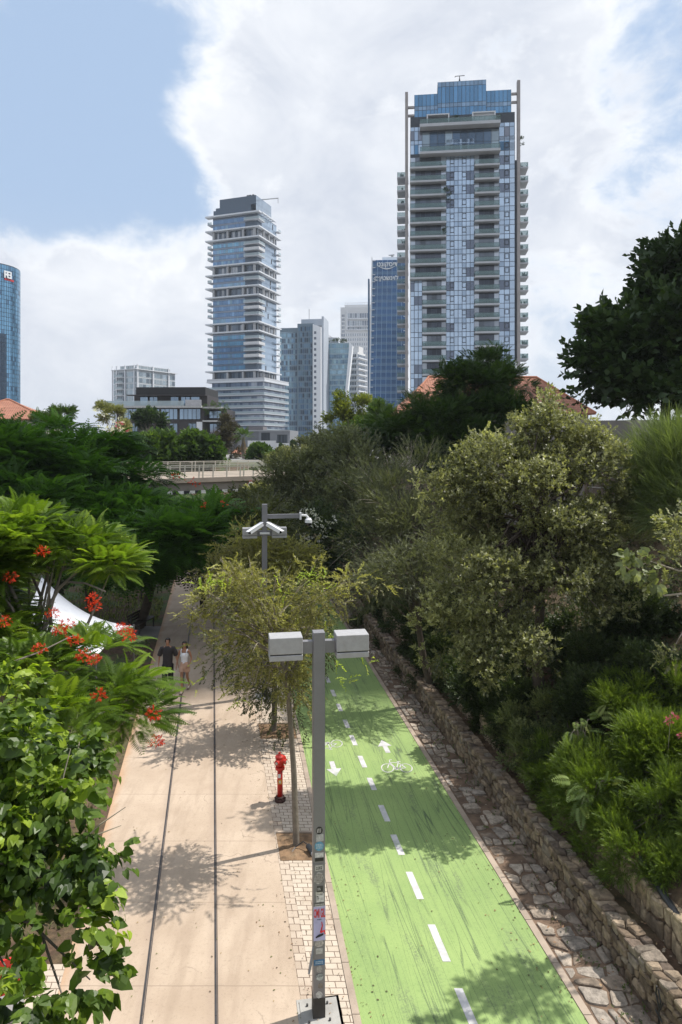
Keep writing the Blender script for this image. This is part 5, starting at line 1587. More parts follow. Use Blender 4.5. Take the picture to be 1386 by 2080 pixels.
# =================================================================== FOLIAGE
M_DARK = mat_leaf('dark_leaf', (.018, .036, .010), (.030, .060, .015), (.065, .11, .022), .5, .25)
M_GARDEN = mat_leaf('garden_leaf', (.03, .06, .012), (.06, .11, .02), (.12, .19, .03), .5, .3)
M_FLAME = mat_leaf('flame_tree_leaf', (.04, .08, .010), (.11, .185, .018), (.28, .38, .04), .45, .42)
M_FLAME_D = mat_leaf('shaded_flame_leaf', (.022, .058, .008), (.052, .13, .014), (.11, .235, .026), .5, .38)  # darker copy of the flame leaf, shade put into its colour
M_MUL = mat_leaf('mulberry_leaf', (.022, .048, .008), (.085, .15, .018), (.32, .42, .045), .42, .45, .42)
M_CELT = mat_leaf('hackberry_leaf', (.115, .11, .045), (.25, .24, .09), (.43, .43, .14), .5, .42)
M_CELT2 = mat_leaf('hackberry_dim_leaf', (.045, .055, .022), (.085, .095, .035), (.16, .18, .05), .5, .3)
M_TIP = mat_leaf('young_yellow_leaf', (.26, .36, .04), (.38, .48, .06), (.52, .52, .12), .45, .45)
M_SILV = mat_leaf('silver_green_leaf', (.085, .09, .045), (.24, .25, .12), (.46, .46, .25), .42, .42, .5)
M_OLIVE = mat_leaf('olive_leaf', (.055, .062, .036), (.125, .14, .075), (.25, .27, .15), .45, .32)
M_MELIA = mat_leaf('melia_leaf', (.018, .038, .010), (.038, .075, .016), (.08, .135, .025), .45, .30)
M_SHRUBD = mat_leaf('deep_shrub_leaf', (.022, .036, .013), (.045, .068, .024), (.10, .135, .045), .5, .28)
M_SHRUBM = mat_leaf('grey_green_shrub_leaf', (.07, .09, .038), (.16, .19, .08), (.32, .35, .15), .5, .35)  # leaf colours raised so the shrub in tree shade looks sunlit
M_BRIGHT = mat_leaf('bright_shrub_leaf', (.055, .09, .012), (.13, .20, .025), (.29, .37, .06), .5, .40)
M_BROOM = mat_leaf('broom_stem_leaf', (.06, .09, .03), (.13, .175, .06), (.22, .27, .10), .5, .35)
M_YEL = mat_leaf('yellow_green_leaf', (.07, .10, .015), (.14, .17, .025), (.27, .30, .05), .5, .35)
M_PALE = mat_leaf('pale_leaf', (.11, .13, .05), (.20, .21, .09), (.33, .33, .16), .5, .3)
M_RED = mat_leaf('red_petal', (.42, .02, .008), (.62, .045, .012), (.78, .12, .03), .5, .35)
M_WHITE = mat_leaf('white_petal', (.45, .45, .42), (.62, .62, .58), (.75, .75, .70), .6, .3)
M_PINK = mat_leaf('pink_petal', (.4, .06, .14), (.55, .1, .2), (.65, .3, .35), .6, .3)
M_FERN = mat_leaf('pale_frond_leaf', (.10, .15, .05), (.17, .24, .08), (.40, .42, .10), .45, .35)
BARK = mat('grey_bark', (.17, .145, .12), .9, var=.22, vscale=5, bump=.7, bscale=18)
BARKD = mat('dark_bark', (.075, .058, .045), .9, var=.3, vscale=5, bump=.7, bscale=18)
TWIG = mat('pale_twig', (.30, .26, .20), .85, var=.2, vscale=5)


def q4(L, W, x=0, y=0, z=0, yaw=0.0, pitch=0.0, roll=0.0, fold=.12):
    """one leaf as a folded quad"""
    v = np.array([(0, 0, 0), (.45 * L, W / 2, fold * W), (L, 0, -.06 * L), (.45 * L, -W / 2, fold * W)])
    m = Matrix.Rotation(yaw, 3, 'Z') @ Matrix.Rotation(pitch, 3, 'Y') @ Matrix.Rotation(roll, 3, 'X')
    return v @ np.array(m).T + np.array((x, y, z))


def T_spray(n=10, L=.3, W=.14, spread=1.0, seed=0, droop=.15):
    """twig of unit length along +x with n leaves"""
    r = random.Random(seed); V = []; vo = []
    for i in range(n):
        t = (i + .6) / n; s = 1 if i % 2 else -1
        yaw = s * r.uniform(.4, 1.1) * spread * (1.1 - .6 * t); 
        V.append(q4(L * r.uniform(.75, 1.15), W * r.uniform(.8, 1.2), t * .85, 0, -droop * t * t, yaw, r.uniform(-.5, .5), r.uniform(-.9, .9)))
        vo += [r.uniform(-.14, .14)] * 4
    V.append(np.array([(0, .008, 0), (.5, .006, -droop * .25), (.95, .002, -droop * .9), (.45, -.006, -droop * .2)])); vo += [.1] * 4
    return np.concatenate(V), np.array(vo)


def T_frond(k=13, w=.30, pw=.045, droop=.35, seed=0):
    """feathery compound leaf of unit length: k pairs of narrow leaflets"""
    r = random.Random(seed); V = []; vo = []
    f = lambda t: np.array((t, 0, .10 * math.sin(t * 2.2) - droop * t * t))
    for i in range(k):
        t = .14 + .86 * (i + .5) / k; ln = w * math.sin(math.pi * (.16 + .80 * t) ** .9) * r.uniform(.92, 1.08) + .02
        p = f(t)
        for s in (-1, 1):
            tip = p + np.array((ln * .42, s * ln, -.22 * ln + r.uniform(-.01, .01)))
            m = (p + tip) / 2; hx = np.array((pw * .55, -s * pw * .25, .006))
            V.append(np.array([p, m + hx, tip, m - hx])); vo += [r.uniform(-.07, .07)] * 4
    V.append(np.array([f(0) + (0, .006, 0), f(.5) + (0, .006, 0), f(1), f(.5) - (0, .006, 0)])); vo += [.15] * 4
    return np.concatenate(V), np.array(vo)


def T_heart(seed=0, n=3):
    """little shoot with n large heart shaped hanging leaves; unit = twig length"""
    r = random.Random(seed); V = []; vo = []
    for i in range(n):
        L = r.uniform(.34, .70) * (1.15 - .15 * i); s = [-1, 1, .2, -.5][i % 4]
        a = np.array([(0, 0, 0), (.33, 0, -.015), (.68, 0, -.06), (1.02, 0, -.18), (-.10, .22, .03), (.20, .40, .05), (.62, .27, .0),
                      (-.10, -.22, .03), (.20, -.40, .05), (.62, -.27, .0)]) * L
        a[:, 2] += r.uniform(-.12, .02) * (a[:, 0] ** 2) / max(L, .1)
        m = Matrix.Rotation(s * r.uniform(.3, 1.2), 3, 'Z') @ Matrix.Rotation(r.uniform(.25, 1.2), 3, 'Y') @ Matrix.Rotation(r.uniform(-.4, .4), 3, 'X')
        a = a @ np.array(m).T + np.array(((i + .5) / n * .8, s * .03, -.03))
        for q in ((0, 4, 5, 1), (1, 5, 6, 2), (2, 6, 3, 9), (0, 1, 8, 7), (1, 2, 9, 8)):
            V.append(a[list(q)]); vo += [r.uniform(-.03, .03) + .08 * (i - 1)] * 4
    V.append(np.array([(0, .006, 0), (.4, .006, 0), (.85, .002, -.03), (.4, -.006, 0)])); vo += [.0] * 4
    return np.concatenate(V), np.array(vo)


def T_rosette(n=8, L=.55, W=.24, seed=0):
    """tuft of leaves round the tip of a short twig"""
    r = random.Random(seed); V = []; vo = []
    for i in range(n):
        a = 2 * math.pi * i / n + r.uniform(-.3, .3); el = r.uniform(-.1, 1.0)
        lf_ = q4(L * r.uniform(.75, 1.15), W * r.uniform(.8, 1.2), 0, 0, 0, 0, 0, r.uniform(-.6, .6))
        m = Matrix.Rotation(a, 3, 'X') @ Matrix.Rotation(-(1.3 - el), 3, 'Y')
        V.append(lf_ @ np.array(m).T + np.array((r.uniform(.1, .75), 0, 0))); vo += [r.uniform(-.16, .16)] * 4
    V.append(np.array([(-.4, .012, 0), (.3, .010, 0), (.8, .0, 0), (.3, -.010, 0)])); vo += [.1] * 4
    return np.concatenate(V), np.array(vo)


TPL = {
    'rosette': [T_rosette(8, .55, .26, s) for s in (31, 32, 33)],
    'spray': [T_spray(9, .30, .15, 1.0, s, .12) for s in (1, 2, 3)],
    'round': [T_spray(9, .26, .20, 1.1, s, .08) for s in (4, 5, 6)],
    'droop': [T_spray(11, .24, .115, .9, s, .45) for s in (7, 8, 9)],
    'needle': [T_spray(14, .34, .035, .55, s, .05) for s in (10, 11, 12)],
    'wisp': [T_spray(7, .8, .02, .25, s, .15) for s in (13, 14)],
    'frond': [T_frond(14, .25, .05, .26, s) for s in (1, 2, 3)],
    'frond_far': [T_frond(8, .22, .085, .38, s) for s in (4, 5)],
    'pinnate': [T_frond(10, .24, .085, .30, s) for s in (6, 7)],
    'heart': [T_heart(s, 4) for s in (1, 2, 3, 4, 5, 6)],
    'clump': [T_spray(7, .55, .38, 1.6, s, .1) for s in (21, 22, 23)],
}


def cloud_mesh(name, P, D, N, S, V, kind, m, parent=None, world=True):
    """one mesh with a leaf template placed at every point P, along D, facing N, size S"""
    tp = TPL[kind]; n = len(P)
    D = D / np.maximum(np.linalg.norm(D, axis=1, keepdims=True), 1e-6)
    B = np.cross(N, D); B /= np.maximum(np.linalg.norm(B, axis=1, keepdims=True), 1e-6)
    N = np.cross(D, B)
    which = rng.integers(0, len(tp), n); outs, vs = [], []
    for w in range(len(tp)):
        idx = np.where(which == w)[0]
        if not len(idx): continue
        t, vo = tp[w]
        a = (P[idx, None, :] + S[idx, None, None] * (t[None, :, 0, None] * D[idx, None, :] + t[None, :, 1, None] * B[idx, None, :] + t[None, :, 2, None] * N[idx, None, :]))
        outs.append(a.reshape(-1, 3)); vs.append((V[idx, None] + vo[None, :]).reshape(-1))
    v = np.concatenate(outs).astype(np.float32); val = np.clip(np.concatenate(vs), 0, 1).astype(np.float32)
    if world and parent is not None: v = v - np.array(origin_of(parent), dtype=np.float32)
    return raw_quads(name, v, val, m, parent)


def raw_quads(name, v, val, m, parent=None):
    me = bpy.data.meshes.new(name); nv = len(v); nf = nv // 4
    me.vertices.add(nv); me.vertices.foreach_set('co', v.astype(np.float32).ravel())
    me.loops.add(nv); me.loops.foreach_set('vertex_index', np.arange(nv, dtype=np.int32))
    me.polygons.add(nf); me.polygons.foreach_set('loop_start', np.arange(0, nv, 4, dtype=np.int32))
    me.update(calc_edges=True)
    a = me.attributes.new('v', 'FLOAT', 'POINT'); a.data.foreach_set('value', val)
    me.materials.append(m)
    o = bpy.data.objects.new(name, me); C.objects.link(o)
    if parent is not None: o.parent = parent
    return o


def crown_points(ells, n, clumps, rc, size, upb=.35, shell=.55, flat=.7, nz=.22, ylow=None):
    """leaf positions gathered in clumps through a set of ellipsoids"""
    c = np.array([e[0] for e in ells], float); r = np.array([e[1] for e in ells], float)
    w = (r[:, 0] * r[:, 1] * r[:, 2]) ** .8; w /= w.sum()
    k = rng.choice(len(ells), clumps, p=w)
    d = rng.normal(size=(clumps, 3)); d /= np.linalg.norm(d, axis=1, keepdims=True)
    d[:, 2] = np.where(d[:, 2] < -.55, -d[:, 2], d[:, 2])
    rad = shell + (1 - shell) * rng.random(clumps) ** .6
    lump = 1 + nz * (np.sin(3.1 * d[:, 0] + 5 * k) * np.cos(2.7 * d[:, 2] + 2 * k) + .7 * np.sin(6.3 * d[:, 1] + 4.1 * d[:, 2] + k))
    Cc = c[k] + d * r[k] * (rad * lump)[:, None]
    cv = rng.normal(.42, .15, clumps) + .12 * d[:, 2]  # upper clumps given lighter leaf colour, like light from above
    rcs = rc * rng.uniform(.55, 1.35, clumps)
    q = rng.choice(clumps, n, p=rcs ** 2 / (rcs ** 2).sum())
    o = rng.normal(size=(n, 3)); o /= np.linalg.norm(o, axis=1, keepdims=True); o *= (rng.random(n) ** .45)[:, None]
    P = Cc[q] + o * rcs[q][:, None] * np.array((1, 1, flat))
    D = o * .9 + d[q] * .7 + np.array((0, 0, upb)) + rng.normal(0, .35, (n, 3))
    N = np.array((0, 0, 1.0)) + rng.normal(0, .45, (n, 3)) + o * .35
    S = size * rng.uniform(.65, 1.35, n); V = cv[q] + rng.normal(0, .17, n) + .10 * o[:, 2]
    return P, D, N, S, V, Cc


def foliage_part(name, ells, n, rc, size, m, parent, kind='clump', world=False):
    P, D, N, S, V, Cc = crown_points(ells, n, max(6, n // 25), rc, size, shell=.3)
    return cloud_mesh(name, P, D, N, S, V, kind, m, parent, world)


def px_ells(lst, depth=.9):
    """(px, py, rx, ry, Y[, depth]) in photo pixels at distance Y -> world ellipsoids of real size"""
    out = []
    for e in lst:
        px, py, rx, ry, Y = e[:5]; dp = e[5] if len(e) > 5 else depth
        c = at(px, py, Y); a, b = rx * Y / F, ry * Y / F
        out.append((c, (a, (a + b) / 2 * dp, b)))
    return out


def plant(name, label, cat, ells, base, n, size, m, kind='spray', hole=None, njit=None, clumps=None, rc=None, trunk=.12, bark=None, limbs=28, lean=0.0,
          group=None, upb=.35, shell=.55, flat=.7, nz=.22, fork=None, extra=None, crown='crown', stems=1, twigs=0, twig_mat=None):
    ells = px_ells(ells) if len(ells[0]) > 2 else ells
    bx, by = base[:2]; bz = base[2] if len(base) > 2 else gzf(bx, by)
    t = thing(name, label, cat, (bx, by, bz), 0, group)
    vol = sum(e[1][0] * e[1][2] for e in ells)
    clumps = clumps or max(12, n // 60); rc = rc or .42 * math.sqrt(vol / len(ells)) * .7
    P, D, N, S, V, Cc = crown_points(ells, n, clumps, rc, size, upb, shell, flat, nz)
    if njit: N = np.array((0, 0, 1.0)) + rng.normal(0, njit, N.shape); D[:, 2] *= .5
    if hole:
        px = CX + P[:, 0] / P[:, 1] * F; py = CY - (P[:, 2] - H) / P[:, 1] * F; kp = np.ones(len(P), bool)
        for (x0, y0, x1, y1) in hole: kp &= ~((px > x0) & (px < x1) & (py > y0) & (py < y1))
        P, D, N, S, V = P[kp], D[kp], N[kp], S[kp], V[kp]
    g = gz(P[:, 0], P[:, 1]); low = P[:, 2] < g + .05
    P[low, 2] = g[low] + rng.uniform(.05, .35, low.sum())
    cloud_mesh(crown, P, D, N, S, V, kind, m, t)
    # trunk and limbs
    cen = np.mean([e[0] for e in ells], axis=0); top = max(e[0][2] + e[1][2] * .5 for e in ells)
    bark = bark or BARK
    mb = MB(); rr = random.Random(int(abs(bx * 13 + by * 7)) + 3)
    ct = Vector(cen); b0 = Vector((bx, by, bz - .1))
    fk = Vector(fork) if fork else b0 + (Vector((cen[0], cen[1], max(cen[2] - .25 * (top - cen[2]), bz + .3))) - b0) * .55
    for s_ in range(stems):
        bb = b0 + Vector((rr.uniform(-.25, .25), rr.uniform(-.25, .25), 0)) * (s_ > 0)
        mid = bb.lerp(fk, .5) + Vector((rr.uniform(-.06, .06), rr.uniform(-.06, .06), 0)) * (fk - bb).length * .5
        up = fk.lerp(Vector((cen[0], cen[1], top)), .6)
        mb.tube([bb, bb + Vector((0, 0, .12)), mid, fk, up], [trunk * 1.35, trunk, trunk * .85, trunk * .7, trunk * .25], 9)
    idx = rr.sample(range(len(Cc)), min(limbs, len(Cc)))
    for i in idx:
        e = Vector(Cc[i]); st = fk.lerp(Vector((cen[0], cen[1], top)), rr.uniform(0, .5) if e.z > fk.z else rr.uniform(0, .1))
        if (e - st).length < .15: continue
        mid = st.lerp(e, .5) + Vector((rr.uniform(-.1, .1), rr.uniform(-.1, .1), rr.uniform(.0, .18))) * (e - st).length
        r0 = trunk * rr.uniform(.22, .42)
        mb.tube([st, st.lerp(mid, .5) + Vector((0, 0, .03)), mid, e], [r0, r0 * .75, r0 * .5, r0 * .14], 5, cap=False)
    mb.build('trunk', bark, t, world=True, smooth=True)
    if twigs:
        mb = MB()
        for _ in range(twigs):
            e = Vector(Cc[rr.randrange(len(Cc))]); o = e - ct
            if o.length < .1: continue
            o.normalize(); L = rr.uniform(.5, 1.3) * (rc * 1.3)
            a = e - o * L * .4; b = e + o * L + Vector((rr.uniform(-.2, .2), rr.uniform(-.2, .2), rr.uniform(-.1, .25))) * L
            c = a.lerp(b, .5) + Vector((0, 0, .1 * L)); mb.tube([a, c, b], [.010, .007, .003], 4, cap=False)
        mb.build('twigs', twig_mat or TWIG, t, world=True)
    return t, Cc


def flowers(t, pts, m, name='flower_cluster', r=.16, n=60, size=.07, label=None):
    for p in pts:
        k = n; o_ = rng.normal(size=(k, 3)); o_ /= np.linalg.norm(o_, axis=1, keepdims=True)
        P = np.array(p) + o_ * (rng.random(k) ** .4)[:, None] * r * np.array((1.2, 1, .8))
        cloud_mesh(name, P, o_ + rng.normal(0, .3, (k, 3)), rng.normal(size=(k, 3)) + (0, 0, .6), np.full(k, size) * rng.uniform(.7, 1.3, k), rng.uniform(.1, .9, k), 'clump', m, t)

# ------------------------------------------------------------------- planting
def W(px, py, Y): return at(px, py, Y)

# grass on the lawn
gv, gval = grass()
tag(raw_quads('lawn_grass', gv, np.repeat(gval, 4), M_SHRUBM), 'patchy green grass of the shaded lawn left of the promenade', 'grass', kind='stuff')

# --- near left: large leaved mulberry
t, _ = plant('mulberry_tree', 'mulberry with large glossy heart shaped leaves filling the lower left corner', 'tree',
             [(20, 1560, 110, 100, 6.6), (110, 1660, 105, 90, 6.0), (30, 1420, 50, 60, 7.4), (60, 1790, 110, 110, 5.6), (165, 1760, 70, 60, 5.5), (40, 1960, 100, 90, 5.2), (130, 1890, 90, 45, 5.2), (165, 2000, 65, 40, 5.0), (110, 2075, 80, 40, 4.9), (30, 2060, 70, 50, 4.7), (200, 1880, 35, 25, 5.2), (-80, 1750, 150, 330, 5.8),
              (150, 1560, 70, 50, 6.9)],
             (-4.55, 6.6, 0), 2300, .185, M_MUL, 'heart', clumps=150, rc=.21, trunk=.11, limbs=60, shell=.3, upb=-.15, flat=.8, nz=.28, fork=(-4.0, 6.4, 3.0), twigs=60)
# --- flame tree with red flowers
ft, fc = plant('flame_tree', 'sunlit feathery flame tree with red flower clusters on the left', 'tree',
               [(50, 1085, 90, 40, 11.8, 1.6), (145, 1108, 75, 28, 11.8, 1.6), (20, 1150, 70, 40, 11.2, 1.5), (215, 1150, 60, 20, 11.6), (250, 1225, 38, 15, 11.5), (20, 1225, 60, 30, 10.8), (70, 1300, 90, 28, 10.4, 1.5), (190, 1325, 80, 25, 10.0, 1.5), (80, 1370, 110, 36, 9.6), (220, 1385, 70, 36, 9.5), (262, 1450, 42, 40, 9.4), (120, 1450, 100, 40, 8.8), (235, 1510, 50, 30, 9.2), (150, 1500, 70, 30, 8.4), (-90, 1250, 130, 200, 11)],
               (-6.2, 11.0, 0), 7400, .36, M_FLAME, 'frond', clumps=150, rc=.36, hole=[(75, 1175, 160, 1240), (110, 1200, 225, 1265), (165, 1225, 262, 1278)], njit=.22, trunk=.17, limbs=46, shell=.35, upb=.05, flat=.38, nz=.15, fork=(-5.3, 10.9, 3.1))
for pts, r in (([(95, 1240, 11.2), (120, 1195, 11.3), (160, 1158, 11.3), (175, 1130, 11.4)], .035), ([(140, 1182, 11.3), (175, 1185, 11.1), (215, 1202, 10.9)], .02), ([(25, 1345, 9.0), (80, 1325, 9.2), (140, 1295, 9.5), (155, 1290, 9.6)], .013)):
    mb = MB(); mb.tube([W(*p) for p in pts], [r, r * .8, r * .6, r * .3][:len(pts)], 6); mb.build('bare_branch', BARK, ft, world=True)
flowers(ft, [W(88, 1120, 10.6), W(190, 1215, 10.4), W(193, 1232, 10.3), W(250, 1276, 9.6), W(262, 1290, 9.5), W(8, 1262, 9.9), W(135, 1268, 9.6), W(122, 1280, 9.6), W(170, 1330, 9.1), W(190, 1340, 9.0),
             W(312, 1449, 8.9), W(200, 1412, 8.7), W(152, 1300, 9.2), W(316, 1508, 8.9), W(22, 1172, 10.4), W(105, 1245, 9.9), W(82, 1318, 9.2)], M_RED, r=.085, n=46, size=.032)

# --- dark shaded flame trees behind
flame_lab = ['dark shaded flame tree at the left edge behind the sunlit one', 'dark shaded flame tree reaching over the promenade before the bridge', 'dark shaded flame tree between the other two, tallest of the three']
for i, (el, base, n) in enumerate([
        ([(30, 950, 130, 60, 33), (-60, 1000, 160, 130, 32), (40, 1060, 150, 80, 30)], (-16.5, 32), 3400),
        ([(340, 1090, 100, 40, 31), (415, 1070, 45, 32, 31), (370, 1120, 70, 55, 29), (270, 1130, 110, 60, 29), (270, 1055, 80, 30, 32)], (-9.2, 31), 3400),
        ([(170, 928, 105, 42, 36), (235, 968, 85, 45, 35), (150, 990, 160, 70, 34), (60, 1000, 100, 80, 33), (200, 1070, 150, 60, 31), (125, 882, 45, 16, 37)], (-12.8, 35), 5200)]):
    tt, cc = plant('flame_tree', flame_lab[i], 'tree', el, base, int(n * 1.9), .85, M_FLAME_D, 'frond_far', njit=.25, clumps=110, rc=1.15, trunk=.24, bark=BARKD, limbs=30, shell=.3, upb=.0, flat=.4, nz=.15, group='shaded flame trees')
    if i == 1: flowers(tt, [W(398, 982, 29), W(385, 975, 29.2), W(455, 1022, 29), W(358, 966, 30), W(417, 1026, 28)], M_RED, r=.14, n=7, size=.09)

# shaded undergrowth below the flame trees, far left
plant('garden_shrub', 'dark shrub in the shade behind the white sail', 'shrub', [(60, 1180, 120, 60, 30), (-60, 1150, 100, 100, 29)], (-14.2, 30), 1500, .35, M_SHRUBD, 'clump', trunk=.06)
for i, (px, Y, w, h, lb) in enumerate([(320, 52, 3.2, 2.6, 'dark bush closing the lawn, at the edge of the promenade'), (250, 50, 3.4, 3.0, 'dark bush closing the lawn, in the middle'), (170, 49, 3.2, 2.8, 'dark bush closing the lawn, at its left end')]):
    X = (px - CX) * Y / F
    plant('garden_shrub', lb, 'shrub', [((X, Y, 1.3), (w, 2.0, h))], (X, Y), 900, .42, M_SHRUBD, 'clump', trunk=.06, group='bushes at the end of the lawn')

# --- strip trees
st_lab = ['slender hackberry beside the red hydrant, nearest of the row', 'second hackberry of the row, its dark foliage hanging behind the hydrant', 'third hackberry of the row, around the foot of the camera lamp post',
          'fourth hackberry of the row', 'fifth hackberry of the row, partly before the dark flame trees', 'last hackberry of the row, small and close to the bridge']
b1 = (-.93, 14.2)
t, cc = plant('street_tree', st_lab[0], 'tree',
              [(570, 1215, 120, 45, 14.1, .9), (480, 1235, 85, 45, 14.0, .9), (660, 1225, 75, 40, 13.9), (570, 1290, 95, 55, 14.3), (400, 1245, 45, 18, 14.0), (745, 1185, 40, 14, 13.6), (480, 1320, 45, 40, 14.2), (590, 1360, 60, 60, 14.4), (500, 1180, 60, 35, 14.2), (705, 1190, 70, 16, 13.7), (415, 1262, 50, 12, 13.9), (410, 1310, 30, 12, 13.9), (620, 1160, 60, 16, 13.9), (450, 1180, 50, 14, 13.9), (430, 1345, 22, 20, 14), (560, 1350, 70, 50, 14.2), (530, 1400, 45, 45, 14.3), (600, 1400, 35, 35, 14.2)],
              b1, 1750, .25, M_CELT, 'droop', clumps=260, rc=.22, trunk=.07, limbs=34, shell=.3, upb=-.1, flat=.8, nz=.3, fork=(-1.1, 14.15, 3.3), group='hackberry trees in the strip', twigs=150)
cloud_tip = []
for px, py, n in ((420, 1190, 10), (440, 1182, 8), (465, 1178, 8), (622, 1168, 10), (642, 1176, 8), (665, 1190, 4), (575, 1205, 4), (690, 1345, 3), (740, 1345, 4), (700, 1385, 6), (480, 1430, 4), (395, 1385, 3), (655, 1290, 4), (545, 1165, 2)):
    for _ in range(n): cloud_tip.append(W(px + rng.normal(0, 9), py + rng.normal(0, 6), 13.2 + rng.uniform(0, .5)))
cloud_tip = np.array(cloud_tip); k_ = len(cloud_tip)
cloud_mesh('young_shoots', cloud_tip, rng.normal(size=(k_, 3)) + (0, 0, .2), rng.normal(0, .4, (k_, 3)) + (0, 0, 1), rng.uniform(.16, .26, k_), rng.uniform(.1, .9, k_), 'droop', M_TIP, t)
b2 = (-1.95, 19.85)
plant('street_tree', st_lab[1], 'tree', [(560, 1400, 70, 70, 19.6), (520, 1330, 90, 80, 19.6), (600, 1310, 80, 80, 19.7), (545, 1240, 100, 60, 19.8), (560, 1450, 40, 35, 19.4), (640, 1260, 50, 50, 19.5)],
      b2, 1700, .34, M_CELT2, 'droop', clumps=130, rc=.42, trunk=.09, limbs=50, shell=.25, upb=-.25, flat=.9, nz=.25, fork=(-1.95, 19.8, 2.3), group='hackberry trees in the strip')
for i, (Y, el, n) in enumerate([(25.7, [(520, 1150, 80, 50, 25.5), (450, 1180, 60, 50, 25.5), (590, 1160, 60, 60, 25.6), (530, 1220, 80, 50, 25.5), (500, 1110, 60, 35, 25.6)], 2300),
                                (31.5, [(470, 1100, 55, 40, 31.5), (520, 1080, 60, 45, 31.5), (570, 1120, 60, 50, 31.5), (430, 1160, 40, 35, 31)], 1800),
                                (37.5, [(480, 1070, 45, 35, 37.5), (540, 1060, 45, 40, 37.5), (500, 1110, 70, 40, 37)], 1500),
                                (43.5, [(500, 1040, 40, 30, 43.5), (540, 1075, 40, 40, 43.5), (470, 1080, 35, 30, 43)], 1300)]):
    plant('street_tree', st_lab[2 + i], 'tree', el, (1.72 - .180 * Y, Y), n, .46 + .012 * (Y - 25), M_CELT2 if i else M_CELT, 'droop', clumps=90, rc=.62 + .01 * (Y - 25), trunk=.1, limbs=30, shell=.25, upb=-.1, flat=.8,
          group='hackberry trees in the strip', twigs=30)

# --- right bank
def bank(px, py): return gp(px, py, 9, 60)
t, cc = plant('silver_tree', 'large round silvery green tree standing on the right bank in the sun', 'tree',
              [(1120, 900, 90, 70, 17.5), (1000, 950, 85, 60, 17.2), (1060, 1010, 150, 110, 17), (1200, 980, 80, 90, 17.3), (1130, 1110, 130, 110, 16.8), (960, 1080, 80, 80, 16.8), (930, 1000, 50, 35, 16.8), (1230, 1060, 60, 70, 17),
               (980, 1190, 110, 95, 16.2), (1150, 1220, 120, 100, 16.3), (930, 1320, 90, 75, 15.8), (1060, 1330, 110, 70, 15.6), (1120, 840, 45, 40, 17.6), (1010, 1300, 100, 60, 16.2), (1220, 1160, 70, 70, 16.9), (900, 1000, 60, 40, 16.6)],
              (5.0, 17.2), 17000, .15, M_SILV, 'rosette', clumps=420, rc=.34, trunk=.16, limbs=110, shell=.42, upb=.35, flat=.9, nz=.2, fork=(5.0, 17.1, 4.4), bark=BARKD)
# upright shoots on its crown
P = []; 
for px, py in ((1110, 815), (1095, 800), (1130, 820), (965, 880), (985, 870), (1010, 875), (950, 900), (1160, 850), (1185, 840), (1215, 850), (1240, 870), (1250, 900), (870, 985), (855, 1000), (890, 995), (845, 960), (1275, 900), (1290, 930), (880, 1100), (1060, 850)):
    for k_ in range(16): P.append(W(px + rng.normal(0, 5), py + k_ * 3.2 + rng.normal(0, 3), 17.1 + rng.uniform(-.2, .2)))
P = np.array(P); k_ = len(P)
cloud_mesh('upright_shoots', P, rng.normal(0, .5, (k_, 3)) + (0, 0, .8), rng.normal(0, .6, (k_, 3)) + (0, -.6, .6), rng.uniform(.15, .24, k_), rng.uniform(.4, 1, k_), 'round', M_SILV, t)

plant('olive_tree', 'grey green olive tree left of the silvery tree on the bank', 'tree', [(790, 1010, 90, 80, 25), (870, 960, 70, 60, 25.5), (840, 1080, 90, 90, 24), (760, 1100, 70, 70, 24)], (2.9, 25), 4200, .30, M_OLIVE, 'needle', clumps=170, rc=.55, trunk=.16, limbs=40, bark=BARKD, shell=.4, twigs=40)
plant('olive_tree', 'lower olive tree hanging over the gutter, half way to the bridge', 'tree', [(830, 1180, 90, 80, 21.5), (770, 1200, 60, 60, 22), (900, 1150, 60, 60, 21.5)], (2.9, 22), 3200, .28, M_OLIVE, 'needle', clumps=110, rc=.5, trunk=.14, limbs=30, bark=BARKD, shell=.4, upb=-.2)
plant('olive_tree', 'brownish olive tree on the bank beside the bridge railing', 'tree', [(610, 990, 75, 65, 44), (670, 960, 80, 60, 45), (600, 1040, 60, 50, 43), (680, 1030, 90, 70, 43)], (-2.2, 45), 3600, .55, M_OLIVE, 'spray', clumps=130, rc=.9, trunk=.22, limbs=30, bark=BARKD, shell=.4)
plant('olive_tree', 'tall olive tree between the bridge and the dark lacy tree', 'tree', [(720, 960, 70, 80, 36), (700, 1060, 70, 80, 35), (760, 1040, 60, 80, 34), (690, 905, 50, 40, 38)], (1.6, 36), 3600, .42, M_OLIVE, 'spray', clumps=130, rc=.75, trunk=.2, limbs=30, bark=BARKD, shell=.4)
t, _ = plant('white_flowering_bush', 'bush with white flower sprays beside the far end of the green lane', 'shrub', [(650, 1090, 45, 60, 33), (640, 1150, 50, 40, 32), (700, 1120, 40, 60, 32)], (-.6, 33), 1900, .34, M_SHRUBD, 'spray', clumps=60, rc=.6, trunk=.06, upb=-.1)
flowers(t, [W(p, q, 31.2) for p, q in ((618, 1040), (632, 1038), (645, 1045), (650, 1062), (634, 1062), (622, 1095), (630, 1105), (655, 1070), (660, 1085), (652, 1092), (668, 1068), (615, 1092), (657, 1118), (640, 1050), (700, 1105), (618, 1110), (676, 1055))], M_WHITE, r=.22, n=12, size=.09)

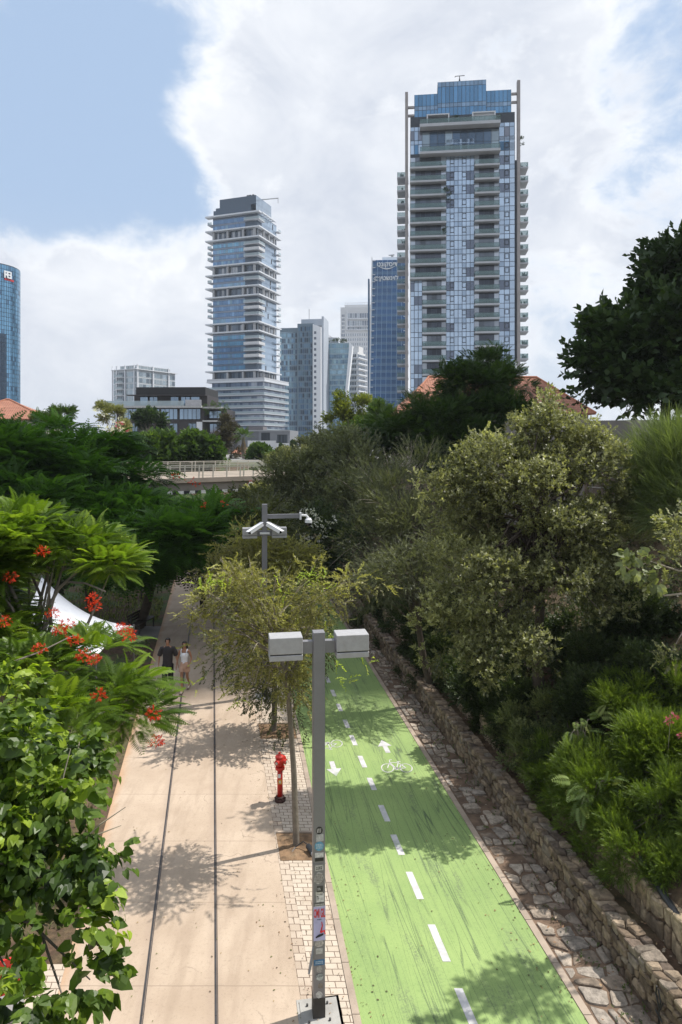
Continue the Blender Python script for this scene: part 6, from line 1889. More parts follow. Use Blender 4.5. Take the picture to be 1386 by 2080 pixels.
plant('melia_tree', 'wide dark lacy tree in front of the orange roof and the tallest tower', 'tree',
      [(960, 800, 110, 55, 40), (890, 872, 75, 58, 38), (820, 900, 70, 60, 38), (1000, 790, 40, 40, 40), (930, 920, 110, 60, 37), (990, 745, 60, 25, 41),  (1030, 860, 80, 60, 38), (940, 760, 40, 25, 40)],
      (6.6, 40), 15000, .50, M_MELIA, 'frond_far', clumps=230, rc=.85, trunk=.26, limbs=60, bark=BARKD, shell=.35, upb=-.05, flat=.5, nz=.22)
plant('ficus_tree', 'very dark dense tree at the right edge above the plaster wall', 'tree',
      [(1290, 740, 110, 90, 30), (1370, 700, 90, 130, 30), (1385, 560, 50, 70, 31), (1220, 760, 60, 70, 30), (1400, 800, 120, 70, 28), (1240, 680, 50, 40, 30), (1345, 610, 40, 40, 31), (1480, 640, 90, 150, 30)],
      (14.6, 30), 6200, .55, M_DARK, 'clump', clumps=200, rc=.8, trunk=.3, limbs=30, bark=BARKD, shell=.45, upb=.1, flat=.8, nz=.2)
plant('broom_bush', 'soft wispy green broom bush in front of the plaster wall at the right edge', 'shrub', [(1370, 950, 75, 85, 17), (1420, 1010, 90, 110, 16.5), (1340, 1000, 50, 70, 17)], (9.0, 17), 5200, .42, M_BROOM, 'wisp', clumps=120, rc=.5, trunk=.06, stems=3, upb=.5, shell=.3)
t, cc = plant('round_leaf_tree', 'branches with round pale leaves reaching in from the right edge', 'tree', [(1355, 1130, 42, 35, 11.6), (1385, 1070, 35, 40, 11.8), (1345, 1205, 45, 35, 11.5), (1300, 1165, 32, 24, 11.4), (1440, 1150, 70, 110, 11.8), (1375, 1330, 25, 22, 11.8)],
              (6.9, 12.6), 620, .20, M_SILV, 'round', clumps=80, rc=.2, trunk=.06, limbs=40, shell=.2, fork=(6.4, 12.2, 5.2), nz=.1)
mb = MB()
for pts in ([(1440, 1200), (1350, 1210), (1290, 1165), (1262, 1145)], [(1440, 1150), (1380, 1160), (1320, 1140), (1300, 1150)]):
    mb.tube([W(p, q, 11.4) for p, q in pts], [.022, .016, .010, .006][:len(pts)], 5)
mb.build('branch', TWIG, t, world=True)
P = np.array([W(px + rng.normal(0, 6), py + rng.normal(0, 5), 11.2) for px, py in ((1265, 1140), (1285, 1130), (1300, 1150), (1320, 1125), (1290, 1175), (1310, 1180), (1335, 1165), (1325, 1190)) for _ in range(3)]); k_ = len(P)
cloud_mesh('large_leaves', P, rng.normal(size=(k_, 3)), rng.normal(0, .4, (k_, 3)) + (0, -1, .5), rng.uniform(.20, .28, k_), rng.uniform(.3, 1, k_), 'heart', M_SHRUBM, t)

# shrubs down the bank
SH = [
    ('dark dense shrub above the terrace wall, farthest along the lane', [(790, 1290, 60, 60, 26)], M_SHRUBD, 'spray', 1300, .26),
    ('dark shrub under the olive trees with small grey leaves', [(860, 1260, 80, 70, 22)], M_SHRUBD, 'spray', 1700, .24),
    ('dark green shrub spilling to the terrace wall beside the lane', [(900, 1360, 80, 60, 18.5)], M_SHRUBD, 'spray', 2000, .20),
    ('grey green shrub at the foot of the silvery tree', [(990, 1380, 100, 70, 16.2)], M_SHRUBD, 'round', 2200, .20),
    ('deep green shrub in the shade right of the silvery tree trunk', [(1100, 1340, 110, 70, 15.4)], M_SHRUBD, 'spray', 2300, .20),
    ('dark shrub in the shade below the right edge branches', [(1220, 1350, 100, 60, 13.8)], M_SHRUBD, 'spray', 2200, .19),
    ('dark shrub at the right edge under the bare earth', [(1340, 1400, 90, 70, 12.2)], M_SHRUBD, 'spray', 2000, .18),
    ('small leaved grey green shrub with leaves coloured as if sunlit over the terrace wall', [(1070, 1510, 75, 75, 13.6), (1130, 1450, 60, 45, 13.8)], M_SHRUBM, 'round', 3600, .14),
    ('dark shrub between the grey green shrub and the wall', [(1000, 1470, 60, 55, 15)], M_SHRUBD, 'spray', 1500, .18),
    ('dim shrub pressed against the trunk of the silvery tree', [(940, 1450, 60, 45, 16.4)], M_SHRUBD, 'spray', 1400, .18),
    ('bright green needle leaved shrub, uppermost at the right edge', [(1290, 1450, 100, 70, 11.8), (1370, 1420, 50, 60, 11.8)], M_BRIGHT, 'needle', 3600, .22),
    ('bright green needle leaved shrub in the middle of the right side', [(1220, 1600, 110, 80, 11.3), (1320, 1560, 80, 70, 11.2)], M_BRIGHT, 'needle', 4600, .21),
    ('bright green needle leaved shrub hanging over the upper terrace wall', [(1180, 1670, 80, 60, 11.6), (1260, 1730, 80, 55, 10.8)], M_BRIGHT, 'needle', 3800, .19),
    ('bright green needle leaved shrub at the right edge above the black pipe', [(1370, 1650, 60, 70, 10.2)], M_BRIGHT, 'needle', 2600, .2),
    ('small bright green tuft below the black pipe at the right edge', [(1365, 1865, 38, 45, 9.2)], M_BRIGHT, 'needle', 1500, .16),
    ('dark shrub behind the needle leaved shrubs', [(1180, 1480, 60, 60, 13)], M_SHRUBD, 'spray', 1500, .18),
    ('mid green shrub overhanging the upper terrace wall, just above the bright ones', [(1110, 1590, 60, 50, 13)], M_SHRUBM, 'round', 2400, .15),
    ('deep shrub filling the gap above the upper terrace wall half way up the bank', [(1060, 1430, 70, 50, 15)], M_SHRUBD, 'spray', 1900, .18),
    ('dark leafy shrub on the bank right of the grey green one', [(1230, 1430, 90, 60, 13)], M_SHRUBD, 'spray', 2200, .19),
    ('bright green needle leaved shrub low on the terrace, left of the black pipe', [(1240, 1760, 60, 45, 12)], M_BRIGHT, 'needle', 2600, .19),
    ('bright green needle leaved shrub spreading over the terrace wall edge', [(1150, 1620, 65, 55, 12.5)], M_BRIGHT, 'needle', 3000, .19),
    ('tall bright green shrub against the right edge under the pink blossoms', [(1350, 1530, 80, 75, 12)], M_BRIGHT, 'needle', 4200, .21),
    ('dark shrub low at the left foot of the olive tree by the lane', [(820, 1330, 60, 50, 20)], M_SHRUBD, 'spray', 1500, .22),
    ('dark shrub touching the terrace wall right of the lane bend', [(870, 1400, 60, 45, 18)], M_SHRUBD, 'spray', 1500, .2),
    ('dark shrub hanging towards the wall below the silvery tree', [(950, 1500, 55, 40, 15)], M_SHRUBD, 'spray', 1500, .18),
    ('grey green shrub in the shadow right of the large silvery crown', [(1290, 1260, 80, 60, 15)], M_SHRUBD, 'round', 1900, .2),
    ('dark ivy covered shrub near the foot of the plaster wall', [(1200, 1290, 70, 60, 16)], M_SHRUBD, 'spray', 1700, .2),
    ('tall mid green shrub at the very edge of the picture beside the pink blossoms', [(1470, 1580, 60, 80, 11.2), (1450, 1730, 50, 60, 11)], M_BRIGHT, 'needle', 5200, .22),  # mostly out of view, added to shade the wall and gutter
    ('dry brown bush against the reed fence', [(1280, 1100, 60, 30, 17.5)], M_PALE, 'wisp', 500, .4),
]
for lb, el, m, kd, n, sz in SH:
    el = [(a, b, c, d_, max(gp(a, b + d_ * .72, 9, 60).y + .25, 7.35 / ((a - CX) / F + PW))) for a, b, c, d_, _ in el]
    e = px_ells(el); cx = np.mean([q[0][0] for q in e]); cy = np.mean([q[0][1] for q in e])
    if cx + PW * cy < 8.5 and cy > 12.0: e.append(((7.2 - PW * cy, cy, 1.2), (.62, .95, .5))); n = int(n * 1.25)
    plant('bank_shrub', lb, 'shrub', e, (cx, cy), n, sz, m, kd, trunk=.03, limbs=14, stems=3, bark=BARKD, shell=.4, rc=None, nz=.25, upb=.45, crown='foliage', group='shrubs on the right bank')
# feathery pale fronds among the shrubs
for lb, lst in (('young tree of heaven with yellow green fronds among the bright shrubs', [(1190, 1600), (1215, 1590), (1205, 1615), (1235, 1600), (1180, 1630), (1210, 1640), (1240, 1580), (1170, 1600), (1225, 1625)]),
                ('young tree of heaven with grey green fronds between the dark and the bright shrubs', [(1175, 1470), (1190, 1460), (1165, 1490), (1200, 1480), (1185, 1500), (1210, 1450)])):
    P = np.array([W(px, py, 12.9 if py > 1550 else 14.2) for px, py in lst for _ in range(3)]) + rng.normal(0, .06, (len(lst) * 3, 3)); k_ = len(P)
    b = P.mean(0); g0 = gzf(b[0], b[1] + .4)
    t = thing('ailanthus_sapling', lb, 'sapling', (b[0], b[1] + .3, g0), 0, 'young trees of heaven')
    D = P - b; D[:, 1] -= .35; D += rng.normal(0, .15, (k_, 3)); cloud_mesh('fronds', P, D, rng.normal(0, .3, (k_, 3)) + (0, -.4, 1), rng.uniform(.3, .45, k_), rng.uniform(.1, .9, k_), 'pinnate', M_FERN, t)
    mb = MB()
    for i in range(0, k_, 2): mb.tube([(b[0], b[1] + .3, g0), tuple((b + P[i]) / 2 + np.array((0, .1, 0))), tuple(P[i])], [.014, .01, .005], 5)
    mb.build('stem', TWIG, t, world=True)
# weeds in the joints at the foot of the lower wall
n = 420; Y_ = 8.5 + 40 * rng.random(n) ** 1.4; X_ = 6.2 - PW * Y_ - rng.random(n) ** 2 * .5
P = np.stack([X_, Y_, np.full(n, .03)], 1)
tag(cloud_mesh('weeds', P, rng.normal(0, .5, (n, 3)) + (0, 0, .7), rng.normal(0, .5, (n, 3)) + (0, -.3, 1), rng.uniform(.05, .14, n), rng.uniform(0, .9, n), 'spray', M_GARDEN), 'small weeds growing in the joints along the gutter', 'weeds', kind='stuff')
# pink oleander blossom
X = W(1362, 1462, 12.6); t = thing('pink_flower_twig', 'twig with pink blossoms at the right edge among the shrubs', 'flowers', (X[0], X[1] + .2, gzf(X[0], X[1] + .2)), 0)
flowers(t, [W(1358, 1464, 12.6), W(1370, 1456, 12.6), W(1384, 1492, 12.6)], M_PINK, r=.05, n=9, size=.05); mb = MB(); mb.tube([(X[0], X[1] + .2, gzf(X[0], X[1] + .2)), X], [.008, .004], 5); mb.build('stem', TWIG, t, world=True)

# --- beyond the bridge and on the upper level
def upper(name, label, el, Y, n, size, m, kind='clump', **kw):
    e = px_ells(el); cx = np.mean([q[0][0] for q in e])
    return plant(name, label, 'tree', e, (cx, Y), n, size, m, kind, **kw)


upper('dense_tree', 'round dark green tree in front of the modern house, left one of the pair', [(318, 918, 48, 30, 76), (278, 928, 34, 24, 76)], 76, 2200, .9, M_GARDEN, trunk=.25, group='round trees below the modern house', bark=BARKD)
upper('dense_tree', 'round dark green tree in front of the modern house, right one of the pair', [(398, 918, 42, 26, 78), (432, 926, 22, 18, 78)], 78, 2000, .9, M_GARDEN, trunk=.25, group='round trees below the modern house', bark=BARKD)
upper('conifer_tree', 'small dark conifer against the windows of the modern house', [(302, 862, 26, 20, 100)], 100, 500, .9, M_DARK, trunk=.2)
t, _ = upper('flowering_climber', 'pale flowering climber heap with white and red blossoms left of the modern house', [(225, 850, 26, 24, 62), (240, 880, 28, 20, 60), (212, 840, 14, 12, 62)], 62, 900, .55, M_PALE, 'spray', trunk=.15)
flowers(t, [W(p, q, 58.5) for p, q in ((212, 870), (222, 873), (235, 868), (245, 872), (205, 838), (240, 855))], M_WHITE, r=.4, n=10, size=.22)
flowers(t, [W(p, q, 58.4) for p, q in ((222, 882), (258, 880), (240, 862))], M_PINK, r=.35, n=9, size=.2)
upper('creeper_tree', 'brownish creeper covered tree at the right end of the modern house', [(458, 880, 24, 28, 108), (468, 915, 22, 26, 107), (440, 895, 18, 22, 107)], 107, 1300, .9, mat_leaf('brown_leaf', (.035, .033, .02), (.065, .058, .03), (.11, .09, .05), .6, .2), 'spray', trunk=.3, bark=BARKD)
upper('garden_tree', 'dark green garden tree right of the palm', [(528, 928, 17, 13, 100)], 100, 700, .9, M_GARDEN, trunk=.2, bark=BARKD)
upper('garden_tree', 'small dark tree before the white gallery plinth', [(556, 938, 13, 9, 98)], 98, 450, .8, M_GARDEN, trunk=.2, bark=BARKD)
upper('pale_tree', 'pale yellowish tree just beyond the bridge railing', [(600, 940, 52, 25, 72), (575, 955, 35, 18, 70)], 72, 1300, .65, M_PALE, 'spray', trunk=.2, twigs=20)
upper('yellow_tree', 'bushy yellow green tree in front of the deep blue office tower', [(712, 830, 26, 26, 84), (690, 860, 24, 22, 84), (730, 865, 28, 28, 84), (712, 890, 40, 24, 84)], 84, 1900, .9, M_YEL, 'spray', trunk=.3, bark=BARKD, nz=.3)
upper('green_tree', 'light green tree below the deep blue office tower', [(775, 860, 36, 34, 70), (750, 890, 50, 34, 68), (800, 840, 22, 26, 70)], 70, 1700, .75, M_GARDEN, 'spray', trunk=.25, bark=BARKD)
P = np.array([W(775 + rng.normal(0, 22), 815 + rng.normal(0, 14), 60) for _ in range(26)])
upper('garden_tree', 'grey green tree between the pale tree and the yellow green tree', [(655, 925, 40, 30, 74), (690, 930, 40, 30, 72)], 73, 1300, .7, M_OLIVE, 'spray', trunk=.2, bark=BARKD)
for px, lb in ((570, 'thin dark cypress before the grey gallery box'), (597, 'thin dark cypress, the taller one, between the two gallery buildings')):
    Y = 130; h = (28 if px == 597 else 22) * Y / F; c = at(px, 912 if px == 597 else 916, Y)
    plant('cypress_tree', lb, 'tree', [(c, (.42, .42, h * .62))], (c[0], Y), 420, .42, M_DARK, 'clump', clumps=30, rc=.3, trunk=.1, limbs=4, group='thin cypresses', upb=1.0, nz=.05)
# shrubs under and before the bridge
for lb, el, n in (('shrub in the shade under the bridge girder', [(585, 1030, 45, 30, 50)], 900), ('pale shrub below the warning band of the bridge', [(540, 1015, 40, 22, 56)], 700), ('dim shrub left of the camera lamp post before the bridge', [(500, 1030, 30, 25, 50)], 700)):
    upper('garden_shrub', lb, el, el[0][4], n, .5, M_OLIVE if 'pale' not in lb else M_SILV, 'spray', trunk=.06, group='shrubs before the bridge')
# distant low greenery at the far left
upper('garden_tree', 'dark tree behind the orange roof at the left edge', [(120, 850, 26, 20, 66), (100, 870, 40, 20, 64)], 66, 900, .7, M_GARDEN, 'frond_far', trunk=.2, bark=BARKD)

# palm tree
def palm():
    Y = 104; c = W(495, 888, Y); b = gzf(c[0], Y)
    t = thing('palm_tree', 'fan palm with a skirt of dead leaves behind the bridge railing', 'palm', (c[0], Y, b))
    mb = MB(); mb.tube([(c[0] + .1, Y, b), (c[0] - .1, Y, (b + c[2]) / 2), c], [.28, .24, .22], 8); mb.build('trunk', BARK, t, world=True)
    n = 60; a = rng.uniform(0, 6.28, n); e = rng.uniform(-.5, 1.2, n)
    D = np.stack([np.cos(a) * np.cos(e), np.sin(a) * np.cos(e), np.sin(e)], 1)
    P = np.array(c) + D * .5
    cloud_mesh('crown', P, D, np.stack([rng.normal(0, .3, n), rng.normal(0, .3, n), np.ones(n)], 1), rng.uniform(1.0, 1.5, n), rng.uniform(.2, .8, n), 'frond_far', M_GARDEN, t)
    n = 40; a = rng.uniform(0, 6.28, n); D = np.stack([np.cos(a) * .4, np.sin(a) * .4, -np.ones(n)], 1)
    P = np.array(c) + D * rng.uniform(.2, 1.6, (n, 1)) * np.array((.6, .6, 1)); cloud_mesh('dead_skirt', P, D, np.stack([np.cos(a), np.sin(a), np.zeros(n)], 1), rng.uniform(.7, 1.0, n), rng.uniform(.2, .8, n), 'frond_far', mat_leaf('dry_palm', (.10, .08, .05), (.17, .13, .08), (.25, .2, .13), .8, .2), t)


palm()

# =================================================================== PEOPLE
SKIN = mat('warm_skin', (.36, .19, .12), .5, var=.06, vscale=8); SKIN2 = mat('tanned_skin', (.33, .165, .10), .5, var=.06, vscale=8)
HAIR = mat('dark_hair', (.012, .009, .008), .5, var=.2)


def skin(name, J, E, parent, m, lv=2, loc=None):
    """joints {name:(x,y,z,r[,r2])} and bones -> one continuous tapering surface"""
    names = list(J); idx = {n: i for i, n in enumerate(names)}
    me = bpy.data.meshes.new(name); me.from_pydata([J[n][:3] for n in names], [(idx[a], idx[b]) for a, b in E], [])
    o = bpy.data.objects.new(name, me); C.objects.link(o)
    sm = o.modifiers.new('s', 'SKIN'); sm.use_smooth_shade = True; sm.branch_smoothing = .5
    sv = me.skin_vertices[0].data
    for n in names:
        j = J[n]; sv[idx[n]].radius = (j[3], j[4] if len(j) > 4 else j[3]); sv[idx[n]].use_root = False
    sv[0].use_root = True
    ss = o.modifiers.new('u', 'SUBSURF'); ss.levels = lv; ss.render_levels = lv
    bpy.context.view_layer.update()
    m2 = bpy.data.meshes.new_from_object(o.evaluated_get(bpy.context.evaluated_depsgraph_get()))
    bpy.data.objects.remove(o); m2.name = name; m2.materials.clear(); m2.materials.append(m)
    m2.polygons.foreach_set('use_smooth', [True] * len(m2.polygons))
    o = bpy.data.objects.new(name, m2); C.objects.link(o); o.parent = parent
    return o


def person(label, x, y, rz, h, woman, arms, legs, mats, gaze=0.0):
    """arms/legs: joint positions for a 1.75 m figure facing -y; +x is the viewer's right"""
    k = h / 1.75
    t = thing('person', label, 'person', (x, y, .018), rz, 'people on the promenade')
    S = lambda j: tuple(q * k for q in j)
    sh = .165 if woman else .19
    J = {'pelvis': (0, 0, .95, .135 if not woman else .14, .095), 'waist': (0, 0, 1.10, .115 if not woman else .10, .085), 'chest': (0, .0, 1.30, .145 if not woman else .125, .095), 'collar': (0, .01, 1.44, .09, .07),
         'neck': (0, .0, 1.50, .050), 'skull_base': (0, -.005, 1.57, .068, .072), 'skull': (0, -.005, 1.655, .078, .092), 'top': (0, .0, 1.715, .055, .062),
         'chin': (0, -.075, 1.565, .030)}
    E = [('pelvis', 'waist'), ('waist', 'chest'), ('chest', 'collar'), ('collar', 'neck'), ('neck', 'skull_base'), ('skull_base', 'skull'), ('skull', 'top'), ('skull_base', 'chin')]
    for s, a in (('L', -1), ('R', 1)):
        el, wr, hd = arms[s]; hip, kn, an, toe = legs[s]
        r = 1 if not woman else .84
        J['sh' + s] = (a * sh, .0, 1.415, .055 * r); J['el' + s] = (*el, .038 * r); J['wr' + s] = (*wr, .025 * r, .02 * r); J['pm' + s] = (*hd, .034 * r, .02 * r)
        E += [('collar', 'sh' + s), ('sh' + s, 'el' + s), ('el' + s, 'wr' + s), ('wr' + s, 'pm' + s)]
        v = (Vector(hd) - Vector(wr)).normalized(); side = Vector((0, 1, 0)) if abs(v.x) < .7 else Vector((0, 0, 1))
        for f, (o_, l) in enumerate(((-.030, .062), (-.010, .072), (.010, .068), (.028, .054))):
            b = Vector(hd) + side * o_ + v * .03; m_ = b + v * l * .55; e = m_ + (v * .8 + Vector((-a * .6, 0, 0))).normalized() * l * .5
            for i_, p in enumerate((b, m_, e)): J[f'f{s}{f}{i_}'] = (*p, .0095 - .0012 * i_)
            E += [('pm' + s, f'f{s}{f}0'), (f'f{s}{f}0', f'f{s}{f}1'), (f'f{s}{f}1', f'f{s}{f}2')]
        b = Vector(hd) - v * .02 - side * .035; e = b + v * .045 - side * .02
        J['t0' + s] = (*b, .011); J['t1' + s] = (*e, .009); E += [('pm' + s, 't0' + s), ('t0' + s, 't1' + s)]
        J['hip' + s] = (*hip, .085 * (1 if not woman else .98)); J['kn' + s] = (*kn, .056 * (1 if not woman else .9)); mid = (Vector(kn) * .62 + Vector(an) * .38); J['cf' + s] = (mid.x, mid.y + .012, mid.z, .052 * (1 if not woman else .88)); J['an' + s] = (*an, .036)
        J['toe' + s] = (*toe, .034, .026); E += [('pelvis', 'hip' + s), ('hip' + s, 'kn' + s), ('kn' + s, 'cf' + s), ('cf' + s, 'an' + s), ('an' + s, 'toe' + s)]
    body = skin('body', {n: S(j) for n, j in J.items()}, E, t, mats['skin'], 1)
    # face
    mb = MB()
    ico(mb, (0, -.102 * k, 1.625 * k), .014 * k, 1, 0, squash=(.8, 1.1, 1.6), amp=0); o = mb.build('nose', mats['skin'], t)
    mb = MB()
    for s in (-1, 1): ico(mb, (s * .030 * k, -.094 * k, 1.648 * k), .010 * k, 1, 0, squash=(1.3, .5, .7), amp=0)
    mb.build('eyes', mat('dark_eye', (.02, .015, .012), .3), t)
    mb = MB(); ico(mb, (0, -.098 * k, 1.583 * k), .016 * k, 1, 0, squash=(1.4, .5, .4), amp=0); mb.build('mouth', mat('lip', (.30, .08, .07), .5), t)
    for s in (-1, 1):
        mb = MB(); ico(mb, (s * .086 * k, .0, 1.632 * k), .02 * k, 1, 0, squash=(.4, .8, 1.4), amp=0); mb.build('ear', mats['skin'], t)
    return t, k


STAND = {'L': ((-.085, 0, .90), (-.09, -.03, .50), (-.09, .02, .09), (-.09, -.13, .035)), 'R': ((.085, 0, .90), (.09, -.03, .50), (.09, .02, .09), (.09, -.13, .035))}


def feet(t, k, legs, m, sole, w=.045):
    for s in ('L', 'R'):
        hip, kn, an, toe = legs[s]; a, b = Vector(an) * k, Vector(toe) * k; d = (b - a); d.z = 0; d.normalize()
        heel = Vector((a.x, a.y, 0)) - d * .045; zz = max(0, min(a.z, .2) - .085 * k)
        J = {'heel': (heel.x, heel.y, .045 + zz, .043, .045), 'mid': (a.x + d.x * .07, a.y + d.y * .07, .042 + zz * .6, .044, .042), 'ball': (b.x, b.y, .036 + b.z - .035 * k, .046, .034), 'tip': (b.x + d.x * .055, b.y + d.y * .055, .032 + b.z - .035 * k, .034, .026)}
        o = skin('shoe', J, [('heel', 'mid'), ('mid', 'ball'), ('ball', 'tip')], t, m, 1)
        mb = MB(); r = .043; za = J['heel'][2] - .045; zb = J['tip'][2] - .034; A = Vector((heel.x, heel.y, 0)) - d * .03; B = b.copy(); B.z = 0; B = B + d * .085; n = Vector((-d.y, d.x, 0)) * r
        mb.hexa([(*(A - n).xy, za), (*(A + n).xy, za), (*(B + n * .8).xy, zb), (*(B - n * .8).xy, zb), (*(A - n).xy, za + .022), (*(A + n).xy, za + .022), (*(B + n * .8).xy, zb + .022), (*(B - n * .8).xy, zb + .022)])
        mb.build('sole', sole, o, bevel=.006)


def rings(mb, rs, n=16):
    """closed tube of upright elliptical rings (cx, cy, z, rx, ry)"""
    b = len(mb.v)
    for cx, cy, z, rx, ry in rs:
        for i in range(n):
            t = 2 * math.pi * i / n; mb.v.append((cx + rx * math.cos(t), cy + ry * math.sin(t), z))
    for j in range(len(rs) - 1):
        for i in range(n):
            i2 = (i + 1) % n; q = b + j * n; mb.f.append((q + i, q + i2, q + n + i2, q + n + i)); mb.c.append(None)

def garment(name, parent, k, m, torso=None, tubes=()):
    mb = MB()
    if torso: rings(mb, [tuple(q * k for q in r) for r in torso])
    for pts, rad in tubes: mb.tube([tuple(q * k for q in p) for p in pts], [r * k for r in rad], 14, False)
    o = mb.build(name, m, parent, smooth=True)
    rng_ = random.Random(len(mb.v))
    for v in o.data.vertices:
        p = v.co; w = .004 * math.sin(p.z * 60 + p.x * 25) + .003 * math.sin(p.z * 110 - p.x * 50)
        d = Vector((p.x, p.y, 0)); d = d.normalized() if d.length > .01 else d; v.co = p + d * w
    return o


def hair_cap(parent, k, long=False):
    mb = MB(); ico(mb, (0, .016 * k, 1.652 * k), .1 * k, 3, 2, squash=(.88, 1.0, 1.02), amp=.02)
    keep = []
    for f in mb.f:
        c = sum((Vector(mb.v[i]) for i in f), Vector()) / len(f)
        if not (c.y < -.038 * k and c.z < 1.70 * k) and c.z > 1.575 * k: keep.append(f)
    mb.f = keep; mb.c = [None] * len(keep)
    o = mb.build('hair', HAIR, parent, smooth=True); sm = o.modifiers.new('t', 'SOLIDIFY'); sm.thickness = .008
    if long:
        mb = MB(); rings(mb, [tuple(q * k for q in r) for r in ((0, .045, 1.70, .06, .05), (0, .05, 1.64, .088, .058), (0, .06, 1.55, .098, .05), (0, .07, 1.46, .108, .045), (.0, .08, 1.38, .105, .04), (.01, .085, 1.31, .075, .03))])
        mb.build('hair_length', HAIR, parent, smooth=True)


def walkers():
    pm = lambda: None
    # man, viewer's left, hand in the woman's
    Ym = 23.15; xm = (341 - CX) * Ym / F
    armsM = {'L': ((-.275, .03, 1.15), (-.29, -.04, .90), (-.285, -.06, .83)), 'R': ((.27, .02, 1.15), (.335, -.05, .93), (.355, -.06, .86))}
    legsM = {'L': ((-.09, 0, .90), (-.085, .02, .50), (-.05, .14, .12), (-.05, .02, .045)), 'R': ((.09, 0, .90), (.07, -.12, .52), (.02, -.20, .09), (.02, -.34, .04))}
    legsM = {'R': ((.09, 0, .90), (.085, .06, .50), (.07, .26, .16), (.07, .14, .05)), 'L': ((-.09, 0, .90), (-.07, -.14, .52), (-.03, -.22, .09), (-.03, -.35, .04))}
    t, k = person('man in a charcoal T-shirt and black trousers walking towards the viewer, holding hands', xm, Ym, R(2), 1.78, False, armsM, legsM, {'skin': SKIN})
    garment('t_shirt', t, k, mat('charcoal_cotton', (.035, .031, .034), .9, var=.15, vscale=6, bump=.3),
            [(0, 0, .83, .172, .128), (0, 0, .95, .166, .122), (0, 0, 1.10, .162, .118), (0, 0, 1.25, .176, .124), (0, 0, 1.37, .182, .116), (0, .003, 1.43, .150, .095), (0, .005, 1.47, .085, .07), (0, 0, 1.485, .066, .06)],
            [([(a_ * .12, 0, 1.40), (a_ * .19, 0, 1.395), (a_ * .232, .01, 1.30), (armsM[s_][0][0], armsM[s_][0][1], 1.16)], (.07, .076, .077, .078)) for s_, a_ in (('L', -1), ('R', 1))])
    garment('trousers', t, k, mat('black_cloth', (.008, .008, .01), .85, var=.2, vscale=6),
            [(0, 0, .79, .155, .115), (0, 0, .86, .165, .122), (0, 0, .93, .160, .12), (0, 0, .99, .15, .115)],
            [([(h_[0], h_[1], h_[2] - .04), Vector(h_).lerp(Vector(kn_), .5), kn_, Vector(kn_).lerp(Vector(an_), .5), (an_[0], an_[1], an_[2] + .0)], (.105, .102, .092, .084, .070)) for h_, kn_, an_, _ in legsM.values()])
    hair_cap(t, k)
    feet(t, k, legsM, mat('black_canvas', (.02, .02, .025), .8), mat('white_rubber', (.6, .6, .6), .6))

    # woman
    Yw = 23.05; xw = (375 - CX) * Yw / F
    armsW = {'L': ((-.235, .03, 1.15), (-.262, -.06, .95), (-.262, -.09, .875)), 'R': ((.235, .05, 1.15), (.19, -.07, .96), (.15, -.12, .90))}
    legsW = {'L': ((-.08, 0, .90), (-.07, -.12, .50), (-.045, -.16, .09), (-.045, -.28, .035)), 'R': ((.08, 0, .90), (.085, .04, .50), (.085, .30, .17), (.085, .19, .06))}
    t, k = person('woman in a white tank top and beige shorts with long dark hair', xw, Yw, R(-3), 1.70, True, armsW, legsW, {'skin': SKIN2})
    wt = mat('white_cotton', (.72, .74, .80), .8, var=.05, vscale=10, bump=.3)
    tp = garment('tank_top', t, k, wt, [(0, 0, 1.00, .122, .104), (0, 0, 1.08, .114, .100), (0, 0, 1.17, .122, .104), (0, -.008, 1.26, .140, .122), (0, -.006, 1.32, .138, .112), (0, .0, 1.355, .125, .09)])
    for s in (-1, 1):
        mb = MB(); mb.tube([(s * .088 * k, -.095 * k, 1.335 * k), (s * .10 * k, -.075 * k, 1.42 * k), (s * .105 * k, .0, 1.468 * k), (s * .09 * k, .085 * k, 1.36 * k)], .017, 6); mb.build('strap', wt, tp)
    garment('shorts', t, k, mat('beige_cloth', (.46, .30, .225), .85, var=.08, vscale=8, bump=.3),
            [(0, 0, .80, .155, .118), (0, 0, .87, .168, .126), (0, 0, .95, .155, .12), (0, 0, 1.04, .120, .104)],
            [([(h_[0], h_[1], .86), Vector(h_).lerp(Vector(kn_), .25), Vector(h_).lerp(Vector(kn_), .52)], (.108, .108, .104)) for h_, kn_, an_, _ in legsW.values()])
    hair_cap(t, k, True)
    feet(t, k, legsW, mat('pale_sandal', (.50, .42, .35), .7), mat('brown_sole', (.10, .06, .04), .7))

    # person far behind, half hidden by leaves
    Yp = 34.0; xp = (413 - CX) * Yp / F
    arms = {'L': ((-.27, .03, 1.15), (-.28, -.02, .90), (-.28, -.04, .83)), 'R': ((.27, .03, 1.15), (.28, -.04, .90), (.28, -.06, .83))}
    t, k = person('person in dark clothes farther down the promenade, half hidden by the tree', xp, Yp, R(10), 1.72, False, arms, STAND, {'skin': SKIN})
    garment('jacket', t, k, mat('dark_cloth', (.02, .022, .03), .85),
            [(0, 0, .83, .172, .128), (0, 0, 1.0, .166, .122), (0, 0, 1.25, .176, .124), (0, 0, 1.37, .182, .116), (0, .003, 1.43, .150, .095), (0, .005, 1.49, .075, .07)],
            [([(a_ * .12, 0, 1.40), (a_ * .19, 0, 1.395), (arms[s_][0][0], arms[s_][0][1], 1.16), arms[s_][1]], (.07, .072, .062, .048)) for s_, a_ in (('L', -1), ('R', 1))])
    garment('trousers', t, k, MATS['black_cloth'], [(0, 0, .79, .155, .115), (0, 0, .86, .162, .12), (0, 0, .99, .148, .115)],
            [([(h_[0], h_[1], h_[2] - .04), kn_, (an_[0], an_[1], an_[2])], (.10, .085, .068)) for h_, kn_, an_, _ in STAND.values()])
    hair_cap(t, k)
    feet(t, k, STAND, mat('dark_maroon_shoe', (.06, .015, .02), .6), MATS['black_canvas'])


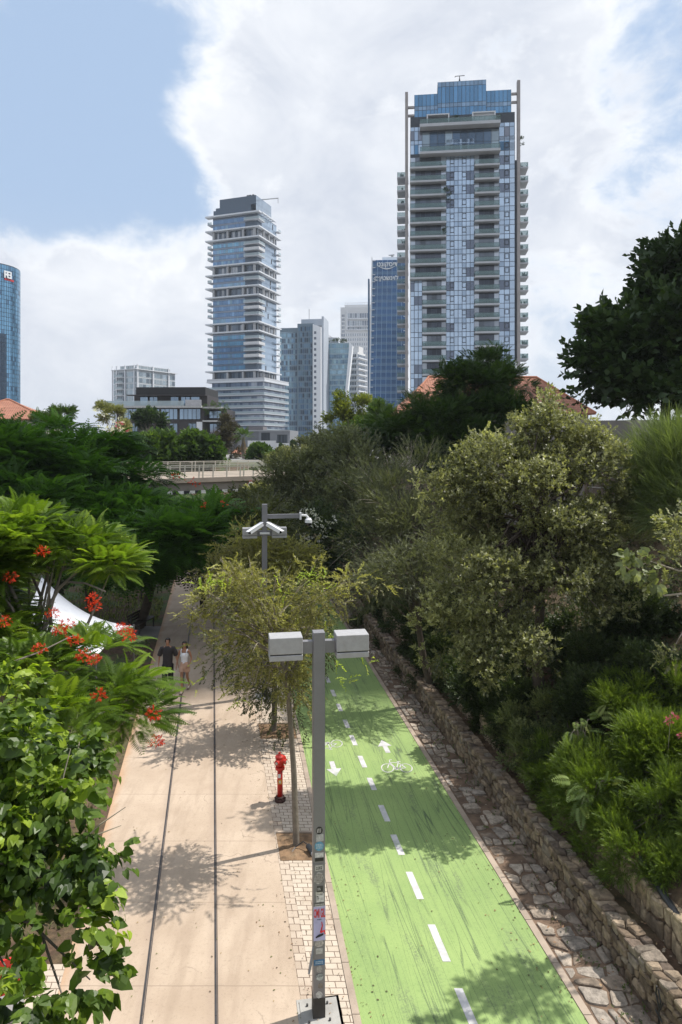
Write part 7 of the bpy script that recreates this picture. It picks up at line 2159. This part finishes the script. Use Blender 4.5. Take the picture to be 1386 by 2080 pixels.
walkers()

# =================================================================== CITY
right_tower(); left_tower(); blue_tower(); mid_towers(); curved_tower(); far_left_block(); dark_house(); low_buildings(); bank_walls()


# low dark ground cover over the bank
n = 15000
Y_ = 9.5 + 52 * rng.random(n) ** 1.5; U_ = rng.uniform(7.2, 14.5, n); ok = rng.random(n) < .5 + .5 * np.sin(U_ * 2.1 + Y_ * .8) * np.cos(Y_ * .6 - U_)
ok &= ~((Y_ < 13) & (U_ < 9.3) & (Y_ < 11.5))
Y_, U_ = np.concatenate([Y_[ok], rng.uniform(4, 17, 2600)]), np.concatenate([U_[ok], rng.uniform(9.0, 15, 2600)]); n = len(Y_); X_ = U_ - PW * Y_
P = np.stack([X_, Y_, gz(X_, Y_) + rng.uniform(.02, .35, n)], 1)
tag(cloud_mesh('ground_cover', P, rng.normal(size=(n, 3)) + (0, 0, .5), rng.normal(0, .4, (n, 3)) + (0, 0, 1), rng.uniform(.2, .42, n), rng.uniform(0, .8, n), 'spray', M_SHRUBD), 'low dark creeping plants covering the shaded bank', 'ground cover', kind='stuff')

# unseen cloud overhead, shaped so its shadow lies over the far half of the cutting
mb = MB(); hC = 260.0; random.seed(5)
off = Vector((SUN.x, SUN.y, 0)) * (hC / SUN.z)
for i in range(34):
    r = 13.5; gx = -100 + i * 6; gy = 20.8 + r * .98 + max(0, gx) * .55 + (0 if i % 2 else random.uniform(0, 9))
    ico(mb, (gx + off.x, gy + off.y, hC + random.uniform(-3, 4)), r, i, 2, squash=(1, 1, .5), amp=.06)
tag(mb.build('cloud', mat('cloud_white', (.85, .87, .9), 1.0, var=.03, vscale=.02), smooth=True), kind='structure')

# thin summer haze
hz = MB(); hz.box(-2650, 2650, -320, 4100, -1.2, 112)
hm = bpy.data.materials.new('haze'); hm.use_nodes = True; nt = hm.node_tree; nt.nodes.clear()
o_ = nt.nodes.new('ShaderNodeOutputMaterial'); pv = nt.nodes.new('ShaderNodeVolumePrincipled')
pv.inputs['Density'].default_value = HAZE; pv.inputs['Color'].default_value = (.80, .87, .96, 1); pv.inputs['Anisotropy'].default_value = .2
nt.links.new(pv.outputs[0], o_.inputs['Volume'])
tag(hz.build('haze', hm), kind='stuff')
